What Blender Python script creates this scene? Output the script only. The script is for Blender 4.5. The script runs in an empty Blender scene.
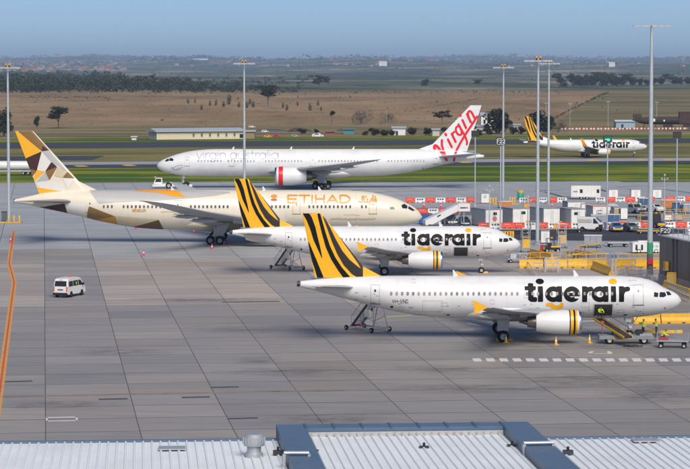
import bpy, math, random
import numpy as np
from mathutils import Vector, Matrix

random.seed(7); np.random.seed(7)
R = math.radians
SC = bpy.context.scene
COL = SC.collection

# ------------------------------------------------------------------ camera, sky, sun, exposure
CAM_H = 26.0
FPX = 2500.0                       # focal length in photograph pixels (photo is 690 px wide)
HORIZON = 72.0
TANP = (234.5 - HORIZON) / FPX
PITCH = math.atan(TANP)
cam_data = bpy.data.cameras.new('camera')
cam_data.sensor_width = 36.0
cam_data.lens = 36.0 * FPX / 690.0
cam_data.clip_start = 1.0
cam_data.clip_end = 90000.0
cam = bpy.data.objects.new('camera', cam_data)
cam.location = (0, 0, CAM_H)
cam.rotation_euler = (math.pi / 2 - PITCH, 0, 0)
COL.objects.link(cam)
SC.camera = cam

SUN_EL = 43.0                      # hazy morning sun
SUN_AZ = 166.0                     # clockwise from +Y (view direction): behind the camera, to the right
world = bpy.data.worlds.new('World'); SC.world = world; world.use_nodes = True
wn = world.node_tree.nodes; wl = world.node_tree.links
bg = wn['Background']
sky = wn.new('ShaderNodeTexSky'); sky.sky_type = 'NISHITA'; sky.sun_disc = False
sky.sun_elevation = R(SUN_EL); sky.sun_rotation = R(SUN_AZ)
sky.altitude = 0; sky.air_density = 0.5; sky.dust_density = 0.5; sky.ozone_density = 6.0
wl.new(sky.outputs[0], bg.inputs[0]); bg.inputs[1].default_value = 0.085
sun_data = bpy.data.lights.new('sun', 'SUN'); sun_data.energy = 3.2; sun_data.angle = R(38); sun_data.color = (1.0, 0.925, 0.825)
sun = bpy.data.objects.new('sun', sun_data); COL.objects.link(sun)
sd = Vector((math.sin(R(SUN_AZ)) * math.cos(R(SUN_EL)), math.cos(R(SUN_AZ)) * math.cos(R(SUN_EL)), math.sin(R(SUN_EL))))
sun.rotation_euler = sd.to_track_quat('Z', 'Y').to_euler()
sun.location = (0, -50, 80)
SC.view_settings.view_transform = 'Standard'; SC.view_settings.look = 'None'
SC.view_settings.exposure = 0.34; SC.view_settings.gamma = 1.0; SC.view_settings.use_curve_mapping = False
SC.render.engine = 'CYCLES'
SC.cycles.use_denoising = True
SC.cycles.max_bounces = 5; SC.cycles.diffuse_bounces = 3; SC.cycles.glossy_bounces = 3
SC.cycles.transmission_bounces = 4; SC.cycles.volume_bounces = 1
SC.cycles.caustics_reflective = False; SC.cycles.caustics_refractive = False

# ------------------------------------------------------------------ helpers
_U = (math.sin(PITCH), math.cos(PITCH)); _F = (math.cos(PITCH), -math.sin(PITCH))
def ray(px, py):
    u = (px - 345.0) / FPX; v = (234.5 - py) / FPX
    return Vector((u, v * _U[0] + _F[0], v * _U[1] + _F[1]))
def G(px, py, z=0.0):
    """the spot of the ground (or of a level plane at height z) seen at a photograph pixel"""
    d = ray(px, py); t = (z - CAM_H) / d.z
    return Vector((d.x * t, d.y * t, z))
def S(py):
    return (py - HORIZON) / CAM_H            # pixels per metre for things standing at that row

TZ_D = [-400, 0, 1130, 1300, 1500, 2000, 2600, 3500, 5000, 7000, 10000, 15000, 21000, 26000, 30000]
TZ_Z = [0, 0, 0, .5, 1.7, 4.2, 6.0, 6.6, 11, 21, 43, 84, 126, 172, 140]
def TZ(x, D):
    z = float(np.interp(D, TZ_D, TZ_Z)) - 0.14
    if D > 1150:
        a = min(1.0, (D - 1150) / 900.0) * D * 0.00016
        z += a * (math.sin(x * .0041 + D * .0013 + 1) + .6 * math.sin(x * .0093 - D * .0031) + .5 * math.sin(D * .0057 + x * .002 + 2))
    if D > 5000:
        a = min(1.0, (D - 5000) / 9000.0) * 17
        z += a * (math.sin(x * .0017 + 2 + D * .0004) + .5 * math.sin(x * .0046 + 1) + .22 * math.sin(x * .017))
    return z
def GT(px, py):
    d = ray(px, py); t = 150.0; prev = t
    while t < 29000:
        p = d * t
        if CAM_H + p.z < TZ(p.x, p.y):
            a, b = prev, t
            for _ in range(18):
                m = (a + b) / 2; p = d * m
                if CAM_H + p.z < TZ(p.x, p.y): b = m
                else: a = m
            p = d * b
            return Vector((p.x, p.y, TZ(p.x, p.y)))
        prev = t; t *= 1.012
    return None

MATS = {}
def M(name, rgb=(.5, .5, .5), rough=.6, metal=0.0, var=.12, scale=2.0, bump=0.0, coat=0.0, rand=0.0, alpha=None, emit=None, detail=6, dirt=0.0, spec=None):
    if name in MATS: return MATS[name]
    m = bpy.data.materials.new(name); m.use_nodes = True; MATS[name] = m
    n = m.node_tree.nodes; l = m.node_tree.links; b = n['Principled BSDF']
    b.inputs['Roughness'].default_value = rough; b.inputs['Metallic'].default_value = metal
    b.inputs['Coat Weight'].default_value = coat; b.inputs['Coat Roughness'].default_value = .12
    if spec is not None: b.inputs['Specular IOR Level'].default_value = spec
    tc = n.new('ShaderNodeTexCoord')
    nz = n.new('ShaderNodeTexNoise'); nz.inputs['Scale'].default_value = scale; nz.inputs['Detail'].default_value = detail
    nz.inputs['Roughness'].default_value = .6
    l.new(tc.outputs['Object'], nz.inputs['Vector'])
    mr = n.new('ShaderNodeMapRange'); mr.inputs[1].default_value = .25; mr.inputs[2].default_value = .75
    mr.inputs[3].default_value = 1 - var; mr.inputs[4].default_value = 1 + var
    l.new(nz.outputs[0], mr.inputs[0])
    src = mr.outputs[0]
    if rand:
        oi = n.new('ShaderNodeObjectInfo'); m2 = n.new('ShaderNodeMapRange')
        m2.inputs[3].default_value = 1 - rand; m2.inputs[4].default_value = 1 + rand
        l.new(oi.outputs['Random'], m2.inputs[0])
        mu = n.new('ShaderNodeMath'); mu.operation = 'MULTIPLY'; l.new(src, mu.inputs[0]); l.new(m2.outputs[0], mu.inputs[1]); src = mu.outputs[0]
    vm = n.new('ShaderNodeVectorMath'); vm.operation = 'SCALE'; vm.inputs[0].default_value = rgb
    l.new(src, vm.inputs['Scale'])
    out = vm.outputs[0]
    if dirt:
        nd = n.new('ShaderNodeTexNoise'); nd.inputs['Scale'].default_value = .35; nd.inputs['Detail'].default_value = 8
        mp = n.new('ShaderNodeMapping'); mp.inputs['Scale'].default_value = (1, 1, 3.0); l.new(tc.outputs['Object'], mp.inputs[0]); l.new(mp.outputs[0], nd.inputs['Vector'])
        r3 = n.new('ShaderNodeMapRange'); r3.inputs[1].default_value = .45; r3.inputs[2].default_value = .8; r3.inputs[3].default_value = 0; r3.inputs[4].default_value = dirt
        l.new(nd.outputs[0], r3.inputs[0])
        mx = n.new('ShaderNodeMix'); mx.data_type = 'RGBA'; mx.inputs[7].default_value = (.16, .14, .12, 1)
        l.new(r3.outputs[0], mx.inputs[0]); l.new(out, mx.inputs[6]); out = mx.outputs[2]
    l.new(out, b.inputs['Base Color'])
    if bump:
        bp = n.new('ShaderNodeBump'); bp.inputs['Strength'].default_value = bump; bp.inputs['Distance'].default_value = .02
        l.new(nz.outputs[0], bp.inputs['Height']); l.new(bp.outputs[0], b.inputs['Normal'])
    if emit:
        b.inputs['Emission Color'].default_value = (*emit[:3], 1); b.inputs['Emission Strength'].default_value = emit[3]
    return m

def link(name, mesh, parent=None, loc=(0, 0, 0), rot=(0, 0, 0), scale=(1, 1, 1)):
    o = bpy.data.objects.new(name, mesh); COL.objects.link(o)
    o.location = loc; o.rotation_euler = rot; o.scale = scale
    if parent: o.parent = parent
    return o
def tag(o, label, cat=None, group=None, kind=None):
    if label: o['label'] = label
    if cat: o['category'] = cat
    if group: o['group'] = group
    if kind: o['kind'] = kind
    return o
def thing(name, label, cat, loc=(0, 0, 0), rz=0.0, group=None):
    return tag(link(name, None, None, loc, (0, 0, rz)), label, cat, group)
def copy_tree(o, parent=None):
    c = o.copy(); COL.objects.link(c); c.parent = parent
    for ch in list(o.children): copy_tree(ch, c)
    return c
ORD = ['first', 'second', 'third', 'fourth', 'fifth', 'sixth', 'seventh', 'eighth', 'ninth', 'tenth', 'eleventh', 'twelfth', 'thirteenth',
       'fourteenth', 'fifteenth', 'sixteenth', 'seventeenth', 'eighteenth', 'nineteenth', 'twentieth'] + ['twenty-' + w for w in
       ('first', 'second', 'third', 'fourth', 'fifth', 'sixth', 'seventh', 'eighth', 'ninth')]

class MB:
    def __init__(s): s.v = []; s.f = []; s.m = []
    def add(s, vs, fs, m=0):
        b = len(s.v); s.v += [tuple(p) for p in vs]
        for f in fs: s.f.append([i + b for i in f]); s.m.append(m)
        return s
    def box(s, x0, x1, y0, y1, z0, z1, m=0, rz=0, c=None):
        P = [(x0, y0, z0), (x1, y0, z0), (x1, y1, z0), (x0, y1, z0), (x0, y0, z1), (x1, y0, z1), (x1, y1, z1), (x0, y1, z1)]
        if rz:
            cx, cy = c or ((x0 + x1) / 2, (y0 + y1) / 2); ca, sa = math.cos(rz), math.sin(rz)
            P = [(cx + (x - cx) * ca - (y - cy) * sa, cy + (x - cx) * sa + (y - cy) * ca, z) for x, y, z in P]
        return s.add(P, [(0, 3, 2, 1), (4, 5, 6, 7), (0, 1, 5, 4), (1, 2, 6, 5), (2, 3, 7, 6), (3, 0, 4, 7)], m)
    def cyl(s, p0, p1, r0, r1=None, n=10, m=0, caps=True):
        return s.lathe([(0, r0), (1, r0 if r1 is None else r1)], p0, p1, n, m, caps)
    def lathe(s, prof, p0, p1, n=16, m=0, caps=True, absolute=False):
        """prof: (t, r) along p0->p1; absolute t in metres"""
        p0 = Vector(p0); p1 = Vector(p1); ax = p1 - p0; L = ax.length or 1; ax /= L
        a = Vector((0, 0, 1)) if abs(ax.z) < .9 else Vector((1, 0, 0))
        e1 = ax.cross(a).normalized(); e2 = ax.cross(e1)
        vs = []; fs = []
        for t, r in prof:
            c = p0 + ax * (t if absolute else t * L)
            for k in range(n):
                an = 2 * math.pi * k / n
                vs.append(c + (e1 * math.cos(an) + e2 * math.sin(an)) * max(r, 1e-4))
        for i in range(len(prof) - 1):
            for k in range(n):
                k2 = (k + 1) % n
                fs.append((i * n + k, (i + 1) * n + k, (i + 1) * n + k2, i * n + k2))
        if caps:
            fs.append(tuple(range(n))); b = (len(prof) - 1) * n; fs.append(tuple(b + k for k in reversed(range(n))))
        return s.add(vs, fs, m)
    def tube(s, pts, r, n=6, m=0):
        for a, b in zip(pts[:-1], pts[1:]): s.cyl(a, b, r, r, n, m)
        return s
    def bar(s, p0, p1, w, h=None, m=0):
        """rectangular bar between two points"""
        h = h or w; p0 = Vector(p0); p1 = Vector(p1); ax = (p1 - p0).normalized()
        a = Vector((0, 0, 1)) if abs(ax.z) < .95 else Vector((0, 1, 0))
        e1 = ax.cross(a).normalized() * w / 2; e2 = e1.cross(ax).normalized() * h / 2
        vs = [p + i * e1 + j * e2 for p in (p0, p1) for i, j in ((-1, -1), (1, -1), (1, 1), (-1, 1))]
        return s.add(vs, [(0, 1, 2, 3), (7, 6, 5, 4), (0, 4, 5, 1), (1, 5, 6, 2), (2, 6, 7, 3), (3, 7, 4, 0)], m)
    def prism(s, poly, a0, a1, axis='y', m=0):
        """poly of 2D points; axis y: (x,z) extruded along y; axis x: (y,z) along x; axis z: (x,y) along z"""
        n = len(poly)
        mk = {'y': lambda p, a: (p[0], a, p[1]), 'x': lambda p, a: (a, p[0], p[1]), 'z': lambda p, a: (p[0], p[1], a)}[axis]
        vs = [mk(p, a0) for p in poly] + [mk(p, a1) for p in poly]
        fs = [tuple(range(n)), tuple(reversed(range(n, 2 * n)))] + [(i, i + n, (i + 1) % n + n, (i + 1) % n) for i in range(n)]
        return s.add(vs, fs, m)
    def loft(s, rings, m=0, cap0=True, cap1=True):
        n = len(rings[0]); vs = [p for r in rings for p in r]; fs = []
        for i in range(len(rings) - 1):
            for k in range(n):
                k2 = (k + 1) % n; fs.append((i * n + k, i * n + k2, (i + 1) * n + k2, (i + 1) * n + k))
        if cap0: fs.append(tuple(reversed(range(n))))
        if cap1: fs.append(tuple((len(rings) - 1) * n + k for k in range(n)))
        return s.add(vs, fs, m)
    def mesh(s, name, mats, smooth=None):
        me = bpy.data.meshes.new(name); me.from_pydata(s.v, [], s.f)
        if not isinstance(mats, (list, tuple)): mats = [mats]
        for mt in mats: me.materials.append(mt)
        if len(mats) > 1: me.polygons.foreach_set('material_index', s.m)
        if smooth is not None:
            me.polygons.foreach_set('use_smooth', [True] * len(me.polygons))
            me.set_sharp_from_angle(angle=R(smooth))
        me.update(); return me
    def build(s, name, mats, parent=None, loc=(0, 0, 0), rot=(0, 0, 0), smooth=None):
        return link(name, s.mesh(name, mats, smooth), parent, loc, rot)

# ---- flat print: signed-distance shapes meshed by marching squares and laid on a curved skin
def sd_seg(U, V, a, b, ra, rb=None):
    rb = ra if rb is None else rb
    dx, dy = b[0] - a[0], b[1] - a[1]; L2 = dx * dx + dy * dy or 1e-9
    t = np.clip(((U - a[0]) * dx + (V - a[1]) * dy) / L2, 0, 1)
    return np.hypot(U - a[0] - t * dx, V - a[1] - t * dy) - (ra + (rb - ra) * t)
def sd_path(U, V, pts, w):
    if not isinstance(w, (list, tuple)): w = [w] * len(pts)
    return np.minimum.reduce([sd_seg(U, V, pts[i], pts[i + 1], w[i] / 2, w[i + 1] / 2) for i in range(len(pts) - 1)])
def sd_ell(U, V, cx, cy, a, b): return (np.hypot((U - cx) / a, (V - cy) / b) - 1) * min(a, b)
def sd_ring(U, V, cx, cy, a, b, th): return np.maximum(sd_ell(U, V, cx, cy, a, b), -sd_ell(U, V, cx, cy, a - th, b - th))
def sd_box(U, V, x0, x1, y0, y1, r=0.0):
    dx = np.abs(U - (x0 + x1) / 2) - (x1 - x0) / 2 + r; dy = np.abs(V - (y0 + y1) / 2) - (y1 - y0) / 2 + r
    return np.hypot(np.maximum(dx, 0), np.maximum(dy, 0)) + np.minimum(np.maximum(dx, dy), 0) - r
def sd_poly(U, V, pts):
    d = np.full(U.shape, 1e9); s = np.ones(U.shape); n = len(pts)
    for i in range(n):
        ax, ay = pts[i]; bx, by = pts[i - 1]; ex, ey = bx - ax, by - ay; wx, wy = U - ax, V - ay
        t = np.clip((wx * ex + wy * ey) / (ex * ex + ey * ey + 1e-12), 0, 1)
        d = np.minimum(d, np.hypot(wx - ex * t, wy - ey * t))
        c1 = V >= ay; c2 = V < by; c3 = ex * wy > ey * wx
        s = np.where((c1 & c2 & c3) | (~c1 & ~c2 & ~c3), -s, s)
    return d * s
def msq(fn, u0, u1, v0, v1, c):
    nu = max(2, int(math.ceil((u1 - u0) / c)) + 1); nv = max(2, int(math.ceil((v1 - v0) / c)) + 1)
    us = np.linspace(u0, u1, nu); vs_ = np.linspace(v0, v1, nv)
    U, V = np.meshgrid(us, vs_, indexing='ij'); Fv = fn(U, V)
    ins = Fv < 0
    anyc = ins[:-1, :-1] | ins[1:, :-1] | ins[:-1, 1:] | ins[1:, 1:]
    verts = []; idx = {}; faces = []
    def vid(key, p):
        if key not in idx: idx[key] = len(verts); verts.append(p)
        return idx[key]
    for i, j in zip(*np.nonzero(anyc)):
        cs = [(i, j), (i + 1, j), (i + 1, j + 1), (i, j + 1)]; f = []
        for k in range(4):
            a = cs[k]; b = cs[(k + 1) % 4]; fa = Fv[a]; fb = Fv[b]
            if fa < 0: f.append(vid(a, (us[a[0]], vs_[a[1]])))
            if (fa < 0) != (fb < 0):
                t = fa / (fa - fb); key = (min(a, b), max(a, b))
                f.append(vid(key, (us[a[0]] + (us[b[0]] - us[a[0]]) * t, vs_[a[1]] + (vs_[b[1]] - vs_[a[1]]) * t)))
        if len(f) >= 3: faces.append(f)
    return verts, faces
def decal(fn, box, c, mapf, mb=None, m=0):
    mb = mb or MB(); v, f = msq(fn, *box, c)
    return mb.add([mapf(*p) for p in v], f, m)

# ---- stroke letters (unit height)
def _arc(cx, cy, rx, ry, a0, a1, n=9):
    return [(cx + rx * math.cos(R(a0 + (a1 - a0) * i / n)), cy + ry * math.sin(R(a0 + (a1 - a0) * i / n))) for i in range(n + 1)]
GL = {
 'v': ([[(0, 1), (.45, 0), (.9, 1)]], 1.05), 'i': ([[(.08, 0), (.08, 1)], [(.08, 1.38), (.08, 1.4)]], .36),
 'r': ([[(.05, 0), (.05, 1)], _arc(.5, .55, .45, .45, 180, 75)], .68), 'g': ([_arc(.5, .5, .5, .5, 0, 360, 16), [(1, 1), (1, -.1)], _arc(.5, -.1, .5, .36, 0, -150)], 1.22),
 'n': ([[(.05, 0), (.05, 1)], _arc(.5, .52, .45, .48, 180, 0), [(.95, .52), (.95, 0)]], 1.17), 'a': ([_arc(.5, .5, .5, .5, 0, 360, 16), [(1, 1), (1, 0)]], 1.25),
 'u': ([[(.05, 1), (.05, .48)], _arc(.5, .48, .45, .48, 180, 360), [(.95, 1), (.95, 0)]], 1.17),
 's': ([[(.66, .88), (.4, 1), (.12, .84), (.18, .6), (.55, .45), (.68, .22), (.42, 0), (.06, .1)]], .88),
 't': ([[(.2, 1.38), (.2, .22), (.38, .02), (.52, .03)], [(0, 1), (.5, 1)]], .68), 'l': ([[(.08, 0), (.08, 1.45)]], .34), ' ': ([], .5),
 'o': ([_arc(.5, .5, .5, .5, 0, 360, 16)], 1.2), 'c': ([_arc(.5, .5, .5, .5, 45, 315, 12)], 1.05), 'm': ([[(.05, 0), (.05, 1)], _arc(.35, .7, .3, .3, 180, 0), [(.65, .7), (.65, 0)], _arc(.95, .7, .3, .3, 180, 0), [(1.25, .7), (1.25, 0)]], 1.5),
 'h': ([[(.05, 0), (.05, 1.4)], _arc(.5, .52, .45, .48, 180, 0), [(.95, .52), (.95, 0)]], 1.17), 'd': ([_arc(.5, .5, .5, .5, 0, 360, 16), [(1, 1.4), (1, 0)]], 1.25), '.': ([[(.1, 0), (.1, .02)]], .35), 'e': ([_arc(.5, .5, .5, .5, 0, 320, 14), [(0, .5), (1, .5)]], 1.15),
 'E': ([[(.8, 1), (.05, 1), (.05, 0), (.8, 0)], [(.05, .5), (.72, .5)]], 1.0), 'T': ([[(0, 1), (.86, 1)], [(.43, 1), (.43, 0)]], 1.0), 'I': ([[(.08, 0), (.08, 1)]], .34),
 'H': ([[(.05, 0), (.05, 1)], [(.75, 0), (.75, 1)], [(.05, .5), (.75, .5)]], 1.0), 'A': ([[(0, 0), (.45, 1), (.9, 0)], [(.17, .3), (.73, .3)]], 1.05),
 'D': ([[(.05, 0), (.05, 1), (.4, 1)] + _arc(.4, .5, .45, .5, 90, -90) + [(.05, 0)]], 1.05), 'V': ([[(0, 1), (.4, 0), (.8, 1)]], .98), 'N': ([[(.05, 0), (.05, 1), (.7, 0), (.7, 1)]], .95),
 'C': ([_arc(.45, .5, .42, .5, 45, 315, 12)], .98), 'F': ([[(.65, 1), (.05, 1), (.05, 0)], [(.05, .52), (.55, .52)]], .85),
 '2': ([_arc(.35, .68, .32, .32, 170, -40) + [(.03, 0), (.72, 0)]], .92), '0': ([_arc(.36, .5, .34, .5, 0, 360, 16)], .95), '-': ([[(.05, .45), (.45, .45)]], .65)}
def text_strokes(txt, sx=1.0):
    u = 0; out = []
    for ch in txt:
        st, adv = GL[ch]
        for p in st: out.append([((x * sx) + u, y) for x, y in p])
        u += adv * sx
    return out, u
def text_decal(mb, txt, mapf, h, w, cell, m=0, sx=1.0):
    """mapf takes metres (u right, v up)"""
    st, adv = text_strokes(txt, sx)
    for p in st:
        P = [(x * h, y * h) for x, y in p]
        xs = [q[0] for q in P]; ys = [q[1] for q in P]
        decal(lambda U, V: sd_path(U, V, P, w), (min(xs) - w, max(xs) + w, min(ys) - w, max(ys) + w), cell, mapf, mb, m)
    return adv * h
def pch(xs, ys):
    xs = np.array(xs, float); ys = np.array(ys, float); h = np.diff(xs); dl = np.diff(ys) / h
    mm = np.zeros(len(xs)); mm[0] = dl[0]; mm[-1] = dl[-1]
    for i in range(1, len(xs) - 1):
        if dl[i - 1] * dl[i] > 0:
            w1 = 2 * h[i] + h[i - 1]; w2 = h[i] + 2 * h[i - 1]; mm[i] = (w1 + w2) / (w1 / dl[i - 1] + w2 / dl[i])
    def f(x):
        x = min(max(x, xs[0]), xs[-1]); i = min(int(np.searchsorted(xs, x, side='right')) - 1, len(h) - 1); i = max(i, 0)
        t = (x - xs[i]) / h[i]; t2 = t * t; t3 = t2 * t
        return float((2 * t3 - 3 * t2 + 1) * ys[i] + (t3 - 2 * t2 + t) * h[i] * mm[i] + (-2 * t3 + 3 * t2) * ys[i + 1] + (t3 - t2) * h[i] * mm[i + 1])
    return f
# ================================================================== the setting
def nodes_mat(name):
    m = bpy.data.materials.new(name); m.use_nodes = True; MATS[name] = m
    return m, m.node_tree.nodes, m.node_tree.links, m.node_tree.nodes['Principled BSDF']
def noise(n, l, vec, scale, detail=6, rough=.6, mapscale=None, rot=0):
    nz = n.new('ShaderNodeTexNoise'); nz.inputs['Scale'].default_value = scale; nz.inputs['Detail'].default_value = detail; nz.inputs['Roughness'].default_value = rough
    if mapscale:
        mp = n.new('ShaderNodeMapping'); mp.inputs['Scale'].default_value = mapscale; mp.inputs['Rotation'].default_value = (0, 0, rot); l.new(vec, mp.inputs[0]); vec = mp.outputs[0]
    l.new(vec, nz.inputs['Vector']); return nz.outputs[0]
def ramp(n, l, fac, stops):
    r = n.new('ShaderNodeValToRGB'); e = r.color_ramp.elements
    while len(e) < len(stops): e.new(.5)
    for k, (p, c) in enumerate(stops): e[k].position = p; e[k].color = (*c, 1)
    l.new(fac, r.inputs[0]); return r.outputs[0]
def mixc(n, l, fac, a, b, mode='MIX'):
    mx = n.new('ShaderNodeMix'); mx.data_type = 'RGBA'; mx.blend_type = mode
    for s, i in ((fac, 0), (a, 6), (b, 7)):
        if isinstance(s, (int, float)): mx.inputs[i].default_value = s
        elif isinstance(s, tuple): mx.inputs[i].default_value = (*s, 1)
        else: l.new(s, mx.inputs[i])
    return mx.outputs[2]
def rng(n, l, v, a, b, c=0.0, d=1.0):
    r = n.new('ShaderNodeMapRange'); r.inputs[1].default_value = a; r.inputs[2].default_value = b; r.inputs[3].default_value = c; r.inputs[4].default_value = d
    l.new(v, r.inputs[0]); return r.outputs[0]

def terrain_material():
    m, n, l, b = nodes_mat('dry_terrain'); g = n.new('ShaderNodeNewGeometry'); pos = g.outputs['Position']
    sx = n.new('ShaderNodeSeparateXYZ'); l.new(pos, sx.inputs[0]); Y = sx.outputs['Y']
    a = noise(n, l, pos, .006, 10, .72, (1, .35, 1))
    dry = ramp(n, l, a, [(.36, (.17, .118, .06)), (.5, (.265, .178, .095)), (.62, (.335, .235, .13)), (.70, (.19, .165, .08))])
    t = noise(n, l, pos, .05, 6, .7, (1, .3, 1))
    dry = mixc(n, l, rng(n, l, t, .52, .70, 0, .6), dry, (.095, .08, .045))
    near = noise(n, l, pos, .02, 6, .6, (.35, 1, 1))
    dryn = ramp(n, l, near, [(.35, (.09, .105, .04)), (.5, (.20, .165, .085)), (.65, (.28, .215, .115))])
    c = mixc(n, l, rng(n, l, Y, 1080, 1330), dryn, dry)
    w = noise(n, l, pos, .0011, 9, .62, (1, .42, 1))
    far = ramp(n, l, w, [(.38, (.33, .25, .17)), (.45, (.14, .15, .085)), (.50, (.04, .055, .035)), (.56, (.10, .115, .065)), (.64, (.30, .24, .17))])
    far = mixc(n, l, rng(n, l, noise(n, l, pos, .010, 6, .72, (1, .22, 1)), .53, .60, 0, .85), far, (.028, .038, .024))
    c = mixc(n, l, rng(n, l, Y, 2500, 3000), c, far)
    l.new(c, b.inputs['Base Color']); b.inputs['Roughness'].default_value = .95; b.inputs['Specular IOR Level'].default_value = .1
    return m
def build_terrain():
    rows = [-300, -100, 100, 400, 800, 1100, 1150, 1200, 1260] + [1260 * 1.035 ** k for k in range(1, 92)]
    cols = 72; vs = []; fs = []
    for D in rows:
        hw = 420 + max(D, 0) * .42
        for k in range(cols + 1):
            x = (2 * k / cols - 1) * hw; vs.append((x, D, TZ(x, D)))
    for i in range(len(rows) - 1):
        for k in range(cols):
            a = i * (cols + 1) + k; fs.append((a, a + 1, a + cols + 2, a + cols + 1))
    mb = MB(); mb.add(vs, fs)
    tag(mb.build('ground', terrain_material(), smooth=60), None, kind='structure')
build_terrain()

def grass_material(name, c0, c1, c2, sc=.05):
    m, n, l, b = nodes_mat(name); g = n.new('ShaderNodeNewGeometry'); pos = g.outputs['Position']
    a = noise(n, l, pos, sc, 8, .65, (.35, 1.2, 1), R(-10))
    c = ramp(n, l, a, [(.38, c0), (.48, c1), (.57, c2)])
    f = noise(n, l, pos, .9, 4, .7)
    c = mixc(n, l, rng(n, l, f, .3, .7, 0, .5), c, (.025, .035, .012))
    l.new(c, b.inputs['Base Color']); b.inputs['Roughness'].default_value = .95; b.inputs['Specular IOR Level'].default_value = .1
    return m
def line_pt(y0, y690, X):
    a = G(0, y0); b = G(690, y690); t = (X - a.x) / (b.x - a.x); return a + (b - a) * t
def band(name, near, far, z, mat, X0=-700, X1=700, label=None):
    n = 16; mb = MB(); vs = []
    for k in range(n + 1):
        X = X0 + (X1 - X0) * k / n
        p = line_pt(*near, X); q = line_pt(*far, X); vs += [(p.x, p.y, z), (q.x, q.y, z)]
    mb.add(vs, [(2 * k, 2 * k + 2, 2 * k + 3, 2 * k + 1) for k in range(n)])
    return tag(mb.build(name, mat), label, kind='structure')
lush = grass_material('grass_lush', (.045, .105, .010), (.085, .15, .012), (.27, .265, .016))
olive = grass_material('grass_olive', (.10, .115, .032), (.18, .165, .05), (.27, .22, .08), .03)
def asphalt_material(name, c, streak=.25):
    m, n, l, b = nodes_mat(name); g = n.new('ShaderNodeNewGeometry'); pos = g.outputs['Position']
    a = noise(n, l, pos, .25, 7, .65, (.12, 1, 1), R(-8)); k = rng(n, l, a, .3, .7, 1 - streak, 1 + streak)
    f = noise(n, l, pos, 3.0, 5, .7); k2 = rng(n, l, f, .3, .7, .88, 1.12)
    mu = n.new('ShaderNodeMath'); mu.operation = 'MULTIPLY'; l.new(k, mu.inputs[0]); l.new(k2, mu.inputs[1])
    vm = n.new('ShaderNodeVectorMath'); vm.operation = 'SCALE'; vm.inputs[0].default_value = c; l.new(mu.outputs[0], vm.inputs['Scale'])
    l.new(vm.outputs[0], b.inputs['Base Color']); b.inputs['Roughness'].default_value = .85
    return m
asph = asphalt_material('asphalt', (.032, .034, .042)); lightc = asphalt_material('pale_concrete', (.30, .30, .31), .12)
band('grass', (182.5, 181.0), (168.5, 163.5), -.08, lush)
band('grass', (162.0, 157.4), (148.5, 142.6), -.08, olive)
band('grass', (142.7, 138.2), (138.6, 134.6), -.09, lush)
band('taxiway', (168.5, 163.3), (161.6, 157.2), -.05, asph)
band('taxiway_shoulder', (165.2, 160.6), (162.2, 157.7), -.03, lightc)
band('taxiway', (160.6, 155.5), (156.4, 151.0), -.06, asph, -700, -75)
band('runway', (148.5, 142.6), (142.7, 138.2), -.05, asph)
# draped greener paddock on the right
def drape(name, quad, n, mat, off):
    vs = []; fs = []
    for i in range(n + 1):
        for j in range(n + 1):
            s, t = i / n, j / n
            px = (1 - s) * ((1 - t) * quad[0][0] + t * quad[3][0]) + s * ((1 - t) * quad[1][0] + t * quad[2][0])
            py = (1 - s) * ((1 - t) * quad[0][1] + t * quad[3][1]) + s * ((1 - t) * quad[1][1] + t * quad[2][1])
            p = GT(px, py); vs.append((p.x, p.y, p.z + off))
    for i in range(n):
        for j in range(n):
            a = i * (n + 1) + j; fs.append((a, a + n + 1, a + n + 2, a + 1))
    mb = MB(); mb.add(vs, fs); return tag(mb.build(name, mat, smooth=60), None, kind='structure')
pasture = grass_material('pasture_grass', (.115, .115, .05), (.19, .16, .075), (.28, .21, .105), .012)
drape('paddock', [(547, 129), (760, 129), (760, 90), (604, 91)], 26, pasture, .35)
drape('paddock', [(-40, 139.5), (420, 137), (470, 127.5), (60, 127)], 20, grass_material('rough_grass', (.10, .11, .04), (.22, .175, .085), (.31, .23, .12), .03), .12)

# ------------------------------------------------------------------ apron of concrete slabs
ANG = math.atan((44 - 345) / FPX)
UX = Vector((math.sin(ANG), math.cos(ANG), 0)); VX = Vector((math.cos(ANG), -math.sin(ANG), 0))
O0 = G(45, 340)
def slab_material(name, island, c0, c1, c2):
    m, n, l, b = nodes_mat(name); g = n.new('ShaderNodeNewGeometry'); pos = g.outputs['Position']
    if island: rnd = g.outputs['Random Per Island']
    else: rnd = n.new('ShaderNodeObjectInfo').outputs['Random']
    c = ramp(n, l, rnd, [(0, c0), (.5, c1), (1, c2)])
    if not island:
        oi = n.new('ShaderNodeObjectInfo'); c = mixc(n, l, 1.0, c, oi.outputs['Color'], 'MULTIPLY')
    st = noise(n, l, pos, .16, 8, .68, (.35, 1.3, 1), -ANG)
    c = mixc(n, l, rng(n, l, st, .5, .8, 0, .5), c, (.13, .125, .12))
    st2 = noise(n, l, pos, .05, 5, .6, (.4, 1, 1), -ANG)
    c = mixc(n, l, rng(n, l, st2, .4, .7, 0, .3), c, (.30, .285, .27))
    sp = noise(n, l, pos, 1.1, 6, .75)
    sk = noise(n, l, pos, .8, 9, .75, (.12, 1, 1), -ANG)
    c = mixc(n, l, rng(n, l, sk, .42, .66, 0, .38), c, (.15, .14, .13))
    fn = noise(n, l, pos, 6.0, 4, .8)
    c = mixc(n, l, rng(n, l, fn, .35, .65, 0, .16), c, (.12, .115, .11))
    c = mixc(n, l, rng(n, l, sp, .62, .8, 0, .5), c, (.06, .058, .056))
    l.new(c, b.inputs['Base Color']); b.inputs['Roughness'].default_value = .55; b.inputs['Specular IOR Level'].default_value = .5
    bp = n.new('ShaderNodeBump'); bp.inputs['Strength'].default_value = .25; bp.inputs['Distance'].default_value = .01; l.new(sp, bp.inputs['Height']); l.new(bp.outputs[0], b.inputs['Normal'])
    return m
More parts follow.
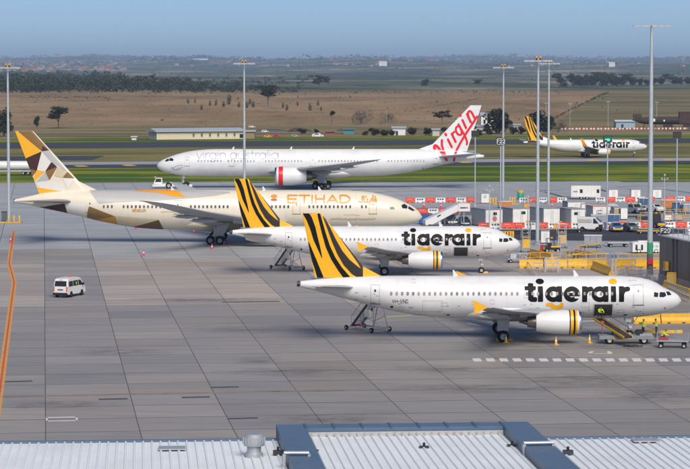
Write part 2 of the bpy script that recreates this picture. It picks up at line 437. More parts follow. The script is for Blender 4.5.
TA = ((.258, .237, .216), (.305, .281, .257), (.352, .321, .288)); TB = ((.38, .396, .41), (.42, .434, .442), (.46, .468, .47))
def build_apron():
    mb = MB(); P = [line_pt(182.5, 181.0, -480), line_pt(182.5, 181.0, 480)]
    mb.add([(-480, 60, -.006), (480, 60, -.006), (P[1].x, P[1].y, -.006), (P[0].x, P[0].y, -.006)], [(0, 1, 2, 3)])
    ap = tag(mb.build('apron', M('joint_sealant', (.085, .082, .08), .9)), None, kind='structure')
    def proj(p):
        d = Vector((p.x, p.y, -CAM_H)); dep = d.y * _F[0] + d.z * _F[1]; up = d.y * _U[0] + d.z * _U[1]
        return 345 + FPX * d.x / dep, 234.5 - FPX * up / dep
    def slab(a, b, g1, g2):
        P = (O0 + VX * (a[0] + g1) + UX * (b[0] + g2), O0 + VX * (a[1] - g1) + UX * (b[0] + g2), O0 + VX * (a[1] - g1) + UX * (b[1] - g2), O0 + VX * (a[0] + g1) + UX * (b[1] - g2))
        return P
    L = []
    def inside_edge(c):      # keep the far side of the apron straight
        e = line_pt(182.5, 181.0, c.x); return c.y < e.y - 3.2
    for i in range(-16, 30):
        top = 18 if i < 1 else 15
        for j in range(-16, top):
            L.append(((6.8 * i, 6.8 * (i + 1)), (7.0 * j, 7.0 * (j + 1)), 0))
        a0 = 7.0 * top
        j = 0
        while a0 + 6.2 * j < 372:
            L.append(((6.8 * i, 6.8 * (i + 1)), (a0 + 6.2 * j, a0 + 6.2 * (j + 1)), 1)); j += 1
    seen = []; rest = []
    for a, b, zn in L:
        c = O0 + VX * (a[0] + a[1]) / 2 + UX * (b[0] + b[1]) / 2
        if not inside_edge(c): continue
        x, y = proj(c)
        if -45 < x < 735 and y < 447: seen.append((S(y) ** 2 * (y - 72), a, b, zn, c))
        elif -700 < x < 1400: rest.append((a, b, zn))
    seen.sort(key=lambda t: -t[0])
    meshes = {}
    mats = [slab_material('apron_slab_tan', False, *TA), slab_material('apron_slab_pale', False, *TB)]
    matI = [slab_material('apron_slab_tan_far', True, *TA), slab_material('apron_slab_pale_far', True, *TB)]
    for s_, a, b, zn, c in seen[:300]:
        if zn not in meshes:
            w, h = (a[1] - a[0]) / 2 - .038, (b[1] - b[0]) / 2 - .12
            meshes[zn] = MB().box(-w, w, -h, h, -.03, 0).mesh('slab', mats[zn])
        o = link('slab', meshes[zn], ap, (c.x, c.y, random.uniform(-.003, .003)), (0, 0, -ANG))
        i_ = round(a[0] / 6.8); j_ = round(b[0] / 7.0)
        if zn == 0 and j_ >= 5: o.color = (1.08, 1.09, 1.13, 1) if i_ in (0, 4, 7) else ((1.62, 1.50, 1.39, 1) if i_ in (1, 3, 5, 6) else (1.42, 1.34, 1.27, 1))
        elif zn == 0: o.color = random.choice(((1, 1, 1.02, 1), (1.04, 1.03, 1.03, 1), (.93, .94, .97, 1), (1.1, 1.06, 1.02, 1)))
        else: o.color = (1, 1, 1, 1)
    for zn in (0, 1):
        mb = MB()
        for a, b, z2 in [(t[1], t[2], t[3]) for t in seen[300:]] + rest:
            if z2 != zn: continue
            P = slab(a, b, .045, .10); vs = [(p.x, p.y, z) for z in (-.03, 0) for p in P]
            mb.add(vs, [(4, 5, 6, 7), (0, 1, 5, 4), (1, 2, 6, 5), (2, 3, 7, 6), (3, 0, 4, 7)])
        if mb.v: tag(mb.build('slabs', matI[zn], ap), None, kind='stuff')
    return ap
APRON = build_apron()

# ------------------------------------------------------------------ paint and patches on the ground
def paint(name, quads, mat, z=.006):
    mb = MB()
    for q in quads:
        P = [G(*p) for p in q]; mb.add([(p.x, p.y, z) for p in P], [tuple(range(len(P)))])
    return tag(mb.build(name, mat), None, kind='structure')
def gline(pts, w, z=.006):
    """ground ribbon along photograph pixels, w in metres"""
    P = [G(*p) for p in pts]; mb = MB()
    for a, b in zip(P[:-1], P[1:]):
        d = (b - a).normalized(); n = Vector((-d.y, d.x, 0)) * w / 2
        mb.add([(p.x, p.y, z) for p in (a - n, b - n, b + n, a + n)], [(0, 1, 2, 3)])
    return mb
wpaint = M('white_paint', (.62, .62, .62), .7, var=.25, scale=3); ypaint = M('yellow_paint', (.62, .40, .05), .7, var=.25, scale=2)
opaint = M('orange_paint', (.60, .30, .07), .7, var=.2, scale=1.5); rpaint = M('red_paint', (.50, .09, .04), .7, var=.2, scale=1.5)
wornpaint = M('worn_yellow_paint', (.24, .18, .12), .8, var=.4, scale=.6)
lead = [(-9, 455), (1.5, 378), (14.2, 282), (9.2, 263.5), (13.8, 231)]
tag(gline(lead, .62).build('lead_in_line', opaint), None, kind='structure')
tag(gline(lead, .18, .010).build('lead_in_line', rpaint), None, kind='structure')
tag(gline([(-6, 397.2), (110, 394.6), (225, 392.4), (345, 390)], .75, .005).build('apron_line', wornpaint), None, kind='structure')
for k in range(17):
    x = 474 + k * 13.3
    paint('dashed_marking', [[(x, 361.6), (x + 8.4, 361.6 - .1), (x + 6.2, 358.3), (x - 2.0, 358.4)]], wpaint)
mb = MB()
for q in ([(46.5, 421.5), (77.5, 421.0), (77.5, 420.2), (46.5, 420.7)], [(46, 418), (77, 417.5), (77, 416.7), (46, 417.2)], [(46, 421.5), (48, 421.4), (47.5, 416.9), (45.6, 416.9)], [(76, 421.2), (78, 421.2), (77.3, 416.5), (75.4, 416.5)]):
    P = [G(*p) for p in q]; mb.add([(p.x, p.y, .006) for p in P], [(0, 1, 2, 3)])
tag(mb.build('bracket_marking', wpaint), None, kind='structure')
for q in ([(588, 353.4), (592, 353.2), (594, 351.4), (590, 351.5)], [(608, 354.0), (613, 353.8), (610, 351.2), (607, 351.3)], [(594, 353.8), (608, 353.6), (608, 353.2), (594, 353.4)]):
    paint('bay_marking', [q], wpaint)
patch = M('tar_patch', (.07, .073, .08), .85, var=.3, scale=2)
for q in ([(99, 400), (128, 399.4), (127.4, 398), (98.4, 398.6)], [(182, 398.2), (210, 397.6), (209.6, 396.2), (181.4, 396.8)], [(211, 388.2), (239, 387.6), (238.4, 386.2), (210.4, 386.8)], [(228, 419.4), (258, 418.7), (257.4, 417.2), (227.4, 417.9)], [(2, 382.5), (33, 381.6), (32, 380.4), (2, 381.2)],
          [(222, 302.6), (280, 301.8), (279, 301.0), (222, 301.8)]):
    paint('tar_patch', [q], patch, .005)
def stain_material():
    m, n, l, b = nodes_mat('oil_stain'); tc = n.new('ShaderNodeTexCoord'); g = n.new('ShaderNodeNewGeometry')
    mp = n.new('ShaderNodeMapping'); mp.vector_type = 'POINT'; mp.inputs['Location'].default_value = (-1, -1, 0); mp.inputs['Scale'].default_value = (2, 2, 0); l.new(tc.outputs['Generated'], mp.inputs[0])
    ln = n.new('ShaderNodeVectorMath'); ln.operation = 'LENGTH'; l.new(mp.outputs[0], ln.inputs[0])
    fall = rng(n, l, ln.outputs['Value'], .15, 1.0, 1, 0); nz = rng(n, l, noise(n, l, g.outputs['Position'], .9, 10, .8, (.5, 1, 1)), .42, .62)
    mu = n.new('ShaderNodeMath'); mu.operation = 'MULTIPLY'; l.new(fall, mu.inputs[0]); l.new(nz, mu.inputs[1])
    m3 = n.new('ShaderNodeMath'); m3.operation = 'MULTIPLY'; l.new(mu.outputs[0], m3.inputs[0]); m3.inputs[1].default_value = .42
    l.new(m3.outputs[0], b.inputs['Alpha']); b.inputs['Base Color'].default_value = (.07, .067, .065, 1); b.inputs['Roughness'].default_value = .6
    return m
stain = stain_material()
for cx, cy, w, h in ((497, 343, 26, 5), (540, 345, 34, 5), (382, 339.5, 20, 3), (256, 361, 26, 5), (600, 346, 30, 4), (217, 245, 26, 3), (590, 380, 110, 9), (480, 389, 120, 6), (655, 395, 60, 12), (120, 352, 60, 5), (300, 372, 90, 6), (60, 405, 70, 6), (330, 420, 80, 7), (200, 300, 80, 3), (440, 370, 60, 6), (250, 330, 60, 4), (390, 274, 26, 2.5), (640, 342, 40, 5)):
    P = [G(cx - w, cy + h), G(cx + w, cy + h), G(cx + w, cy - h), G(cx - w, cy - h)]; c = sum(P, Vector()) / 4
    mb = MB(); mb.add([(p.x - c.x, p.y - c.y, 0) for p in P], [(0, 1, 2, 3)]); tag(mb.build('oil_stain', stain, None, (c.x, c.y, .0045)), None, kind='structure')
# pale streaks of lead-in paint near the parked aircraft
for q in ([(451, 305), (462, 304.2)], [(468, 323), (480, 326)], [(560, 322.5), (610, 320)], [(520, 262.5), (528, 261.5)], [(395, 261), (424, 259.6)], [(460, 330.3), (474, 329.8)]):
    tag(gline(q, .5, .007).build('bay_marking', wpaint), None, kind='structure')
tag(gline([(386, 317), (412, 315.0)], .55, .007).build('bay_marking', M('green_paint', (.35, .55, .08), .7, var=.2)), None, kind='structure')
tag(gline([(560, 332), (590, 340)], .35, .007).build('bay_marking', ypaint), None, kind='structure')
tag(gline([(392, 261.2), (398, 260.2)], .5, .0075).build('bay_marking', MATS['green_paint']), None, kind='structure')
# dark service road and tyre marks on the right
band_pts = [(462, 230), (700, 229), (700, 241.5), (600, 241.0), (515, 240.0), (470, 236)]
paint('service_road', [band_pts], asphalt_material('dark_asphalt', (.035, .036, .042)), .006)
paint('service_road', [[(405, 216), (700, 213.5), (700, 206), (405, 208)]], asphalt_material('worn_asphalt', (.13, .13, .135)), .006)
rub = M('tyre_rubber_mark', (.06, .06, .062), .9, var=.3, scale=.5)
for q in ([(346, 191), (362, 189.5), (380, 189), (412, 188.8)], [(545, 192), (556, 195), (566, 198), (578, 199)], [(535, 191.5), (548, 190.3), (560, 190.2)], [(600, 189.5), (606, 191.5), (617, 193)], [(617, 187), (640, 186), (668, 186.5)], [(665, 189.5), (680, 191.5), (700, 194)], [(340, 194), (400, 191.5), (470, 190)]):
    tag(gline(q, .9, .007).build('tyre_mark', rub), None, kind='structure')
for x, y in ((77, 166.3), (125, 165.6), (461, 162.5), (540, 161.4), (588, 160.6), (637, 160.2), (665, 160.2), (300, 163.6)):
    tag(gline([(x, y - .9), (x + 2.4, y - .7), (x + 6.5, y + .3)], 3.2, -.01).build('taxiway_marking', ypaint), None, kind='structure')
# ================================================================== aircraft
white_p = M('aircraft_white_paint', (.74, .735, .725), .32, var=.035, scale=.6, coat=.3, dirt=.17)
grey_p = M('aircraft_wing_grey', (.42, .43, .45), .38, var=.08, scale=.5, dirt=.2)
cream_p = M('aircraft_cream_paint', (.75, .675, .535), .30, var=.03, scale=.5, coat=.3)
black_p = M('print_black', (.008, .008, .009), .5, var=.1, spec=.12); yel_p = M('print_tiger_yellow', (.88, .44, .010), .35, var=.05)
brown_p = M('print_dark_brown', (.026, .017, .012), .35, var=.2, scale=1.5)
metal = M('bare_metal', (.60, .60, .60), .28, 1.0, var=.1); darkm = M('dark_metal', (.06, .06, .065), .45, .6, var=.2)
steel = M('galvanised_steel', (.42, .44, .46), .5, .5, var=.15, scale=4); tyre = M('tyre_rubber', (.012, .012, .013), .85, var=.25, scale=6, spec=.15)
rim = M('wheel_rim', (.38, .38, .37), .5, .2, var=.1); glass = M('dark_glass', (.02, .025, .03), .08, var=.1)
cabin = M('cabin_window', (.30, .26, .23), .12, var=.25, scale=30, rand=.3); cabin_d = M('cabin_window_dark', (.10, .10, .11), .12, var=.2, rand=.3)
seam = M('panel_seam', (.42, .41, .40), .5); seam_d = M('door_seam', (.16, .15, .15), .5)
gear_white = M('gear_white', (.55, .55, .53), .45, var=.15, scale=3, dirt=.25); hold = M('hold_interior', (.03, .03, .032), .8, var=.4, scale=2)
orange_p = M('print_orange', (.85, .33, .015), .35, var=.05); red_p = M('print_red', (.72, .012, .02), .32, var=.04); silver_p = M('print_silver_grey', (.42, .43, .47), .35)
gold_p = M('print_gold', (.62, .30, .045), .35, var=.05); bronze_p = M('print_bronze', (.23, .125, .035), .35, var=.08); maroon_p = M('print_maroon', (.055, .018, .014), .35, var=.08)
amber_p = M('print_amber', (.88, .43, .015), .35, var=.04); pale_p = M('print_pale_facet', (.74, .71, .66), .32, var=.03); dove_p = M('print_dove_grey', (.45, .44, .42), .32, var=.04); sand_p = M('print_sand', (.60, .50, .34), .32, var=.04)

class Plane:
    def __init__(s, sp):
        s.sp = sp; f = sp['fus']
        s.L = sp['L']; s.d0 = sp['main']
        s.top = pch(*f['top']); s.bot = pch(*f['bot']); s.hw = pch(*f['hw'])
    def ring(s, d):
        t, b, w = s.top(d), s.bot(d), s.hw(d); return (t + b) / 2, max((t - b) / 2, .005), max(w, .005)
    def skin(s, side, off=.012):
        def mp(d, z):
            zc, rz, w = s.ring(d); q = max(-.995, min(.995, (z - zc) / rz)); c = math.sqrt(1 - q * q)
            nn = Vector((0, c / w, q / rz)).normalized() * off
            return (s.d0 - d, side * (w * c + nn.y), zc + q * rz + nn.z)
        return mp
    def fin_half(s, d, z):
        f = s.sp['fin']; t = (z - f['z0']) / (f['z1'] - f['z0'])
        le = f['le0'] + (f['le1'] - f['le0']) * t; ch = f['c0'] + (f['c1'] - f['c0']) * t
        c = min(max((d - le) / ch, 0), 1)
        return ch * .055 * 2.6 * (math.sqrt(c) - c) * (1 if c < 1 else 0) + .01
    def finskin(s, side, off=.012):
        return lambda d, z: (s.d0 - d, side * (s.fin_half(d, z) + off), z)
def airfoil(tc, n=9):
    cs = [(1 - math.cos(math.pi * k / n)) / 2 for k in range(n + 1)]
    th = lambda c: 5 * tc * (.2969 * math.sqrt(c) - .126 * c - .3516 * c * c + .2843 * c ** 3 - .1036 * c ** 4)
    return [(c, th(c) * 1.0 + .012 * math.sin(math.pi * c)) for c in reversed(cs)] + [(c, -th(c) * .8 + .012 * math.sin(math.pi * c)) for c in cs[1:-1]]
def wing_loft(st, side, d0, mb=None, m=0):
    rings = []
    for y, le, ch, z, tc in st:
        rings.append([(d0 - (le + c * ch), side * y, z + t * ch) for c, t in airfoil(tc)])
    mb = mb or MB(); return mb.loft(rings, m)
def wheel_mesh(r, w):
    mb = MB()
    prof = [(-w / 2, r * .55), (-w / 2, r * .86), (-w * .36, r * .97), (0, r), (w * .36, r * .97), (w / 2, r * .86), (w / 2, r * .55)]
    mb.lathe([(t + 1, q) for t, q in prof], (0, -1, 0), (0, 1, 0), 18, 0, False, True)
    for sgn in (-1, 1):
        mb.lathe([(0, r * .57), (w * .10, r * .50), (w * .16, r * .22), (.0, r * .18), (-w * .06, r * .02)], (0, sgn * w * .44, 0), (0, -sgn * 1, 0), 14, 1, False, True)
    return mb.mesh('wheel', [tyre, rim], 40)
WHEELS = {}
def wheel(parent, loc, r, w, name='wheel'):
    k = (round(r, 3), round(w, 3))
    if k not in WHEELS: WHEELS[k] = wheel_mesh(r, w)
    return link(name, WHEELS[k], parent, loc)
def seam_path(mb, pts, w, mapf, m=0, step=.25):
    for a, b in zip(pts[:-1], pts[1:]):
        L = math.hypot(b[0] - a[0], b[1] - a[1]); n = max(1, int(L / step)); dx, dy = (b[0] - a[0]) / L, (b[1] - a[1]) / L
        nx, ny = -dy * w / 2, dx * w / 2; vs = []; a2 = (a[0] - dx * w / 2, a[1] - dy * w / 2); LL = L + w
        for k in range(n + 1):
            t = LL * k / n; x, y = a2[0] + dx * t, a2[1] + dy * t
            vs += [mapf(x + nx, y + ny), mapf(x - nx, y - ny)]
        mb.add(vs, [(2 * k, 2 * k + 1, 2 * k + 3, 2 * k + 2) for k in range(n)], m)

def build_plane(sp, root):
    P = Plane(sp); L = P.L; d0 = P.d0; paint = sp.get('paint', white_p); sd = sp['side']
    # fuselage
    ds = sorted(set([round(x, 4) for x in list(L * .0 + np.linspace(0, 1, 14) ** 2.2 * sp['noseL']) + list(np.linspace(sp['noseL'], sp['tailD'], 10)) + list(np.linspace(sp['tailD'], L, 16))]))
    rings = []
    for d in ds:
        zc, rz, w = P.ring(d)
        rings.append([(d0 - d, w * math.sin(2 * math.pi * k / 40), zc + rz * math.cos(2 * math.pi * k / 40)) for k in range(40)])
    mb = MB(); mb.loft(rings)
    MB.build(mb, 'fuselage', paint, root, smooth=50)
    rs = MB(); d = sp['noseL'] * .55
    while d < L * .93:
        zc, rz, w = P.ring(d); zc2, rz2, w2 = P.ring(d + .03)
        ra = [(d0 - d, (w + .006) * math.sin(2 * math.pi * k / 40), zc + (rz + .006) * math.cos(2 * math.pi * k / 40)) for k in range(40)]; rb = [(d0 - d - .035, (w2 + .006) * math.sin(2 * math.pi * k / 40), zc2 + (rz2 + .006) * math.cos(2 * math.pi * k / 40)) for k in range(40)]
        rs.loft([ra, rb], 0, False, False); d += 2.66
    tag(rs.build('skin_seams', M('skin_seam', (.62, .61, .59), .5) if paint is white_p else M('skin_seam_cream', (.60, .53, .41), .5), root), None, kind='stuff')
    # belly fairing
    bf = sp['belly']; rr = []
    for k in range(13):
        t = k / 12; q = math.sin(math.pi * t) ** .45 if 0 < t < 1 else .02
        d = bf[0] + (bf[1] - bf[0]) * t
        rr.append([(d0 - d, bf[2] * q * math.sin(a), bf[3] + bf[4] * q * math.cos(a)) for a in [2 * math.pi * j / 28 for j in range(28)]])
    MB().loft(rr).build('belly_fairing', sp.get('belly_paint', paint), root, smooth=60)
    # wings
    for s_ in (-1, 1):
        wg = wing_loft(sp['wing'], s_, d0).build('wing', grey_p, root, smooth=50)
        for (y, d, z, ln) in sp['fairings']:
            MB().lathe([(0, .01), (.15, .6), (.45, 1), (.75, .75), (1, .02)] and [(0, .02), (.12, .16 * ln / 3), (.4, .26 * ln / 3), (.75, .18 * ln / 3), (1, .02)], (d0 - d, s_ * y, z), (d0 - d - ln, s_ * y, z + .12), 10).build('flap_track_fairing', grey_p, wg, smooth=60)
        if sp.get('fence'):
            y, le, ch, z, _ = sp['wing'][-1]
            pl = [(le + .35, z + .02), (le + ch + .15, z + .62), (le + ch + .38, z + .62), (le + ch + .12, z), (le + ch + .2, z - .5), (le + ch - .05, z - .52), (le + .6, z - .06)]
            MB().prism([(d0 - a, b) for a, b in pl], s_ * y, s_ * (y + .07), 'y').build('wingtip_fence', sp['fence'], wg)
        if sp.get('winglet'):
            y, le, ch, z, _ = sp['wing'][-1]
            st = [(y, le, ch, z, .1), (y + .25, le + .35, ch * .9, z + .25, .1), (y + .55, le + .9, ch * .75, z + 1.0, .09), (y + .75, le + 2.0, ch * .38, z + 2.5, .08)]
            rings = []
            for (yy, l2, c2, z2, tc), tilt in zip(st, (0, .7, 1.25, 1.35)):
                rings.append([(d0 - (l2 + c * c2), s_ * (yy - t * c2 * math.sin(tilt)), z2 + t * c2 * math.cos(tilt)) for c, t in airfoil(tc)])
            MB().loft(rings).build('winglet', sp['winglet'], wg, smooth=50)
        MB().box(d0 - sp['wing'][-1][1] - .3, d0 - sp['wing'][-1][1] - .1, s_ * (sp['wing'][-2][0] * .93), s_ * (sp['wing'][-2][0] * .93) + .1, 0, .01)
        # stabiliser
        wing_loft(sp['stab'], s_, d0).build('stabiliser', sp.get('stab_paint', grey_p), root, smooth=50)
        # engine
        e = sp['eng']; x0 = d0 - e['d']; y0 = s_ * e['y']; zc = e['z']; r = e['r']; ln = e['len']
        cowl = MB().lathe([(.06 * ln, r * .93), (.16 * ln, r * .985), (.35 * ln, r), (.6 * ln, r * .97), (.85 * ln, r * .86), (ln, r * .74), (ln * .97, r * .66), (.6 * ln, r * .6)], (x0, y0, zc), (x0 - 1, y0, zc), 32, 0, False, True).build('engine', e.get('paint', paint), root, smooth=50)
        MB().lathe([(.35 * ln, r * .70), (.12 * ln, r * .76), (.02 * ln, r * .82), (0, r * .87), (.012 * ln, r * .905), (.06 * ln, r * .93)], (x0, y0, zc), (x0 - 1, y0, zc), 32, 0, False, True).build('intake_lip', metal, cowl, smooth=60)
        fb = MB()
        for k in range(22):
            a = 2 * math.pi * k / 22; b = a + .2
            fb.add([(x0 - .22 * ln, y0 + r * .2 * math.cos(a), zc + r * .2 * math.sin(a)), (x0 - .18 * ln, y0 + r * .72 * math.cos(a), zc + r * .72 * math.sin(a)), (x0 - .24 * ln, y0 + r * .72 * math.cos(b), zc + r * .72 * math.sin(b)), (x0 - .26 * ln, y0 + r * .2 * math.cos(b), zc + r * .2 * math.sin(b))], [(0, 1, 2, 3)])
        fb.lathe([(.12 * ln, .01), (.18 * ln, r * .14), (.25 * ln, r * .22)], (x0, y0, zc), (x0 - 1, y0, zc), 14, 0, False, True)
        fb.cyl((x0 - .27 * ln, y0, zc), (x0 - .28 * ln, y0, zc), r * .74, None, 20)
        fb.build('fan', darkm, cowl)
        MB().lathe([(.55 * ln, r * .58), (.9 * ln, r * .56), (1.12 * ln, r * .44), (1.18 * ln, r * .42), (1.14 * ln, r * .3)], (x0, y0, zc), (x0 - 1, y0, zc), 24, 0, False, True).build('exhaust_nozzle', M('exhaust_metal', (.20, .17, .15), .35, .9, var=.25), cowl, smooth=50)
        MB().lathe([(1.0 * ln, r * .3), (1.15 * ln, r * .28), (1.38 * ln, .03)], (x0, y0, zc), (x0 - 1, y0, zc), 16, 0, False, True).build('exhaust_cone', MATS['exhaust_metal'], cowl, smooth=50)
        pz = e['pz']
        MB().loft([[(x0 - a * ln, y0 + w, z) for w, z in ((-.18, zz0), (.18, zz0), (.14, zz1), (-.14, zz1))] for a, zz0, zz1 in ((.22, zc + r * .85, zc + r * 1.02), (.55, zc + r * .8, pz), (.95, zc + r * .6, pz + .1), (1.35, pz - .4, pz + .1))]).build('pylon', grey_p, cowl)
        if e.get('bands'):
            for (a0, a1, mt) in e['bands']:
                rf = pch([.06, .16, .35, .6, .85, 1], [.93, .985, 1, .97, .86, .74])
                MB().lathe([(ln * (a0 + (a1 - a0) * k / 4), r * rf(a0 + (a1 - a0) * k / 4) + .012) for k in range(5)], (x0, y0, zc), (x0 - 1, y0, zc), 32, 0, False, True).build('cowl_band', mt, cowl, smooth=60)
    # fin
    f = sp['fin']; st = []; n = 10; rings = []
    for k in range(7):
        t = k / 6; z = f['z0'] + (f['z1'] - f['z0']) * t; le = f['le0'] + (f['le1'] - f['le0']) * t; ch = f['c0'] + (f['c1'] - f['c0']) * t
        cs = [(1 - math.cos(math.pi * j / n)) / 2 for j in range(n + 1)]
        rings.append([(d0 - (le + c * ch), P.fin_half(le + c * ch, z), z) for c in cs] + [(d0 - (le + c * ch), -P.fin_half(le + c * ch, z), z) for c in reversed(cs[1:-1])])
    fin = MB().loft(rings).build('fin', f.get('paint', paint), root, smooth=40)
    if f.get('dorsal'):
        a = f['dorsal']
        MB().loft([[(d0 - a[0], .03, a[1]), (d0 - a[0], -.03, a[1]), (d0 - a[0] - .1, -.03, a[1] - .3), (d0 - a[0] - .1, .03, a[1] - .3)],
                   [(d0 - a[2], .14, a[3]), (d0 - a[2], -.14, a[3]), (d0 - a[2], -.3, a[1] - .4), (d0 - a[2], .3, a[1] - .4)]]).build('dorsal_fillet', f.get('dorsal_paint', paint), root)
    # tail cone end
    zc, rz, w = P.ring(L - .25)
    MB().lathe([(0, min(rz, w) * 1.04), (.5, min(rz, w) * .98), (.52, min(rz, w) * .6)], (d0 - L + .42, 0, zc), (d0 - L - .6, 0, zc + .06), 14, 0, True, True).build('exhaust_pipe', darkm, root, smooth=40)
    # landing gear
    g = sp['gear']; wr, ww = g['r'], g['w']
    for s_ in (-1, 1):
        y = s_ * g['track'] / 2
        gb = MB(); gb.cyl((0, y * .98, wr), (-.05, y * .9, g['top']), wr * .2, wr * .26, 10); gb.cyl((.6, y * .8, g['top']), (.0, y * .96, wr * 2.4), wr * .09, None, 8)
        gb.cyl((0, y - s_ * .02 - g['dual'] / 2, wr), (0, y - s_ * .02 + g['dual'] / 2, wr), wr * .12, None, 8)
        if g['axles'] > 1: gb.bar((-(g['axles'] - 1) * g['gap'] / 2, y, wr), ((g['axles'] - 1) * g['gap'] / 2, y, wr), wr * .3, wr * .3)
        mg = gb.build('main_gear', gear_white, root)
        for a in range(g['axles']):
            for q in (-1, 1):
                wheel(mg, ((a - (g['axles'] - 1) / 2) * g['gap'], y + q * g['dual'] / 2, wr), wr, ww)
        dr = g['door']; pl = [(dr[0], wr * 1.9), (dr[1], wr * 1.9), (dr[2], g['top'] + .1), (dr[3], g['top'] + .1)]
        MB().prism(pl, y + s_ * g['dual'] * .35, y + s_ * (g['dual'] * .35 + .06), 'y').build('gear_door', gear_white, mg)
    nr = g['nr']; nx = d0 - g['nose']
    gb = MB(); gb.cyl((nx, 0, nr), (nx - .15, 0, g['ntop']), nr * .22, nr * .3, 10); gb.cyl((nx + .9, 0, g['ntop']), (nx, 0, nr * 2.3), nr * .1, None, 8); gb.cyl((nx, -.25, nr), (nx, .25, nr), nr * .14, None, 8)
    gb.box(nx - .1, nx + .22, -.22, .22, nr * 2.5, nr * 3.2)
    ng = gb.build('nose_gear', gear_white, root)
    for q in (-1, 1): wheel(ng, (nx, q * .25, nr), nr, nr * .5); MB().prism([(nx - .45, g['ntop'] - nr * 1.5), (nx + .1, g['ntop'] - nr * 1.7), (nx + .15, g['ntop'] + .1), (nx - .5, g['ntop'] + .1)], q * .42, q * .46, 'y').build('gear_door', gear_white, ng)
    # windows, doors, cockpit, aerials on the side in view
    wz = sp['win_z']; wm = sp.get('win_size', (.23, .34)); wmat = sp.get('win_mat', cabin)
    pts = [(wm[0] / 2 * math.copysign(abs(math.cos(a)) ** .6, math.cos(a)), wm[1] / 2 * math.copysign(abs(math.sin(a)) ** .6, math.sin(a))) for a in [2 * math.pi * (k + .5) / 12 for k in range(12)]]
    wmesh = MB().add([(x, 0, z) for x, z in pts], [tuple(range(12))]).mesh('window', wmat)
    sk = P.skin(sd, .034)
    for a, b in sp['win']:
        d = a
        while d <= b:
            zc, rz, w = P.ring(d); q = (wz - zc) / rz
            o = link('window', wmesh, root, sk(d, wz), (-sd * math.asin(max(-1, min(1, q))) * -1 if sd > 0 else -math.asin(max(-1, min(1, q))), 0, 0))
            d += sp['pitch']
    for dr in sp['doors']:
        d, z0, z1, w = dr[:4]; mb = MB(); mp = P.skin(sd, .014)
        seam_path(mb, [(d, z0), (d + w, z0), (d + w, z1), (d, z1), (d, z0)], dr[4] if len(dr) > 4 else .05, mp)
        dor = mb.build('door', dr[5] if len(dr) > 5 else seam, root)
        m2 = MB(); seam_path(m2, [(d - .06, z0 - .03), (d + w + .06, z0 - .03)], .085, P.skin(sd, .02)); m2.build('door_sill', seam_d, dor)
        m3 = MB(); decal(lambda U, V: sd_ell(U, V, d + w / 2, z1 - (z1 - z0) * .3, .1, .13), (d, d + w, z1 - 1.2, z1), .05, P.skin(sd, .018), m3); m3.build('door_window', glass, dor)
    for hl in sp.get('hatches', []):
        d, z0, z1, w = hl; mb = MB(); seam_path(mb, [(d, z0), (d + w, z0), (d + w, z1), (d, z1), (d, z0)], .03, P.skin(sd, .013)); mb.build('hatch', seam, root)
    for s_ in (-1, 1):
        for pn in sp['cockpit']:
            xs = [q[0] for q in pn]; zs = [q[1] for q in pn]; mb = MB()
            decal(lambda U, V: sd_poly(U, V, pn) + .0, (min(xs) - .05, max(xs) + .05, min(zs) - .05, max(zs) + .05), .06, P.skin(s_, .012), mb)
            mb.build('cockpit_window', glass, root)
    for d, z in sp.get('ports', []):
        mb = MB(); decal(lambda U, V: sd_ell(U, V, d, z, .14, .13), (d - .2, d + .2, z - .2, z + .2), .05, P.skin(sd, .014), mb); mb.build('outflow_port', hold, root)
    for d in sp['aerials']:
        zt = P.top(d); MB().prism([(d0 - d - .35, zt - .05), (d0 - d + .15, zt - .05), (d0 - d - .28, zt + .55), (d0 - d - .42, zt + .55)], -.03, .03, 'y').build('aerial', white_p, root)
    return P

TIGER_STRIPES = [  # paths over the fin of the parked twin-jet, photograph pixels and widths
 ([(305.5, 212.5), (309.5, 219), (313, 228), (316, 239), (319.2, 248), (322.4, 258)], [5.5, 6, 5.6, 4.8, 3, .5], 0),
 ([(308.8, 242), (311.5, 251), (314.5, 260), (317.5, 268), (321, 278)], [.8, 3, 4.6, 5.2, 6.4], 0),
 ([(318.6, 212.5), (320.5, 220), (324, 233), (328, 246), (333.5, 258), (340, 268), (348, 278)], [2.6, 3.4, 3.8, 4.4, 4.6, 4.8, 6], 0),
 ([(323.5, 216), (328.5, 227), (334, 240), (340, 252), (347, 262), (355, 269.5), (362, 274)], [1.5, 3, 4.5, 6, 8, 9.5, 9], 1),
 ([(321, 212.5), (330, 223), (340, 236), (350, 249), (360, 262), (364, 268)], [1.6, 1.6, 2, 2.6, 4, 5], 1),
 ([(364, 271), (367, 274), (371, 279)], [1.5, 3.5, 6], 0)]
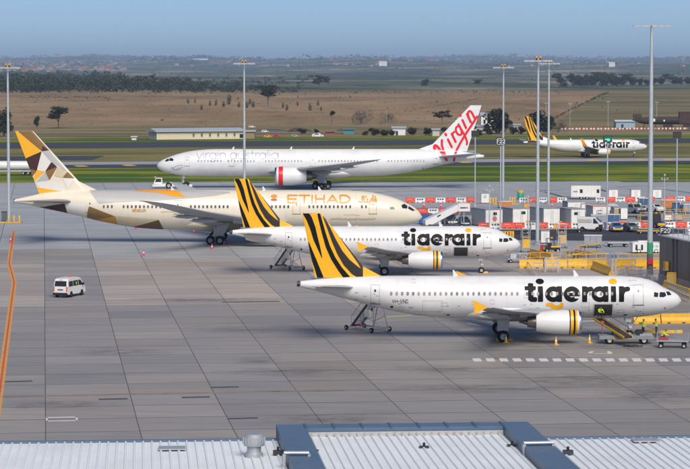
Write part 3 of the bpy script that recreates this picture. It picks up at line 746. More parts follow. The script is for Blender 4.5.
def tiger_fin(P, root, s=10.19, nx=681., gy=337., stretch=None):
    fin = [o for o in root.children if o.name.startswith('fin') and not o.name.startswith('fin_')][0]
    f = P.sp['fin']
    # normalised over the A320 fin, so that the other type wears the same pattern
    def nrm(px, py):
        d = (681. - px) / 10.19; z = 26 - (py - 72) / 10.12
        t = (z - 5.75) / (12.02 - 5.75); le = 30.3 + (35.3 - 30.3) * t; ch = 5.6 + (1.85 - 5.6) * t
        c = (d - le) / ch
        z2 = f['z0'] + t * (f['z1'] - f['z0']); le2 = f['le0'] + (f['le1'] - f['le0']) * t; ch2 = f['c0'] + (f['c1'] - f['c0']) * t
        return (le2 + c * ch2, z2)
    outline = [(f['le0'], f['z0']), (f['le1'], f['z1'] - .01), (f['le1'] + f['c1'], f['z1'] - .01), (f['le0'] + f['c0'], f['z0'])]
    k = f['c0'] / 5.6
    for side in (-1, 1):
        mb = MB()
        for i, (pts, w, mi) in enumerate(TIGER_STRIPES):
            pp = [nrm(*p) for p in pts]; ww = [x / 10.19 * k for x in w]
            mx = max(ww); xs = [p[0] for p in pp]; zs = [p[1] for p in pp]
            decal(lambda U, V: np.maximum(sd_path(U, V, pp, ww), sd_poly(U, V, outline)), (min(xs) - mx, max(xs) + mx, min(zs) - mx, max(zs) + mx), .09, P.finskin(side, .012 + .004 * i), mb, mi)
        mb.build('stripe_print', [black_p, brown_p], fin)
def tiger_text(P, root, u2d, base, k):
    """lettering in photograph pixels of the nearest aircraft: u to the right, v up from the baseline; k metres per pixel"""
    st = 4.9
    def ringl(cx, U, V): return sd_ring(U, V, cx, 7.5, 8.2, 7.6, st - .2)
    def t_(U, V): return np.minimum.reduce([sd_box(U, V, 526.6, 531.8, 1.5, 18.0, 1), sd_box(U, V, 523.2, 534.3, 11.4, 15.2, .4), sd_path(U, V, [(529.2, 4), (530, 2.4), (533.6, 2.4)], 4.8)])
    def i_(U, V): return sd_box(U, V, 536.2, 541.4, 0, 15.2, .8)
    def g_(U, V): return np.minimum(ringl(551.6, U, V), sd_box(U, V, 555, 560.2, 0, 15.2, .8))
    def e_(U, V): return np.maximum(np.minimum(ringl(570, U, V), sd_box(U, V, 565, 576.5, 5.6, 9.0)), -sd_box(U, V, 572.5, 579.5, 3.4, 5.6))
    def r_(a):
        return lambda U, V: np.minimum(sd_box(U, V, a, a + 5.1, 0, 15.2, .8), sd_path(U, V, [(a + 3, 8.5), (a + 5.2, 12), (a + 9, 12.6)], 4.6))
    def a_(U, V): return np.minimum(ringl(597.6, U, V), sd_box(U, V, 601, 606.2, 0, 15.2, .8))
    def i2(U, V): return sd_box(U, V, 608.6, 613.8, 0, 15.2, .8)
    mp0 = P.skin(P.sp['side'], .022); mp = lambda u, v: mp0(u2d - (u - 524) * k, base + v * k)
    mb = MB()
    for fn, x0, x1 in ((t_, 522, 535.5), (i_, 535, 542.5), (g_, 542.5, 561.5), (e_, 561, 579), (r_(580), 579, 592), (a_, 588.6, 607.5), (i2, 607.6, 615), (r_(616.6), 615.6, 629)):
        decal(fn, (x0, x1, -1, 19.5), .55, mp).build('letter', black_p, root)
    decal(lambda U, V: sd_ell(U, V, 538.6, 19.6, 4.1, 2.5), (533, 544, 16, 23), .5, mp).build('letter_dot', black_p, root)
    mo = MB()
    decal(lambda U, V: sd_ell(U, V, 611.2, 19.6, 4.1, 2.5), (606, 616.5, 16, 23), .5, mp).build('letter_dot', amber_p, root)
    decal(lambda U, V: sd_path(U, V, [(545.6, -2.6), (549.6, -2.8), (552, -5.4), (556.5, -5.8), (559.6, -4.0), (559.9, -2.4)], [3.2, 4.2, 4.4, 4.4, 4.2, 3.6]), (542, 565, -10, 1), .5, mp, mo)
    mo.build('letter_tail', amber_p, root)
def reg_text(P, root, txt, d, z, h, mat):
    mb = MB(); sg = 1 if P.sp['side'] < 0 else -1
    mp0 = P.skin(P.sp['side'], .02); text_decal(mb, txt, lambda u, v: mp0(d - sg * u, z + v), h, h * .17, h * .09); mb.build('registration', mat, root)

A320 = dict(L=37.57, main=17.71, side=-1, noseL=7.0, tailD=23.0,
  fus=dict(top=([0, .3, 1, 1.7, 2.6, 4, 6, 8, 27, 32, 35, 37.57], [3.45, 3.98, 4.42, 4.72, 5.30, 5.70, 5.88, 5.9, 5.9, 5.82, 5.62, 5.34]),
           bot=([0, .3, 1, 2.5, 4, 6, 8, 22.5, 25, 28, 32, 35, 37.57], [3.4, 2.92, 2.5, 2.05, 1.86, 1.77, 1.76, 1.76, 1.9, 2.38, 3.38, 4.2, 4.84]),
           hw=([0, .3, 1, 2.5, 4, 6, 8, 24, 28, 32, 35, 37.57], [.02, .55, 1.02, 1.6, 1.86, 1.97, 1.975, 1.975, 1.78, 1.2, .68, .24])),
  belly=(11.0, 22.6, 1.9, 2.45, 1.05),
  wing=[(1.2, 11.6, 7.4, 2.3, .13), (6.4, 14.5, 4.2, 2.85, .12), (12, 17.3, 2.7, 3.55, .11), (16.9, 19.5, 1.5, 4.35, .10)],
  fairings=[(4.6, 16.6, 2.2, 3.4), (8.6, 17.4, 2.75, 3.0), (12.4, 18.6, 3.3, 2.4)],
  stab=[(.2, 31.6, 4.2, 4.75, .1), (6.2, 35.1, 1.45, 5.35, .09)],
  eng=dict(d=10.35, y=5.75, z=1.98, r=1.18, len=4.35, pz=2.75, bands=[(.10, .145, amber_p), (.145, .185, black_p), (.185, .25, amber_p), (.25, .275, black_p)]),
  fin=dict(z0=5.70, z1=12.02, le0=30.3, le1=35.3, c0=5.6, c1=1.85, paint=yel_p, dorsal=(29.5, 5.9, 31.2, 6.8), dorsal_paint=yel_p),
  gear=dict(r=.57, w=.42, track=7.59, dual=.93, top=2.4, axles=1, gap=1, door=(-.55, .5, .7, -.6), nose=5.07, nr=.38, ntop=2.0),
  win_z=4.30, win=[(7.0, 13.6), (14.2, 15.3), (16.2, 28.6)], pitch=.533,
  doors=[(3.95, 3.2, 5.12, .95), (29.6, 3.25, 5.1, .85)], hatches=[(23.5, 2.5, 3.6, 1.9), (14.0, 3.9, 4.9, .55), (15.0, 3.9, 4.9, .55)],
  cockpit=[[(2.42, 4.32), (2.85, 4.42), (2.9, 3.98), (2.5, 3.92)], [(1.62, 4.02), (1.72, 4.34), (2.28, 4.4), (2.36, 3.94), (1.9, 3.9)], [(1.05, 4.08), (1.28, 4.38), (1.62, 4.42), (1.5, 4.04)]],
  ports=[(28.4, 2.95)], aerials=[10.2, 22.0], fence=amber_p)
def lift_spec(sp, dz):
    f = sp['fus']; f['top'] = (f['top'][0], [z + dz for z in f['top'][1]]); f['bot'] = (f['bot'][0], [z + dz for z in f['bot'][1]])
    sp['belly'] = (*sp['belly'][:3], sp['belly'][3] + dz, sp['belly'][4]); sp['wing'] = [(y, l, c, z + dz, t) for y, l, c, z, t in sp['wing']]; sp['stab'] = [(y, l, c, z + dz, t) for y, l, c, z, t in sp['stab']]
    sp['fairings'] = [(y, d, z + dz, l) for y, d, z, l in sp['fairings']]; sp['eng']['z'] += dz * .6; sp['eng']['pz'] += dz
    fn = sp['fin']; fn['z0'] += dz; fn['z1'] += dz; q = fn['dorsal']; fn['dorsal'] = (q[0], q[1] + dz, q[2], q[3] + dz); sp['gear']['top'] += dz; sp['gear']['ntop'] += dz; sp['win_z'] += dz
    sp['doors'] = [(d[0], d[1] + dz, d[2] + dz, *d[3:]) for d in sp['doors']]; sp['hatches'] = [(d[0], d[1] + dz, d[2] + dz, d[3]) for d in sp['hatches']]
    sp['cockpit'] = [[(x, z + dz) for x, z in p_] for p_ in sp['cockpit']]; sp['ports'] = [(d, z + dz) for d, z in sp['ports']]
lift_spec(A320, .2)
def tiger_a320(nose_px, gy, label, reg=None):
    p = G(nose_px, gy); root = thing('airliner', label, 'aircraft', (p.x - A320['main'], p.y, 0))
    P = build_plane(A320, root); tiger_fin(P, root); tiger_text(P, root, 15.41, 3.70, .0981)
    if reg: reg_text(P, root, 'VH-VNC', 28.35, 3.6, .29, silver_p if False else M('print_dark_grey', (.09, .09, .1), .4))
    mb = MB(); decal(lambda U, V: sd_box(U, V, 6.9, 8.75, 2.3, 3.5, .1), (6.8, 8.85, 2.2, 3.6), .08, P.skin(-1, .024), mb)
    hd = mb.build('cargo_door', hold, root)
    m2 = MB(); seam_path(m2, [(6.9, 2.3), (8.75, 2.3), (8.75, 3.5), (6.9, 3.5), (6.9, 2.3)], .09, P.skin(-1, .05), 0, .07); m2.build('door_frame', gear_white, hd)
    m3 = MB(); vs = []
    for k in range(5):
        a = R(10 + 80 * k / 4); vs += [(P.d0 - 6.9, -1.96 - 1.25 * math.sin(a) * .55, 3.4 + .55 * math.sin(a)), (P.d0 - 8.7, -1.96 - 1.25 * math.sin(a) * .55, 3.4 + .55 * math.sin(a))]
    for d in (5.6, 22.9):
        m4 = MB(); decal(lambda U, V: sd_ell(U, V, d, 2.35, .2, .07), (d - .3, d + .3, 2.2, 2.5), .05, P.skin(-1, .016), m4); m4.build('valve_port', hold, root)
    rr = random.Random(4); fus = [o for o in root.children if o.name.startswith('fuselage')][0]
    for k in range(16):
        d = rr.uniform(4, 31); z = rr.choice((2.35, 2.6, 3.2, 3.45, 5.2)) + rr.uniform(-.1, .1) + (max(0, d - 25) * .22); w = rr.uniform(.35, .8); h = rr.uniform(.25, .5)
        if 5.5 < d < 16.5 and z > 2.1 and z < 5.6 and z > 3.3: continue
        mq = MB(); seam_path(mq, [(d, z), (d + w, z), (d + w, z + h), (d, z + h), (d, z)], .028, P.skin(-1, .014)); mq.build('access_panel', seam, fus)
    mq = MB()
    for k in range(34):
        d = rr.uniform(3.5, 33); z = rr.uniform(2.4, 3.5) + max(0, d - 25) * .2
        if 6.5 < d < 9: continue
        w = rr.uniform(.08, .3); seam_path(mq, [(d, z), (d + w, z)], .05, P.skin(-1, .014))
    tag(mq.build('stencil_marks', M('stencil_grey', (.30, .29, .28), .5), fus), None, kind='stuff')
    m5 = MB(); decal(lambda U, V: sd_ell(U, V, 1.75, 3.02, .09, .09), (1.6, 1.9, 2.9, 3.15), .04, P.skin(-1, .016), m5); m5.build('probe_mark', red_p, root)
    MB().box(P.d0 - 15.2, P.d0 - 15.5, -16.6, -16.4, 4.45, 4.52).build('navigation_light', M('green_lens', (.05, .55, .2), .2), root)
    return root, P
NEAR, PN = tiger_a320(681, 337.6, 'nearest white twin-jet with yellow black-striped tail, black lettering and open cargo door', True)
MID, PM = tiger_a320(520.5, 272.9, 'white twin-jet with yellow black-striped tail standing between nearest jet and cream airliner')

# ---- cream wide-body with faceted tail
W787 = dict(L=62.4, main=31.4, side=-1, noseL=13.5, tailD=39.0, paint=cream_p, belly_paint=M('belly_cream', (.62, .54, .41), .32, var=.04),
  fus=dict(top=([0, .5, 1.2, 2.6, 4.9, 7.9, 11, 14, 50, 56, 62.4], [3.9, 4.75, 5.35, 6.15, 7.05, 7.7, 7.95, 8.0, 8.0, 7.8, 6.55]),
           bot=([0, .5, 1.2, 2.6, 4.9, 7.9, 11, 39, 43, 48, 54, 59, 62.4], [3.8, 3.25, 2.95, 2.6, 2.25, 2.05, 2.0, 2.0, 2.2, 3.0, 4.4, 5.45, 6.15]),
           hw=([0, .5, 1.2, 2.6, 4.9, 7.9, 11, 41, 48, 54, 59, 62.4], [.02, .62, 1.05, 1.65, 2.3, 2.72, 2.885, 2.885, 2.5, 1.65, .85, .25])),
  belly=(20.5, 38.5, 2.9, 3.05, 1.55),
  wing=[(2.0, 20.2, 12.4, 3.2, .13), (9.5, 25.7, 7.4, 4.1, .115), (18, 31.2, 4.9, 5.5, .1), (26, 36.3, 2.9, 7.1, .09), (28.4, 38.4, 1.7, 7.6, .085), (30.0, 40.4, .5, 7.9, .08)],
  fairings=[(6.5, 29.5, 3.3, 5.0), (12.5, 30.6, 4.0, 4.6), (18.0, 33.3, 4.9, 3.8)],
  stab=[(.4, 52.6, 6.6, 6.25, .1), (9.9, 59.0, 1.9, 6.75, .08)],
  stab_paint=M('stab_dark_grey', (.20, .19, .19), .4, var=.1),
  eng=dict(d=21.2, y=9.75, z=2.35, r=1.82, len=5.4, pz=3.9, paint=pale_p),
  fin=dict(z0=6.6, z1=17.0, le0=50.0, le1=59.4, c0=8.2, c1=2.75, dorsal=(49.8, 8.02, 53.2, 9.7)),
  gear=dict(r=.66, w=.5, track=9.8, dual=1.3, top=3.2, axles=2, gap=1.45, door=(-.5, 1.2, 2.3, .5), nose=5.6, nr=.5, ntop=2.3),
  win_z=5.6, win=[(8.6, 9.8), (11.0, 17.3), (20.4, 27.2), (29.6, 35.5), (39.2, 45.6), (47.2, 48.8)], pitch=.62, win_size=(.28, .47), win_mat=cabin_d,
  doors=[(7.0, 4.5, 6.5, 1.1, .06, gold_p), (18.6, 4.5, 6.5, 1.1, .06, gold_p), (36.6, 4.5, 6.5, 1.1, .06, gold_p), (50.0, 4.7, 6.6, 1.15, .07, pale_p)],
  cockpit=[[(2.25, 5.62), (2.75, 5.95), (3.2, 5.75), (3.05, 5.28), (2.3, 5.22)], [(1.05, 4.88), (1.6, 5.3), (2.1, 5.6), (2.15, 5.2), (1.5, 4.85)]],
  ports=[(42.0, 3.0), (43.3, 3.05)], aerials=[15.5, 24.0, 38.0])
p = G(422, 242.2)
ETI = thing('airliner', 'cream wide-body airliner with amber and brown faceted tail', 'aircraft', (p.x - 31.4, p.y, 0))
PE = build_plane(W787, ETI)
e_d = lambda px: (422 - px) / 6.545
e_z = lambda py: 26 - (py - 72) / 6.53
def facets(P, parent, polys, mapf_of, clip=None, i0=0):
    by = {}
    for i, (pl, mt) in enumerate(polys):
        mb = by.setdefault(mt.name, (MB(), mt))[0]; pp = [(e_d(x), e_z(y)) for x, y in pl]; xs = [q[0] for q in pp]; zs = [q[1] for q in pp]
        fn = (lambda U, V: sd_poly(U, V, pp)) if clip is None else (lambda U, V: np.maximum(sd_poly(U, V, pp), sd_poly(U, V, clip)))
        decal(fn, (min(xs) - .1, max(xs) + .1, min(zs) - .1, max(zs) + .1), .16, mapf_of(.012 + .0025 * (i + i0)), mb)
    for k, (mb, mt) in by.items(): mb.build('facet_print', mt, parent)
fC = lambda x, y: (10 + x / 5.21, 125 + y / 5.21)          # enlargement of the tail
fin_o = [o for o in ETI.children if o.name.startswith('fin')][0]
ff = W787['fin']; fclip = [(ff['le0'] + .25, ff['z0']), (ff['le1'] + .12, ff['z1'] - .01), (ff['le1'] + ff['c1'] - .005, ff['z1'] - .01), (ff['le0'] + ff['c0'] - .005, ff['z0'])]
TAILF = [([(12, 8), (166, 135), (66, 178)], amber_p), ([(14, 8), (140, 20), (215, 140), (166, 135)], bronze_p), ([(66, 178), (166, 135), (140, 236), (90, 226)], maroon_p), ([(170, 105), (215, 140), (166, 135)], maroon_p),
  ([(88, 224), (140, 236), (106, 280)], bronze_p), ([(140, 230), (181, 240), (108, 306)], amber_p), ([(166, 135), (215, 190), (183, 240), (140, 232)], pale_p), ([(183, 242), (205, 286), (150, 300), (136, 292)], dove_p),
  ([(215, 190), (247, 215), (183, 240)], maroon_p), ([(183, 240), (247, 215), (205, 287)], bronze_p), ([(215, 190), (300, 240), (247, 215)], pale_p), ([(300, 240), (337, 276), (272, 273)], bronze_p),
  ([(247, 215), (300, 240), (272, 273), (230, 262)], sand_p), ([(205, 287), (272, 300), (290, 345), (150, 325), (136, 296)], pale_p), ([(126, 320), (292, 346), (150, 396)], amber_p), ([(272, 273), (337, 276), (300, 330)], pale_p), ([(166, 135), (205, 130), (300, 240), (215, 190)], dove_p)]
for sd_ in (-1, 1):
    facets(PE, fin_o, [([fC(*q) for q in pl], mt) for pl, mt in TAILF], lambda off: PE.finskin(sd_, off), fclip)
fB = lambda x, y: (x / 4.006, 120 + y / 4.006)
BODYF = [([(130, 352), (262, 330), (276, 394), (200, 372)], maroon_p), ([(276, 394), (262, 330), (345, 330), (340, 404)], pale_p), ([(360, 340), (468, 382), (380, 404), (344, 404)], bronze_p), ([(344, 404), (468, 380), (474, 432), (400, 425)], M('print_ochre', (.55, .27, .02), .35, var=.05)),
  ([(474, 380), (640, 393), (640, 400), (520, 428), (474, 428)], sand_p), ([(516, 430), (640, 394), (656, 436), (516, 440)], M('print_dark_bronze', (.12, .065, .02), .35, var=.08)), ([(345, 262), (400, 330), (460, 325), (640, 318), (860, 300), (940, 285), (700, 278)], dove_p)]
facets(PE, [o for o in ETI.children if o.name.startswith('fuselage')][0], [([fB(*q) for q in pl], mt) for pl, mt in BODYF], lambda off: PE.skin(-1, off))
facets(PE, [o for o in ETI.children if o.name.startswith('fuselage')][0], [([(124, 189.0), (160, 188.6), (178, 190.5), (187, 196.2), (176, 195.6), (160, 192.2), (140, 190.4)], orange_p)], lambda off: PE.skin(-1, off), None, 12)
eti_f = [o for o in ETI.children if o.name.startswith('fuselage')][0]
mb = MB(); mp0 = PE.skin(-1, .03)
u_ = 0.0
for ch_ in 'ETIHAD':
    mb = MB(); w_ = text_decal(mb, ch_, lambda u, v: mp0(e_d(287.6) - u - u_, e_z(201.2) + v), 1.05, .24, .07, 0, 1.72); mb.build('letter', gold_p, ETI); u_ += w_
mb = MB()   # second script after the name, small stamped marks and the web address under the windows
ar = [[(0, .2), (.1, 0), (.5, .02), (.55, .9)], [(.8, .9), (.8, 0), (1.3, .05), (1.35, .5)], [(1.1, .85), (1.16, .85)], [(1.3, 0), (1.9, 0), (1.95, .5)], [(1.7, -.3), (1.76, -.3)], [(2.2, 1), (2.2, .05)], [(2.4, .3), (2.6, .55), (2.75, .2), (2.5, 0), (2.4, .3)], [(2.5, .8), (2.56, .8)]]
for pth in ar:
    pth = [(x * .98, y * .95) for x, y in pth]; xs = [q[0] for q in pth]; ys = [q[1] for q in pth]
    decal(lambda U, V: sd_path(U, V, pth, .2), (min(xs) - .2, max(xs) + .2, min(ys) - .2, max(ys) + .2), .07, lambda u, v: mp0(e_d(358.6) - u, e_z(200.8) + v), mb)
tag(mb.build('lettering', gold_p, ETI), None, kind='stuff')
mb = MB()
text_decal(mb, 'etihad.com', lambda u, v: mp0(e_d(133.5) - u, e_z(210.2) + v), .34, .075, .04, 0, .62)
tag(mb.build('lettering', gold_p, ETI), None, kind='stuff')
mb = MB(); random.seed(5)
for a0, a1, yy, h in ((331, 372, 217.5, .34), (344, 358, 213.4, .12), (162, 176, 210.2, .2)):
    x = a0
    while x < a1:
        wdt = random.uniform(1.2, 3.2); seam_path(mb, [(e_d(x), e_z(yy)), (e_d(x + wdt), e_z(yy) + random.uniform(-.1, .1))], h * .5, PE.skin(-1, .028)); x += wdt + .5
tag(mb.build('lettering', M('print_pale_gold', (.58, .44, .26), .35), ETI), None, kind='stuff')
mb = MB(); decal(lambda U, V: sd_ell(U, V, 0, 0, .5, .26), (-.8, .8, -.5, .5), .1, lambda u, v: mp0(e_d(274.2) - u, e_z(195.2) + v), mb, 0)
decal(lambda U, V: sd_ell(U, V, 0, 0, .5, .2), (-.8, .8, -.5, .5), .1, lambda u, v: mp0(e_d(274.2) - u, e_z(198.6) + v), mb, 1)
mb.build('emblem', [gold_p, M('print_crimson', (.5, .05, .04), .35)], ETI)
mb = MB(); decal(lambda U, V: sd_box(U, V, -.3, .3, -.2, .2), (-.4, .4, -.3, .3), .1, lambda u, v: mp0(e_d(391.6) - u, e_z(206.8) + v), mb, 0)
decal(lambda U, V: sd_box(U, V, -.1, .3, -.2, .0), (-.2, .4, -.3, .1), .1, lambda u, v: mp0(e_d(392.4) - u, e_z(206.6) + v), mb, 1)
mb.build('flag_print', [M('print_green', (.03, .35, .2), .35), red_p], ETI)
reg_text(PE, ETI, 'A-HL', e_d(109), e_z(210.2), .34, dove_p) if 'L' in GL else None

# ---- white stretched wide-body, nose to the left
W777 = dict(L=73.6, main=37.1, side=1, noseL=13.0, tailD=48.0,
  fus=dict(top=([0, .5, 1.3, 2.8, 5, 8, 11, 14, 57, 66, 73.6], [5.0, 5.75, 6.3, 6.95, 7.7, 8.35, 8.65, 8.75, 8.75, 8.45, 7.35]),
           bot=([0, .5, 1.3, 2.8, 5, 8, 11, 46, 51, 57, 64, 70, 73.6], [4.9, 4.25, 3.8, 3.3, 2.9, 2.62, 2.55, 2.55, 2.75, 3.55, 5.1, 6.3, 6.85]),
           hw=([0, .5, 1.3, 2.8, 5, 8, 11, 49, 56, 63, 69, 73.6], [.02, .75, 1.3, 2.0, 2.55, 2.95, 3.1, 3.1, 2.75, 1.95, 1.0, .12])),
  belly=(25, 46, 3.1, 3.5, 1.55),
  wing=[(2.0, 24.8, 14.0, 3.7, .13), (10, 31.0, 8.6, 4.5, .115), (20, 38.6, 5.4, 5.7, .1), (28.8, 45.2, 3.1, 6.9, .09), (31.2, 47.8, 1.6, 7.3, .085), (32.4, 49.6, .5, 7.55, .08)],
  fairings=[(7, 36, 3.9, 6), (13.5, 37.6, 4.7, 5.4), (20, 41, 5.4, 4.4)],
  stab=[(.5, 62.3, 7.2, 6.9, .1), (10.7, 70.0, 2.4, 8.0, .08)],
  eng=dict(d=26.8, y=9.6, z=3.05, r=2.12, len=7.0, pz=4.6, bands=[(.12, .26, red_p)]),
  fin=dict(z0=8.2, z1=18.55, le0=60.4, le1=70.5, c0=9.3, c1=2.45, dorsal=(58.8, 8.7, 62.5, 10.0)),
  gear=dict(r=.67, w=.52, track=10.97, dual=1.4, top=3.4, axles=3, gap=1.46, door=(-1.2, .6, 1.4, -.4), nose=5.9, nr=.54, ntop=3.0),
  win_z=6.15, win=[(9.5, 15.0), (16.2, 22.0), (24.6, 33.2), (36.5, 49.5), (52.0, 60.0)], pitch=.72, win_size=(.26, .4), win_mat=M('cabin_window_grey', (.30, .30, .31), .15, rand=.3),
  doors=[(6.4, 5.0, 6.95, 1.1), (16.4, 5.0, 6.95, 1.1), (34.5, 5.0, 6.95, 1.1), (62.2, 5.4, 7.2, 1.1)],
  cockpit=[[(2.9, 6.62), (3.35, 6.78), (3.9, 6.5), (3.8, 6.1), (2.95, 6.12)], [(1.9, 6.05), (2.35, 6.52), (2.8, 6.6), (2.85, 6.12), (2.1, 5.92)]],
  ports=[(59.8, 4.4)], aerials=[17, 30, 44])
p = G(157, 187.8); VIR = thing('airliner', 'long white wide-body airliner with red script on tail, nose to the left', 'aircraft', (p.x + 37.1, p.y, 0), math.pi)
PV = build_plane(W777, VIR)
v_d = lambda px: (px - 157) / 4.455
v_z = lambda py: 26 - (py - 72) / 4.452
mb = MB(); mp0 = PV.skin(1, .03)
u_ = 0.0
for ch_ in 'virgin australia':
    mb = MB(); w_ = text_decal(mb, ch_, lambda u, v: mp0(v_d(197.4) + u + u_, v_z(158.4) + v), 1.33, .17, .08, 0, 1.06); u_ += w_
    if mb.v: mb.build('letter', silver_p, VIR)
mb = MB()   # figurehead drawing beside the cockpit
for pth in ([(172, 169), (176, 166), (182, 164.5), (184, 165)], [(174, 170.2), (178, 168.2), (184, 166.6)], [(172.5, 166.5), (175, 169), (178, 169.8), (181.5, 168.6)], [(186, 165.4), (190.5, 165.4)]):
    pp = [(v_d(x), v_z(y)) for x, y in pth]; xs = [q[0] for q in pp]; zs = [q[1] for q in pp]
    decal(lambda U, V: sd_path(U, V, pp, .16), (min(xs) - .2, max(xs) + .2, min(zs) - .2, max(zs) + .2), .08, mp0, mb)
mb.build('figurehead_print', silver_p, VIR)
vC = lambda x, y: (v_d(410 + x / 5.87), v_z(95 + y / 5.87))
def vT(u, v):                      # along the rising baseline of the tail script (enlargement pixels)
    return (205 + .6 * u - .8 * v, 385 - .8 * u - .6 * v)
def bez(pts, n=7):                 # smooth curve through the points
    P = [np.array(q, float) for q in pts]; out = []
    for i in range(len(P) - 1):
        p0 = P[max(i - 1, 0)]; p1 = P[i]; p2 = P[i + 1]; p3 = P[min(i + 2, len(P) - 1)]
        for k in range(n):
            t = k / n; out.append(tuple(.5 * ((2 * p1) + (-p0 + p2) * t + (2 * p0 - 5 * p1 + 4 * p2 - p3) * t * t + (-p0 + 3 * p1 - 3 * p2 + p3) * t ** 3)))
    return out + [tuple(P[-1])]
VS0 = [([(20, 84), (28, 96), (40, 96), (40, 76), (26, 34), (12, -6)], 16), ([(12, -6), (40, 34), (64, 66), (88, 84)], 14), ([(90, 14), (112, 58)], 14), ([(126, 83), (129, 89)], 15), ([(128, 14), (152, 60)], 14), ([(140, 38), (156, 57), (170, 55)], 12),
       ([(214, 54), (200, 62), (182, 52), (172, 30), (180, 14), (196, 20), (212, 44)], 12.5), ([(220, 62), (204, 26), (188, -10), (170, -38), (156, -48)], 13), ([(230, 14), (254, 58)], 14), ([(268, 83), (271, 89)], 15), ([(274, 12), (298, 58)], 14),
       ([(286, 34), (304, 56), (320, 58), (322, 42), (306, 8)], 13), ([(322, 2), (270, -2), (200, -6), (130, -14), (70, -26), (34, -44)], 13.5)]
VS = [([vT(*q) for q in bez(p_)], w) for p_, w in VS0]
fv = [o for o in VIR.children if o.name.startswith('fin')][0]
for sd_ in (1, -1):
    mb = MB()
    for i, (pth, w) in enumerate(VS):
        pp = [vC(*q) for q in pth]; ww = [x / 5.87 / 4.455 for x in [w] * len(pth)]
        mx = max(ww); xs = [q[0] for q in pp]; zs = [q[1] for q in pp]
        def mpv(d, z, i=i): 
            if z > PV.top(d) - .3 and z > 8.2: return PV.finskin(sd_, .02 + .002 * i)(d, z)
            return PV.skin(sd_, .02 + .002 * i)(d, z)
        decal(lambda U, V: sd_path(U, V, pp, ww), (min(xs) - mx, max(xs) + mx, min(zs) - mx, max(zs) + mx), .11, mpv, mb)
    mb.build('script_print', red_p, fv)

# ---- far striped-tail jet on the taxiway
B738 = dict(L=39.3, main=19.6, side=-1, noseL=7.5, tailD=25.0,
  fus=dict(top=([0, .3, 1, 1.8, 2.8, 4.2, 6, 8, 29, 34, 39.3], [3.0, 3.45, 3.85, 4.2, 4.8, 5.12, 5.28, 5.3, 5.3, 5.2, 4.7]),
           bot=([0, .3, 1, 2.5, 4, 6, 24, 27, 31, 35, 39.3], [2.9, 2.5, 2.15, 1.7, 1.45, 1.32, 1.32, 1.6, 2.5, 3.55, 4.35]),
           hw=([0, .3, 1, 2.5, 4, 6, 8, 26, 30, 34, 37, 39.3], [.02, .5, .9, 1.45, 1.72, 1.87, 1.88, 1.88, 1.6, 1.05, .5, .15])),
  belly=(12.5, 24, 1.85, 2.0, .95),
  wing=[(1.2, 13.4, 7.6, 1.95, .13), (5.8, 16.7, 4.3, 2.3, .12), (12, 20.3, 2.7, 3.0, .11), (16.9, 23.1, 1.5, 3.6, .1)],
  fairings=[(4.5, 19, 1.75, 3.2), (8.8, 20, 2.35, 2.8)], stab=[(.3, 33.6, 4.3, 4.6, .1), (7.1, 37.6, 1.4, 5.3, .08)],
  eng=dict(d=13.0, y=4.83, z=1.62, r=1.08, len=3.9, pz=2.5, bands=[(.1, .2, amber_p), (.24, .3, amber_p)]),
  fin=dict(z0=5.0, z1=12.45, le0=32.0, le1=37.2, c0=5.4, c1=1.75, paint=yel_p, dorsal=(30.4, 5.25, 33.0, 6.3), dorsal_paint=white_p),
  gear=dict(r=.56, w=.42, track=5.7, dual=.86, top=2.1, axles=1, gap=1, door=(-.5, .4, .5, -.5), nose=4.0, nr=.35, ntop=1.6),
  win_z=3.95, win=[(7, 30)], pitch=.56, win_size=(.22, .3), win_mat=MATS['cabin_window_grey'], doors=[(4.4, 2.9, 4.7, .85), (31.2, 3.1, 4.7, .8)],
  cockpit=[[(2.2, 4.35), (2.7, 4.5), (2.9, 4.1), (2.3, 4.0)], [(1.5, 4.0), (2.1, 4.33), (2.2, 4.0), (1.6, 3.82)]], aerials=[11, 24], winglet=orange_p)
p = G(647, 156.4); yaw = R(9)
B7 = thing('airliner', 'small distant white jet with striped tail taxiing beyond the grass', 'aircraft', (p.x - 19.6 * math.cos(yaw), p.y - 19.6 * math.sin(yaw), 0), yaw)
PB = build_plane(B738, B7); tiger_fin(PB, B7); tiger_text(PB, B7, 18.0, 2.75, .116)
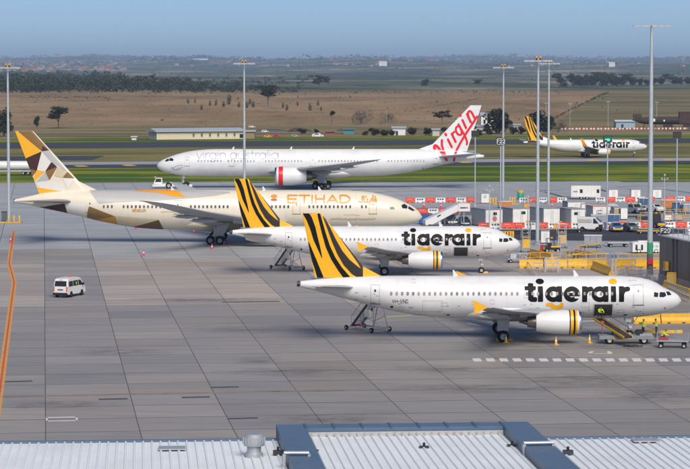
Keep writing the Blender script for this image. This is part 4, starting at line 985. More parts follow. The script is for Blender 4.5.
# ================================================================== apron furniture
pole_m = M('mast_steel', (.48, .52, .54), .45, .3, var=.1, scale=1.5); lamp_m = M('lamp_housing', (.55, .56, .57), .4, .2, var=.15); lamp_g = M('lamp_lens', (.85, .82, .75), .2)
orange_b = M('beacon_orange', (.80, .36, .03), .5); black_m = M('black_plastic', (.015, .015, .017), .5, var=.2); yel_b = M('safety_yellow', (.72, .40, .02), .55, var=.15, scale=2, dirt=.25)
def light_mast(px, py, top_py, label, head='twin', rb=.26):
    b = G(px, py); s = S(py); h = 26 + (72 - top_py) / s
    t = thing('light_mast', label, 'light mast', (b.x, b.y, 0), 0, 'floodlight masts over the apron')
    MB().lathe([(0, rb), (.5, rb * .8), (1, rb * .52)], (0, 0, .3), (0, 0, h), 14).build('pole', pole_m, t, smooth=50)
    MB().lathe([(0, rb * 2), (.25, rb * 2), (.3, rb * 1.3), (.6, rb * 1.2)], (0, 0, 0), (0, 0, 1), 12, 0, True, True).build('base', M('mast_base', (.3, .3, .3), .8), t)
    MB().bar((-1.6, 0, h - .15), (1.6, 0, h - .15), .14, .14).bar((0, -1.0, h - .15), (0, 1.0, h - .15), .12, .12).build('crossarm', pole_m, t)
    for x, y in ((-1.75, 0), (-1.05, -.2), (1.05, -.2), (1.75, 0), (0, -1.05)) if head == 'twin' else ((-1.9, 0), (-1.1, -.1), (1.1, -.1), (1.9, 0)):
        lp = MB().prism([(-.42, .0), (.42, .0), (.34, .16), (-.34, .16)], -.3, .3, 'y').build('floodlight', lamp_m, t, (x, y, h - .22), (R(8), 0, 0))
        MB().box(-.36, .36, -.25, .25, -.03, -.004).build('lens', lamp_g, lp)
    if head == 'twin':
        MB().box(-.36, .36, -.2, .2, h, h + .3).build('beacon_box', black_m, t)
        for x in (-.3, .3): MB().lathe([(0, .16), (.22, .16), (.3, .06)], (x, 0, h + .3), (x, 0, h + 1), 10, 0, True, True).build('beacon', orange_b, t)
        MB().box(-.12, .12, -.22, -.205, h + .04, h + .28).build('beacon_panel', orange_b, t)
    return t
light_mast(9, 222, 67, 'tall grey floodlight mast at the left edge beside amber tail', rb=.30)
light_mast(244.5, 204, 63, 'floodlight mast in front of the long white airliner', rb=.30)
light_mast(503, 201, 67, 'floodlight mast just right of the red script tail', rb=.27)
light_mast(537.4, 245, 60, 'nearer and left of the two floodlight masts standing close together', rb=.29)
light_mast(548.3, 204, 63, 'farther and right of the two floodlight masts standing close together', rb=.29)
m5 = light_mast(649.8, 279, 25, 'tallest floodlight mast with flat lamps, at right behind the nearest jet', 'flat', rb=.36)
MB().cyl((0, 0, 3.2), (0, 0, 4.6), .39, .38, 14).build('sleeve', M('mast_green_band', (.05, .30, .16), .5), m5); MB().cyl((0, 0, .6), (0, 0, 3.2), .41, .39, 14).build('sleeve', M('mast_dark_band', (.12, .11, .11), .6), m5)
MB().box(-.3, .3, -.55, -.38, 1.9, 2.5).build('switch_box', red_p, m5)

def sign_post(px, py, top_py, w, h, label, face='dark', txt=None, rp=.13):
    b = G(px, py); s = S(py); zt = 26 - (top_py - 72) / s
    t = thing('stand_sign', label, 'sign', (b.x, b.y, 0), 0, 'sign posts along the stands')
    MB().cyl((0, 0, 0), (0, 0, zt - h * .5), rp, rp * .85, 10).cyl((0, 0, 0), (0, 0, .12), rp * 2.4, rp * 2.2, 10).build('post', pole_m, t, smooth=50)
    bx = MB().box(-w / 2, w / 2, -.25, .25, zt - h, zt).build('sign_box', black_m, t)
    fm = {'dark': M('dark_screen', (.05, .035, .025), .25), 'frame': black_m, 'green': M('green_screen', (.02, .10, .06), .3, emit=(.05, .5, .3, .06))}[face]
    MB().box(-w / 2 + .12, w / 2 - .12, -.27, -.255, zt - h + .12, zt - .12).build('sign_face', fm, t)
    if txt:
        mb = MB(); st, adv = text_strokes(txt); hh = h * .42; off = adv * hh / 2
        text_decal(mb, txt, lambda u, v: (u - off + .06, -.285, zt - h * .70 + v), hh, hh * .17, .05); mb.build('lettering', M('sign_white', (.75, .77, .75), .5), t)
        fr = MB(); a, b_, c, d = -w / 2 + .1, w / 2 - .1, zt - h + .1, zt - .1
        for q in ((a, b_, c, c + .07), (a, b_, d - .07, d), (a, a + .07, c, d), (b_ - .07, b_, c, d)): fr.box(q[0], q[1], -.283, -.272, q[2], q[3])
        fr.build('sign_border', MATS['sign_white'], t)
    if face == 'green':
        MB().box(-.45, .35, -.28, -.272, zt - h * .62, zt - h * .45).box(-.1, .35, -.28, -.272, zt - h * .8, zt - h * .66).build('arrow', M('screen_mark', (.1, .75, .5), .4, emit=(.1, .8, .5, .4)), t)
    return t
sign_post(475, 206, 130.5, 1.5, 1.15, 'dark screen on a grey post below the red script tail')
sign_post(500.4, 229, 137.5, 1.45, 1.25, 'black F22 stand sign on a tall grey post', 'frame', 'F22')
sign_post(607, 230, 135.5, 1.45, 1.1, 'black stand sign with green screen in front of the distant taxiing jet', 'green')
sign_post(676.5, 214, 131.5, 1.5, 1.15, 'dark screen on a grey post at the right edge')
def camera_post(px, py, top_py, label):
    b = G(px, py); s = S(py); zt = 26 - (top_py - 72) / s
    t = thing('camera_post', label, 'camera post', (b.x, b.y, 0), 0, 'thin camera posts')
    MB().cyl((0, 0, 0), (0, 0, zt), .11, .07, 10).build('post', pole_m, t, smooth=50); MB().bar((-.5, 0, zt - .7), (.5, 0, zt - .7), .07).build('crossarm', pole_m, t)
    MB().box(-.12, .12, -.35, .2, zt, zt + .28).build('camera_housing', lamp_m, t)
    for x in (-.5, .5): MB().box(x - .1, x + .1, -.2, .1, zt - .66, zt - .42).build('floodlight', lamp_m, t)
camera_post(489.4, 229, 186.5, 'thin camera post before the leftmost pale container'); camera_post(664.3, 215, 175.5, 'thin camera post right of the tallest mast'); camera_post(527.8, 232, 197, 'thin camera post near the teal tank')

# ---- water-filled barriers
def barrier_mesh(L, H, W, mats, slots=True):
    mb = MB(); pf = [(-W / 2, 0), (W / 2, 0), (W / 2, H * .22), (W * .22, H * .55), (W * .18, H), (-W * .18, H), (-W * .22, H * .55), (-W / 2, H * .22)]
    mb.prism(pf, -L / 2 + .02, L / 2 - .02, 'x')
    return mb.mesh('water_barrier', mats, 30)
red_pl = M('barrier_red_plastic', (.68, .040, .008), .55, var=.15, scale=2, rand=.15, dirt=.15); white_pl = M('barrier_white_plastic', (.66, .66, .64), .45, var=.1, scale=2, rand=.1, dirt=.2)
BR = {'red': barrier_mesh(1.95, .95, .55, red_pl), 'white': barrier_mesh(1.95, .95, .55, white_pl)}
PRT = {'red': MB().box(-.5, .45, -.2, -.19, .6, .72).mesh('print_panel', M('barrier_print_pale', (.75, .45, .38), .5)), 'white': MB().box(-.65, -.35, -.2, -.19, .5, .78).box(-.2, .1, -.2, -.19, .5, .78).box(.25, .6, -.2, -.19, .5, .78).mesh('print_panel', M('barrier_print_dark', (.10, .10, .11), .5))}
SLOT = MB().box(-.62, -.3, -.29, -.26, .03, .16).box(.3, .62, -.29, -.26, .03, .16).mesh('fork_slot', M('slot_dark', (.02, .02, .02), .8))
def barrier_row(pxs, cols, py0, py1, row, zrot=0):
    cnt = {'red': 0, 'white': 0}
    for k, (px, c) in enumerate(zip(pxs, cols)):
        py = py0 + (py1 - py0) * k / max(1, len(pxs) - 1); p = G(px, py)
        t = thing('water_barrier', '%s %s plastic barrier from the left in %s' % (ORD[cnt[c]], c, row), 'barrier', (p.x, p.y, 0), zrot + random.uniform(-.05, .05), 'red and white water barriers')
        cnt[c] += 1
        link('barrier_shell', BR[c], t); link('print_panel', PRT[c], t); link('fork_slots', SLOT, t)
alt = lambda n, a='red': [('red', 'white')[(k + (a == 'white')) % 2] for k in range(n)]
barrier_row([410 + 10.2 * k for k in range(7)], alt(7), 202.6, 202.2, 'the back row by the cream nose')
barrier_row([524, 533.5, 543, 552.5, 562], ['white', 'red', 'white', 'red', 'white'], 202.5, 202.2, 'the back row by the tank')
barrier_row([600.5 + 9.9 * k for k in range(6)] , ['white', 'red', 'white', 'red', 'white', 'red'], 201.8, 201.4, 'the back row before small boxes')
barrier_row([670.5, 680.3, 690.0], ['red', 'white', 'red'], 201.3, 201.0, 'the back row at right edge')
barrier_row([422, 433.2, 444, 455], ['red', 'white', 'red', 'red'], 213.8, 213.4, 'the short row behind white stairs')
barrier_row([484 + 11.6 * k for k in range(19)], ['red', 'white', 'red', 'red', 'white', 'red', 'white', 'red', 'white', 'red', 'red', 'white', 'red', 'white', 'red', 'white', 'white', 'red', 'white'], 228.4, 227.4, 'the front row by the road')

def jersey(px0, py0, px1, py1, label, H=1.05, W=.8, flat=False):
    """yellow barrier block between two ground pixels"""
    a = G(px0, py0); b = G(px1, py1); d = b - a; L = d.length; c = (a + b) / 2
    t = thing('yellow_barrier', label, 'barrier', (c.x, c.y, 0), math.atan2(d.y, d.x), 'yellow barrier blocks')
    pf = [(-W / 2, 0), (W / 2, 0), (W / 2, H * .28), (W * .2, H * .62), (W * .16, H), (-W * .16, H), (-W * .2, H * .62), (-W / 2, H * .28)]
    MB().prism(pf, -L / 2 + .03, L / 2 - .03, 'x').build('barrier_block', yel_b, t, smooth=30)
    mb = MB(); n = max(2, int(L / 1.4))
    for k in range(n): x = -L / 2 + (k + .5) * L / n; mb.box(x - .18, x + .18, -W / 2 - .012, -W / 2 + .1, .02, .12)
    mb.build('drain_slots', MATS['slot_dark'], t)
    mb = MB()
    for s_ in (-1, 1): MB().box(s_ * (L / 2 - .14) - .05, s_ * (L / 2 - .14) + .05, -.05, .05, H, H + .08).build('lifting_lug', steel, t)
for a in [(519, 268, 543, 268, 'yellow barrier block just right of the middle jet nose'), (543.6, 268, 567, 267.8, 'yellow barrier block left of the tow bars, behind the nearest jet'),
          (568, 267.6, 588, 267.8, 'yellow barrier block directly below the pile of tow bars'), (588.6, 267.9, 607, 268.6, 'yellow barrier block right of the tow bars beside the grey post'),
          (593.5, 269.5, 612, 276.5, 'angled yellow barrier block slanting behind the nearest jet'), (531, 256.5, 552, 262.5, 'angled yellow barrier block slanting below the forklift'),
          (613, 267.6, 634, 269, 'yellow barrier block left of the tallest mast behind steel racks'), (636, 267.6, 662, 268.4, 'yellow barrier block behind the tallest mast'),
          (664.5, 290, 690, 299, 'yellow barrier block beside the dark grey pier wall'), (690.5, 299, 716, 308, 'yellow barrier block leaving the right edge by the pier'),
          (633, 323.5, 660, 323.2, 'yellow barrier block under the nearest nose, left one'), (660.5, 323.2, 690, 322.8, 'yellow barrier block right of the nearest nose')]: jersey(*a[:4], a[4], 1.15 if a[1] < 300 else 1.0)
def kerb_beam(px0, py0, px1, py1, label):
    a = G(px0, py0); b = G(px1, py1); d = b - a; L = d.length; c = (a + b) / 2
    t = thing('yellow_beam', label, 'beam', (c.x, c.y, 0), math.atan2(d.y, d.x))
    MB().prism([(-.18, 0), (.18, 0), (.14, .3), (-.14, .3)], -L / 2, L / 2, 'x').build('beam', yel_b, t)
    for k in range(3): MB().box(-.12 + (k - 1) * L * .36, .12 + (k - 1) * L * .36, -.22, .22, 0, .32).build('bracket', steel, t)
kerb_beam(635, 333.6, 682, 332.8, 'long low yellow beam lying on the apron behind the two workers')

# ---- containers and cabins
def container(px, py, w, d, h, rz, label, mats, group='pale containers and cabins', window=None, name='container', door=True, rib=True, lift=.14):
    p = G(px, py); t = thing(name, label, 'container', (p.x, p.y, 0), rz, group)
    front, side, roof = mats
    mb = MB(); mb.box(-w / 2, w / 2, -d / 2, d / 2, lift, h - .08)
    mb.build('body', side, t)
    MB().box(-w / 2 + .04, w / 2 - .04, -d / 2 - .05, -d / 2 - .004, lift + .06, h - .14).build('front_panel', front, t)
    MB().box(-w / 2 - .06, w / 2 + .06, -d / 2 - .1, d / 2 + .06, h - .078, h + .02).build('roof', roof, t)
    mb = MB(); n = int(d / .45)
    for k in range(n):
        y = -d / 2 + (k + .5) * d / n; mb.box(-w / 2 - .04, -w / 2 - .003, y - .09, y + .09, lift + .08, h - .12)
    if rib: mb.build('side_ribs', side, t)
    mb = MB()
    for sx in (-1, 1):
        for sy in (-1, 1): mb.box(sx * (w / 2 - .15) - .12, sx * (w / 2 - .15) + .12, sy * (d / 2 - .2) - .12, sy * (d / 2 - .2) + .12, 0, lift + .002)
    mb.build('feet', darkm, t)
    if door: seamb = MB().box(.05 - .015, .05 + .015, -d / 2 - .062, -d / 2 - .052, lift + .1, h - .2).box(.22, .27, -d / 2 - .09, -d / 2 - .052, lift + .3, h - .4).box(-.17, -.12, -d / 2 - .09, -d / 2 - .052, lift + .3, h - .4).build('lock_rods', M('rod_grey', (.35, .35, .35), .5), t)
    if window: MB().box(window[0], window[1], -d / 2 - .075, -d / 2 - .053, window[2], window[3]).build('window', glass, t)
    return t
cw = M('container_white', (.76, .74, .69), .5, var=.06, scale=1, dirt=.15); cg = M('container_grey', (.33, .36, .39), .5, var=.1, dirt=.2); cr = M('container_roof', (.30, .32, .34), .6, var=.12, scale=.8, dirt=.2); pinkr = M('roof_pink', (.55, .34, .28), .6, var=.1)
YW = R(19)
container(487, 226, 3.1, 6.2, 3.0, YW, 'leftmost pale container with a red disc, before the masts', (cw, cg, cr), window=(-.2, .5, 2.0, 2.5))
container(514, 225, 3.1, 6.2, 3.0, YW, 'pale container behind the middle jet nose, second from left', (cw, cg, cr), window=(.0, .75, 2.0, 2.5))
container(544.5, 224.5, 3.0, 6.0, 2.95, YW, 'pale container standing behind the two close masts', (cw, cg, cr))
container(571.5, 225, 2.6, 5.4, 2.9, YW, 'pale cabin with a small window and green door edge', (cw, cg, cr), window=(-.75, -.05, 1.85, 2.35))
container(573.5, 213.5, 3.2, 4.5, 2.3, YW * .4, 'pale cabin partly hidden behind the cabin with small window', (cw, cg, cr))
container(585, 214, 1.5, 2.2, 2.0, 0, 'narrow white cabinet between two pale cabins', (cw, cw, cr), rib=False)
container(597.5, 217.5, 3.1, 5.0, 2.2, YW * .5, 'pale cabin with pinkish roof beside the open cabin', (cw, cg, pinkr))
oc = container(619, 219.5, 2.4, 3.6, 2.25, YW * .2, 'pale cabin with its tan door open, left of the pickup', (cw, cg, cr), door=False)
MB().box(-1.15, -.4, -1.86, -1.82, .3, 2.0).build('door', M('tan_board', (.42, .29, .16), .7), oc); MB().box(-.38, -.02, -1.87, -1.83, .2, 2.05).build('doorway', hold, oc)
mm = MB(); mm.cyl((.1, -3.17, 1.4), (.1, -3.19, 1.4), .42, None, 16)
red_disc = mm.build('warning_disc', M('pale_red', (.6, .16, .14), .5), [o for o in COL.objects if o.get('label', '').startswith('leftmost pale container')][0])
dk = [o for o in COL.objects if o.get('label', '').startswith('pale cabin with a small window')][0]
MB().box(1.30, 1.42, -2.8, -1.8, .2, 2.2).build('door_edge', M('teal_paint', (.03, .30, .22), .5), dk); MB().box(1.31, 1.43, -2.8, -1.8, 2.21, 2.5).build('door_edge', yel_b, dk)
for px, lb in ((612.5, 'small pale box behind the back barriers, leftmost of three'), (635, 'small pale box behind the back barriers, middle of three'), (656, 'small pale box behind the back barriers, rightmost of three')):
    container(px, 198.5, 1.9, 1.6, 1.95, R(5), lb, (cw, cw, cr), 'small pale boxes behind barriers', rib=False, name='storage_box')
bl = container(424, 224, 1.7, 2.4, 1.9, 0, 'blue box container with red top behind the cream nose', (M('container_blue', (.02, .10, .30), .45, var=.1), MATS['container_blue'], red_pl), rib=True, door=False)
kio = container(485, 203.5, 1.55, 1.5, 2.1, 0, 'white kiosk box with small green marks beside a mast', (cw, cw, cr), rib=False, name='kiosk', door=False)
for k in range(2): MB().box(-.25 + .3 * k, -.12 + .3 * k, -.815, -.803, 1.1, 1.65).build('panel_mark', MATS['teal_paint'], kio)
ed = container(545, 243.5, 1.3, .8, 2.0, 0, 'white electrical cabinet at the foot of the nearer close mast', (cw, cw, cr), rib=False, name='cabinet')

def water_tank():
    p = G(520.5, 199.5); t = thing('water_tank', 'teal cylindrical tank with a yellow lid near the masts', 'tank', (p.x, p.y, 0))
    MB().lathe([(0, .62), (.1, .66), (1.35, .66), (1.4, .62)], (0, 0, 0), (0, 0, 1), 20, 0, True, True).build('barrel', MATS['teal_paint'], t, smooth=40)
    MB().lathe([(1.402, .68), (1.75, .68), (1.9, .3), (1.92, .05)], (0, 0, 0), (0, 0, 1), 20, 0, True, True).build('lid', yel_b, t, smooth=40)
water_tank()
def bollards(px, py, n, dx, label, group):
    for k in range(n):
        p = G(px + dx * k, py); t = thing('bollard', '%s yellow bollard from the left %s' % (ORD[k], label), 'bollard', (p.x, p.y, 0), 0, group)
        MB().lathe([(0, .16), (1.15, .16), (1.22, .1), (1.24, .02)], (0, 0, 0), (0, 0, 1), 10, 0, True, True).build('post', yel_b, t, smooth=40)
        MB().lathe([(0, .24), (.05, .24)], (0, 0, .0), (0, 0, 1), 10, 0, True, True).build('base_plate', steel, t)
bollards(8.6, 222.6, 3, 5.4, 'on the mast plinth at left edge', 'bollards by the left mast'); bollards(490.5, 203.6, 3, 2.6, 'between kiosk and mast', 'bollards by the kiosk'); bollards(505, 239, 4, 2.7, 'beside the middle jet nose', 'bollards by the middle jet nose')
bollards(510, 203.5, 3, 2.3, 'left of the teal tank', 'bollards by the teal tank')
def plinth(px0, px1, py, label):
    a = G(px0, py); b = G(px1, py); t = thing('mast_plinth', label, 'plinth', ((a.x + b.x) / 2, a.y + 1.0, 0))
    L = b.x - a.x; MB().box(-L / 2, L / 2, -.9, .9, 0, .18).build('slab', M('plinth_concrete', (.30, .28, .25), .8), t); MB().box(-L / 2 - .01, L / 2 + .01, -.95, -.902, .02, .2).build('edging', yel_b, t)
plinth(-6, 21, 223.2, 'low concrete plinth with yellow edge under the left mast'); plinth(493, 519, 204.6, 'low concrete plinth with yellow edge by the kiosk')
# ---- cones
def cone_mesh(body, band):
    mb = MB(); mb.box(-.2, .2, -.2, .2, 0, .05, 0); mb.lathe([(.05, .15), (.3, .105)], (0, 0, 0), (0, 0, 1), 10, 0, False, True); mb.lathe([(.3, .105), (.5, .07)], (0, 0, 0), (0, 0, 1), 10, 1, False, True); mb.lathe([(.5, .07), (.75, .025)], (0, 0, 0), (0, 0, 1), 10, 0, True, True)
    return mb.mesh('traffic_cone', [body, band], 40)
CM = {'yellow': cone_mesh(yel_b, M('cone_band_white', (.7, .7, .68), .5)), 'pink': cone_mesh(M('cone_pink', (.66, .04, .12), .5), M('cone_band_pale', (.8, .55, .55), .5))}
for px, py, c, sc_, lb in ((506, 342.8, 'yellow', 1.1, 'yellow cone beside the near main wheel of the nearest jet'), (556, 345, 'yellow', 1.1, 'yellow cone below the engine of the nearest jet'), (589.5, 343, 'yellow', 1.1, 'yellow cone between engine and belt loader'),
        (143.6, 256, 'pink', 1.3, 'pink cone standing alone right of the white van'), (136, 229.5, 'pink', 1.2, 'pink cone under the cream tail belly'), (10.5, 242, 'pink', 1.2, 'pink cone beside the orange line at left'), (212, 249.6, 'pink', 1.2, 'pink cone just below the cream main gear'), (224, 244.6, 'pink', 1.1, 'pink cone right of the cream main gear'), (194, 233.5, 'pink', 1.1, 'pink cone left of the cream main gear'),
        (424, 207.5, 'pink', 1.6, 'pink cone right of the cream nose near back barriers'), (441, 208.2, 'pink', 1.5, 'pink cone before the back barriers, between two others'), (463, 205.8, 'pink', 1.5, 'pink cone left of the dark screen post'), (552, 207.5, 'pink', 1.5, 'pink cone beside the farther close mast'), (629, 206, 'pink', 1.3, 'pink cone behind the pickup'), (662, 207.5, 'pink', 1.7, 'pink cone right of the tallest mast'), (680, 206.4, 'pink', 1.8, 'pink cone near the right edge post'), (481, 234.5, 'yellow', 1.2, 'yellow cone behind the middle jet')):
    p = G(px, py); o = link('traffic_cone', CM[c], None, (p.x, p.y, .0), (0, 0, random.uniform(0, 1)), (sc_,) * 3); tag(o, lb, 'cone', 'traffic cones on the apron')
# ================================================================== vehicles and ground equipment
vwhite = M('vehicle_white', (.74, .73, .70), .3, var=.04, coat=.4, dirt=.08); vgrey = M('vehicle_grey', (.12, .13, .14), .3, var=.05, coat=.4); vdark = M('vehicle_dark', (.03, .033, .04), .3, var=.05, coat=.4)
vblue = M('vehicle_blue', (.03, .12, .28), .35, var=.05, coat=.4); vred = M('vehicle_red', (.50, .02, .015), .35, var=.08, coat=.3); taill = M('tail_lamp', (.65, .10, .02), .25); headl = M('head_lamp', (.75, .75, .72), .15); plate_m = M('number_plate', (.10, .10, .10), .5)
def car(label, px, py, rz, prof, W, wheels, r, windows, paint, name='car', cat='car', belt=1.0, tumble=.12, group='vehicles on the apron', lower=None, rear_win=None, front_win=None):
    """prof: side outline (x,z), front at +x; windows: list of side polygons; rz: heading of the front"""
    p = G(px, py); t = thing(name, label, cat, (p.x, p.y, 0), rz, group)
    H = max(z for x, z in prof); n = len(prof)
    def hw(z): return W / 2 * (1 - tumble * max(0, z - belt) / max(.01, H - belt)) if z > belt else W / 2 * (1 - .05 * max(0, .45 - z))
    mb = MB(); vs = []
    for k, f in ((0, -1), (1, -.92), (2, .92), (3, 1)):
        for x, z in prof:
            inset = 0 if abs(f) == 1 else .0
            cx = sum(q[0] for q in prof) / n; cz = sum(q[1] for q in prof) / n
            e = 1 if abs(f) < 1 else .975
            vs.append((cx + (x - cx) * e, f * hw(z), cz + (z - cz) * e))
    fs = [tuple(reversed(range(n))), tuple(range(3 * n, 4 * n))]
    for k in range(3):
        for i in range(n):
            j = (i + 1) % n; fs.append((k * n + i, k * n + j, (k + 1) * n + j, (k + 1) * n + i))
    mb.add(vs, fs); body = mb.build('body', paint, t, smooth=25)
    for s_ in (-1, 1):
        for pl in windows:
            pp = [(x, s_ * (hw(z) + .012), z) for x, z in pl]; MB().add(pp, [tuple(range(len(pl)))]).build('side_window', glass, t)
        for x in wheels:
            wheel(t, (x, s_ * (W / 2 - .11), r), r, .24); MB().lathe([(0, r * 1.14), (.015, r * 1.14)], (x, s_ * (W / 2 - .012), r), (x, s_ * W, r), 16, 0, True, True).build('wheel_arch', M('arch_black', (.02, .02, .02), .8), t)
    for win, nm in ((rear_win, 'rear_window'), (front_win, 'windscreen')):
        if win:
            (x0, z0), (x1, z1), f = win; off = -.02 if nm == 'rear_window' else .02
            MB().add([(x0 + off, -hw(z0) * f, z0), (x0 + off, hw(z0) * f, z0), (x1 + off, hw(z1) * f, z1), (x1 + off, -hw(z1) * f, z1)], [(0, 1, 2, 3)]).build(nm, glass, t)
    return t, hw
def lamps(t, x, ys, z0, z1, w, mat, name, dx=.03):
    for y in ys: MB().box(x - dx, x + dx, y - w / 2, y + w / 2, z0, z1).build(name, mat, t)
# white passenger van
vp = [(-2.42, .42), (-2.45, .9), (-2.40, 1.35), (-2.22, 2.02), (-2.05, 2.16), (-1.2, 2.24), (.6, 2.22), (1.25, 2.08), (1.72, 1.62), (2.22, 1.12), (2.40, .92), (2.44, .45), (2.2, .32), (-2.2, .32)]
van, vh = car('white passenger van with orange lamps driving on the left part of apron', 69.5, 296, R(71), vp, 1.86, (-1.45, 1.42), .34,
   [[(-2.05, 1.28), (-.95, 1.28), (-.95, 1.88), (-1.98, 1.88)], [(-.85, 1.28), (.45, 1.28), (.45, 1.88), (-.85, 1.88)], [(.58, 1.28), (1.72, 1.24), (1.2, 1.84), (.58, 1.88)]], vwhite, 'passenger_van', 'van', 1.1, .13,
   rear_win=((-2.40, 1.32), (-2.25, 1.92), .84), front_win=((1.76, 1.56), (1.28, 2.02), .86))
lamps(van, -2.43, (-.82, .82), .72, 1.28, .16, taill, 'tail_lamp'); lamps(van, 2.38, (-.7, .7), .75, .98, .35, headl, 'head_lamp', .06)
MB().box(-2.56, -2.40, -.9, .9, .3, .58).build('rear_bumper', black_m, van); MB().box(2.36, 2.52, -.9, .9, .3, .55).build('front_bumper', vwhite, van)
MB().box(-2.475, -2.455, -.34, .34, .86, 1.0).build('number_plate', plate_m, van); MB().box(-2.24, -2.16, -.2, .2, 1.98, 2.08).build('brake_lamp', orange_b, van)
MB().box(-.15, .1, -.22, .22, 2.23, 2.33).build('roof_beacon', taill, van)
for s_ in (-1, 1): MB().box(1.45, 1.6, s_ * .93 - .0 if s_ > 0 else -1.16, 1.16 if s_ > 0 else -.93, 1.24, 1.5).build('wing_mirror', black_m, van)
MB().add([(-.25, -.955, 1.42), (.0, -.955, 1.42), (.0, -.935, 1.72), (-.25, -.935, 1.72)], [(0, 1, 2, 3)]).build('window_card', M('hivis_yellow', (.55, .75, .02), .6), van)
sedan = [(-2.2, .38), (-2.22, .8), (-2.05, .98), (-1.45, 1.02), (-.85, 1.42), (.25, 1.44), (.95, 1.02), (1.95, .9), (2.2, .7), (2.2, .34), (1.9, .25), (-1.9, .25)]
sw = [[(-1.2, 1.04), (-.2, 1.04), (-.2, 1.36), (-.78, 1.36)], [(-.1, 1.04), (.72, 1.04), (.2, 1.38), (-.1, 1.38)]]
c1, _ = car('blue and yellow marked car parked by the front barriers', 616, 231.5, R(-88), sedan, 1.8, (-1.35, 1.35), .32, sw, vblue, belt=.95, tumble=.25, rear_win=((-1.42, 1.04), (-.9, 1.38), .75), front_win=((.93, 1.05), (.3, 1.4), .75))
MB().box(2.205, 2.26, -.75, .75, .4, .68).build('front_panel', yel_b, c1); MB().box(-.5, -.25, -.5, .5, 1.45, 1.58).build('roof_beacon', orange_b, c1); lamps(c1, 2.2, (-.68, .68), .68, .82, .3, headl, 'head_lamp', .05)
c2, _ = car('dark grey car parked right of the blue and yellow car', 630.5, 231.5, R(-75), sedan, 1.8, (-1.35, 1.35), .32, sw, vgrey, belt=.95, tumble=.25, rear_win=((-1.42, 1.04), (-.9, 1.38), .75), front_win=((.93, 1.05), (.3, 1.4), .75)); lamps(c2, 2.18, (-.68, .68), .66, .82, .3, headl, 'head_lamp', .05)
pick = [(-2.6, .5), (-2.62, 1.0), (-2.55, 1.1), (-.7, 1.1), (-.62, 1.72), (.65, 1.74), (1.25, 1.15), (2.35, 1.05), (2.55, .85), (2.55, .45), (2.2, .35), (-2.2, .4)]
c3, _ = car('grey pickup truck with roof lamps among the containers', 634, 213.2, R(-62), pick, 1.85, (-1.6, 1.6), .38, [[(-.5, 1.14), (.1, 1.14), (.1, 1.64), (-.5, 1.64)], [(.2, 1.14), (1.05, 1.14), (.6, 1.64), (.2, 1.64)]], M('vehicle_silver', (.33, .35, .37), .3, .3, coat=.3), 'pickup_truck', 'pickup', 1.1, .15, front_win=((1.22, 1.2), (.7, 1.68), .8))
MB().box(2.5, 2.62, -.8, .8, .45, .72).build('front_bumper', vdark, c3); lamps(c3, 2.5, (-.7, .7), .78, .98, .32, headl, 'head_lamp', .08); MB().box(-.2, .1, -.6, .6, 1.76, 1.9).build('light_bar', yel_b, c3)
c4, _ = car('white sedan-like station car behind the tallest mast', 655.5, 211.8, R(-65), sedan, 1.8, (-1.35, 1.35), .32, sw, vwhite, belt=.95, tumble=.25, front_win=((.93, 1.05), (.3, 1.4), .75)); lamps(c4, 2.18, (-.68, .68), .66, .82, .3, headl, 'head_lamp', .05)
c4['label'] = 'white car parked right beside the tallest mast, among barriers'
c7, _ = car('white car hidden behind the open pale cabin', 613.5, 211.5, R(0), sedan, 1.8, (-1.35, 1.35), .32, sw, vwhite, belt=.95, tumble=.25)
c8, _ = car('dark pickup parked at left among containers behind white stairs', 449.5, 224.5, R(-80), pick, 1.85, (-1.6, 1.6), .38, [[(-.5, 1.14), (1.0, 1.14), (.55, 1.64), (-.5, 1.64)]], vdark, 'pickup_truck', 'pickup', 1.1, .15, front_win=((1.22, 1.2), (.7, 1.68), .8)); MB().box(2.5, 2.62, -.8, .8, .45, .72).build('front_bumper', vwhite, c8)
c9, _ = car('dark car parked at left beside the leftmost pale container', 463.5, 225, R(-85), sedan, 1.8, (-1.35, 1.35), .32, sw, vdark, belt=.95, tumble=.25, front_win=((.93, 1.05), (.3, 1.4), .75)); MB().box(2.2, 2.26, -.7, .7, .3, .5).build('front_bumper', vwhite, c9)
# small white truck with cargo box
trk = [(-1.0, .45), (-1.0, 1.95), (-.9, 2.0), (.35, 2.0), (.8, 1.3), (.95, 1.1), (.95, .45), (.7, .38), (-.8, .38)]
c5, _ = car('small white utility truck with an orange-lettered box in front barrier row', 591, 231.3, R(-15), [(x * 2.05, z * 1.18) for x, z in trk], 1.95, (-1.25, 1.25), .38, [[(.5, 1.35), (1.45, 1.35), (.75, 2.15), (.5, 2.15)]], vwhite, 'utility_truck', 'truck', 1.2, .08, front_win=((1.68, 1.55), (.85, 2.26), .85))
MB().box(-1.9, .3, -.995, -.985, 1.5, 2.05).build('box_panel', M('panel_grey', (.45, .47, .48), .5), c5); MB().box(-1.5, -.2, -1.012, -.998, 1.75, 1.9).build('box_stripe', ypaint, c5); lamps(c5, 1.96, (-.75, .75), .7, .95, .3, headl, 'head_lamp', .05); MB().box(-2.06, -2.0, -.3, .3, .5, .75).build('number_plate', plate_m, c5)
MB().box(1.4, 2.08, -.99, -.98, .5, 1.2).build('cab_step', vdark, c5)
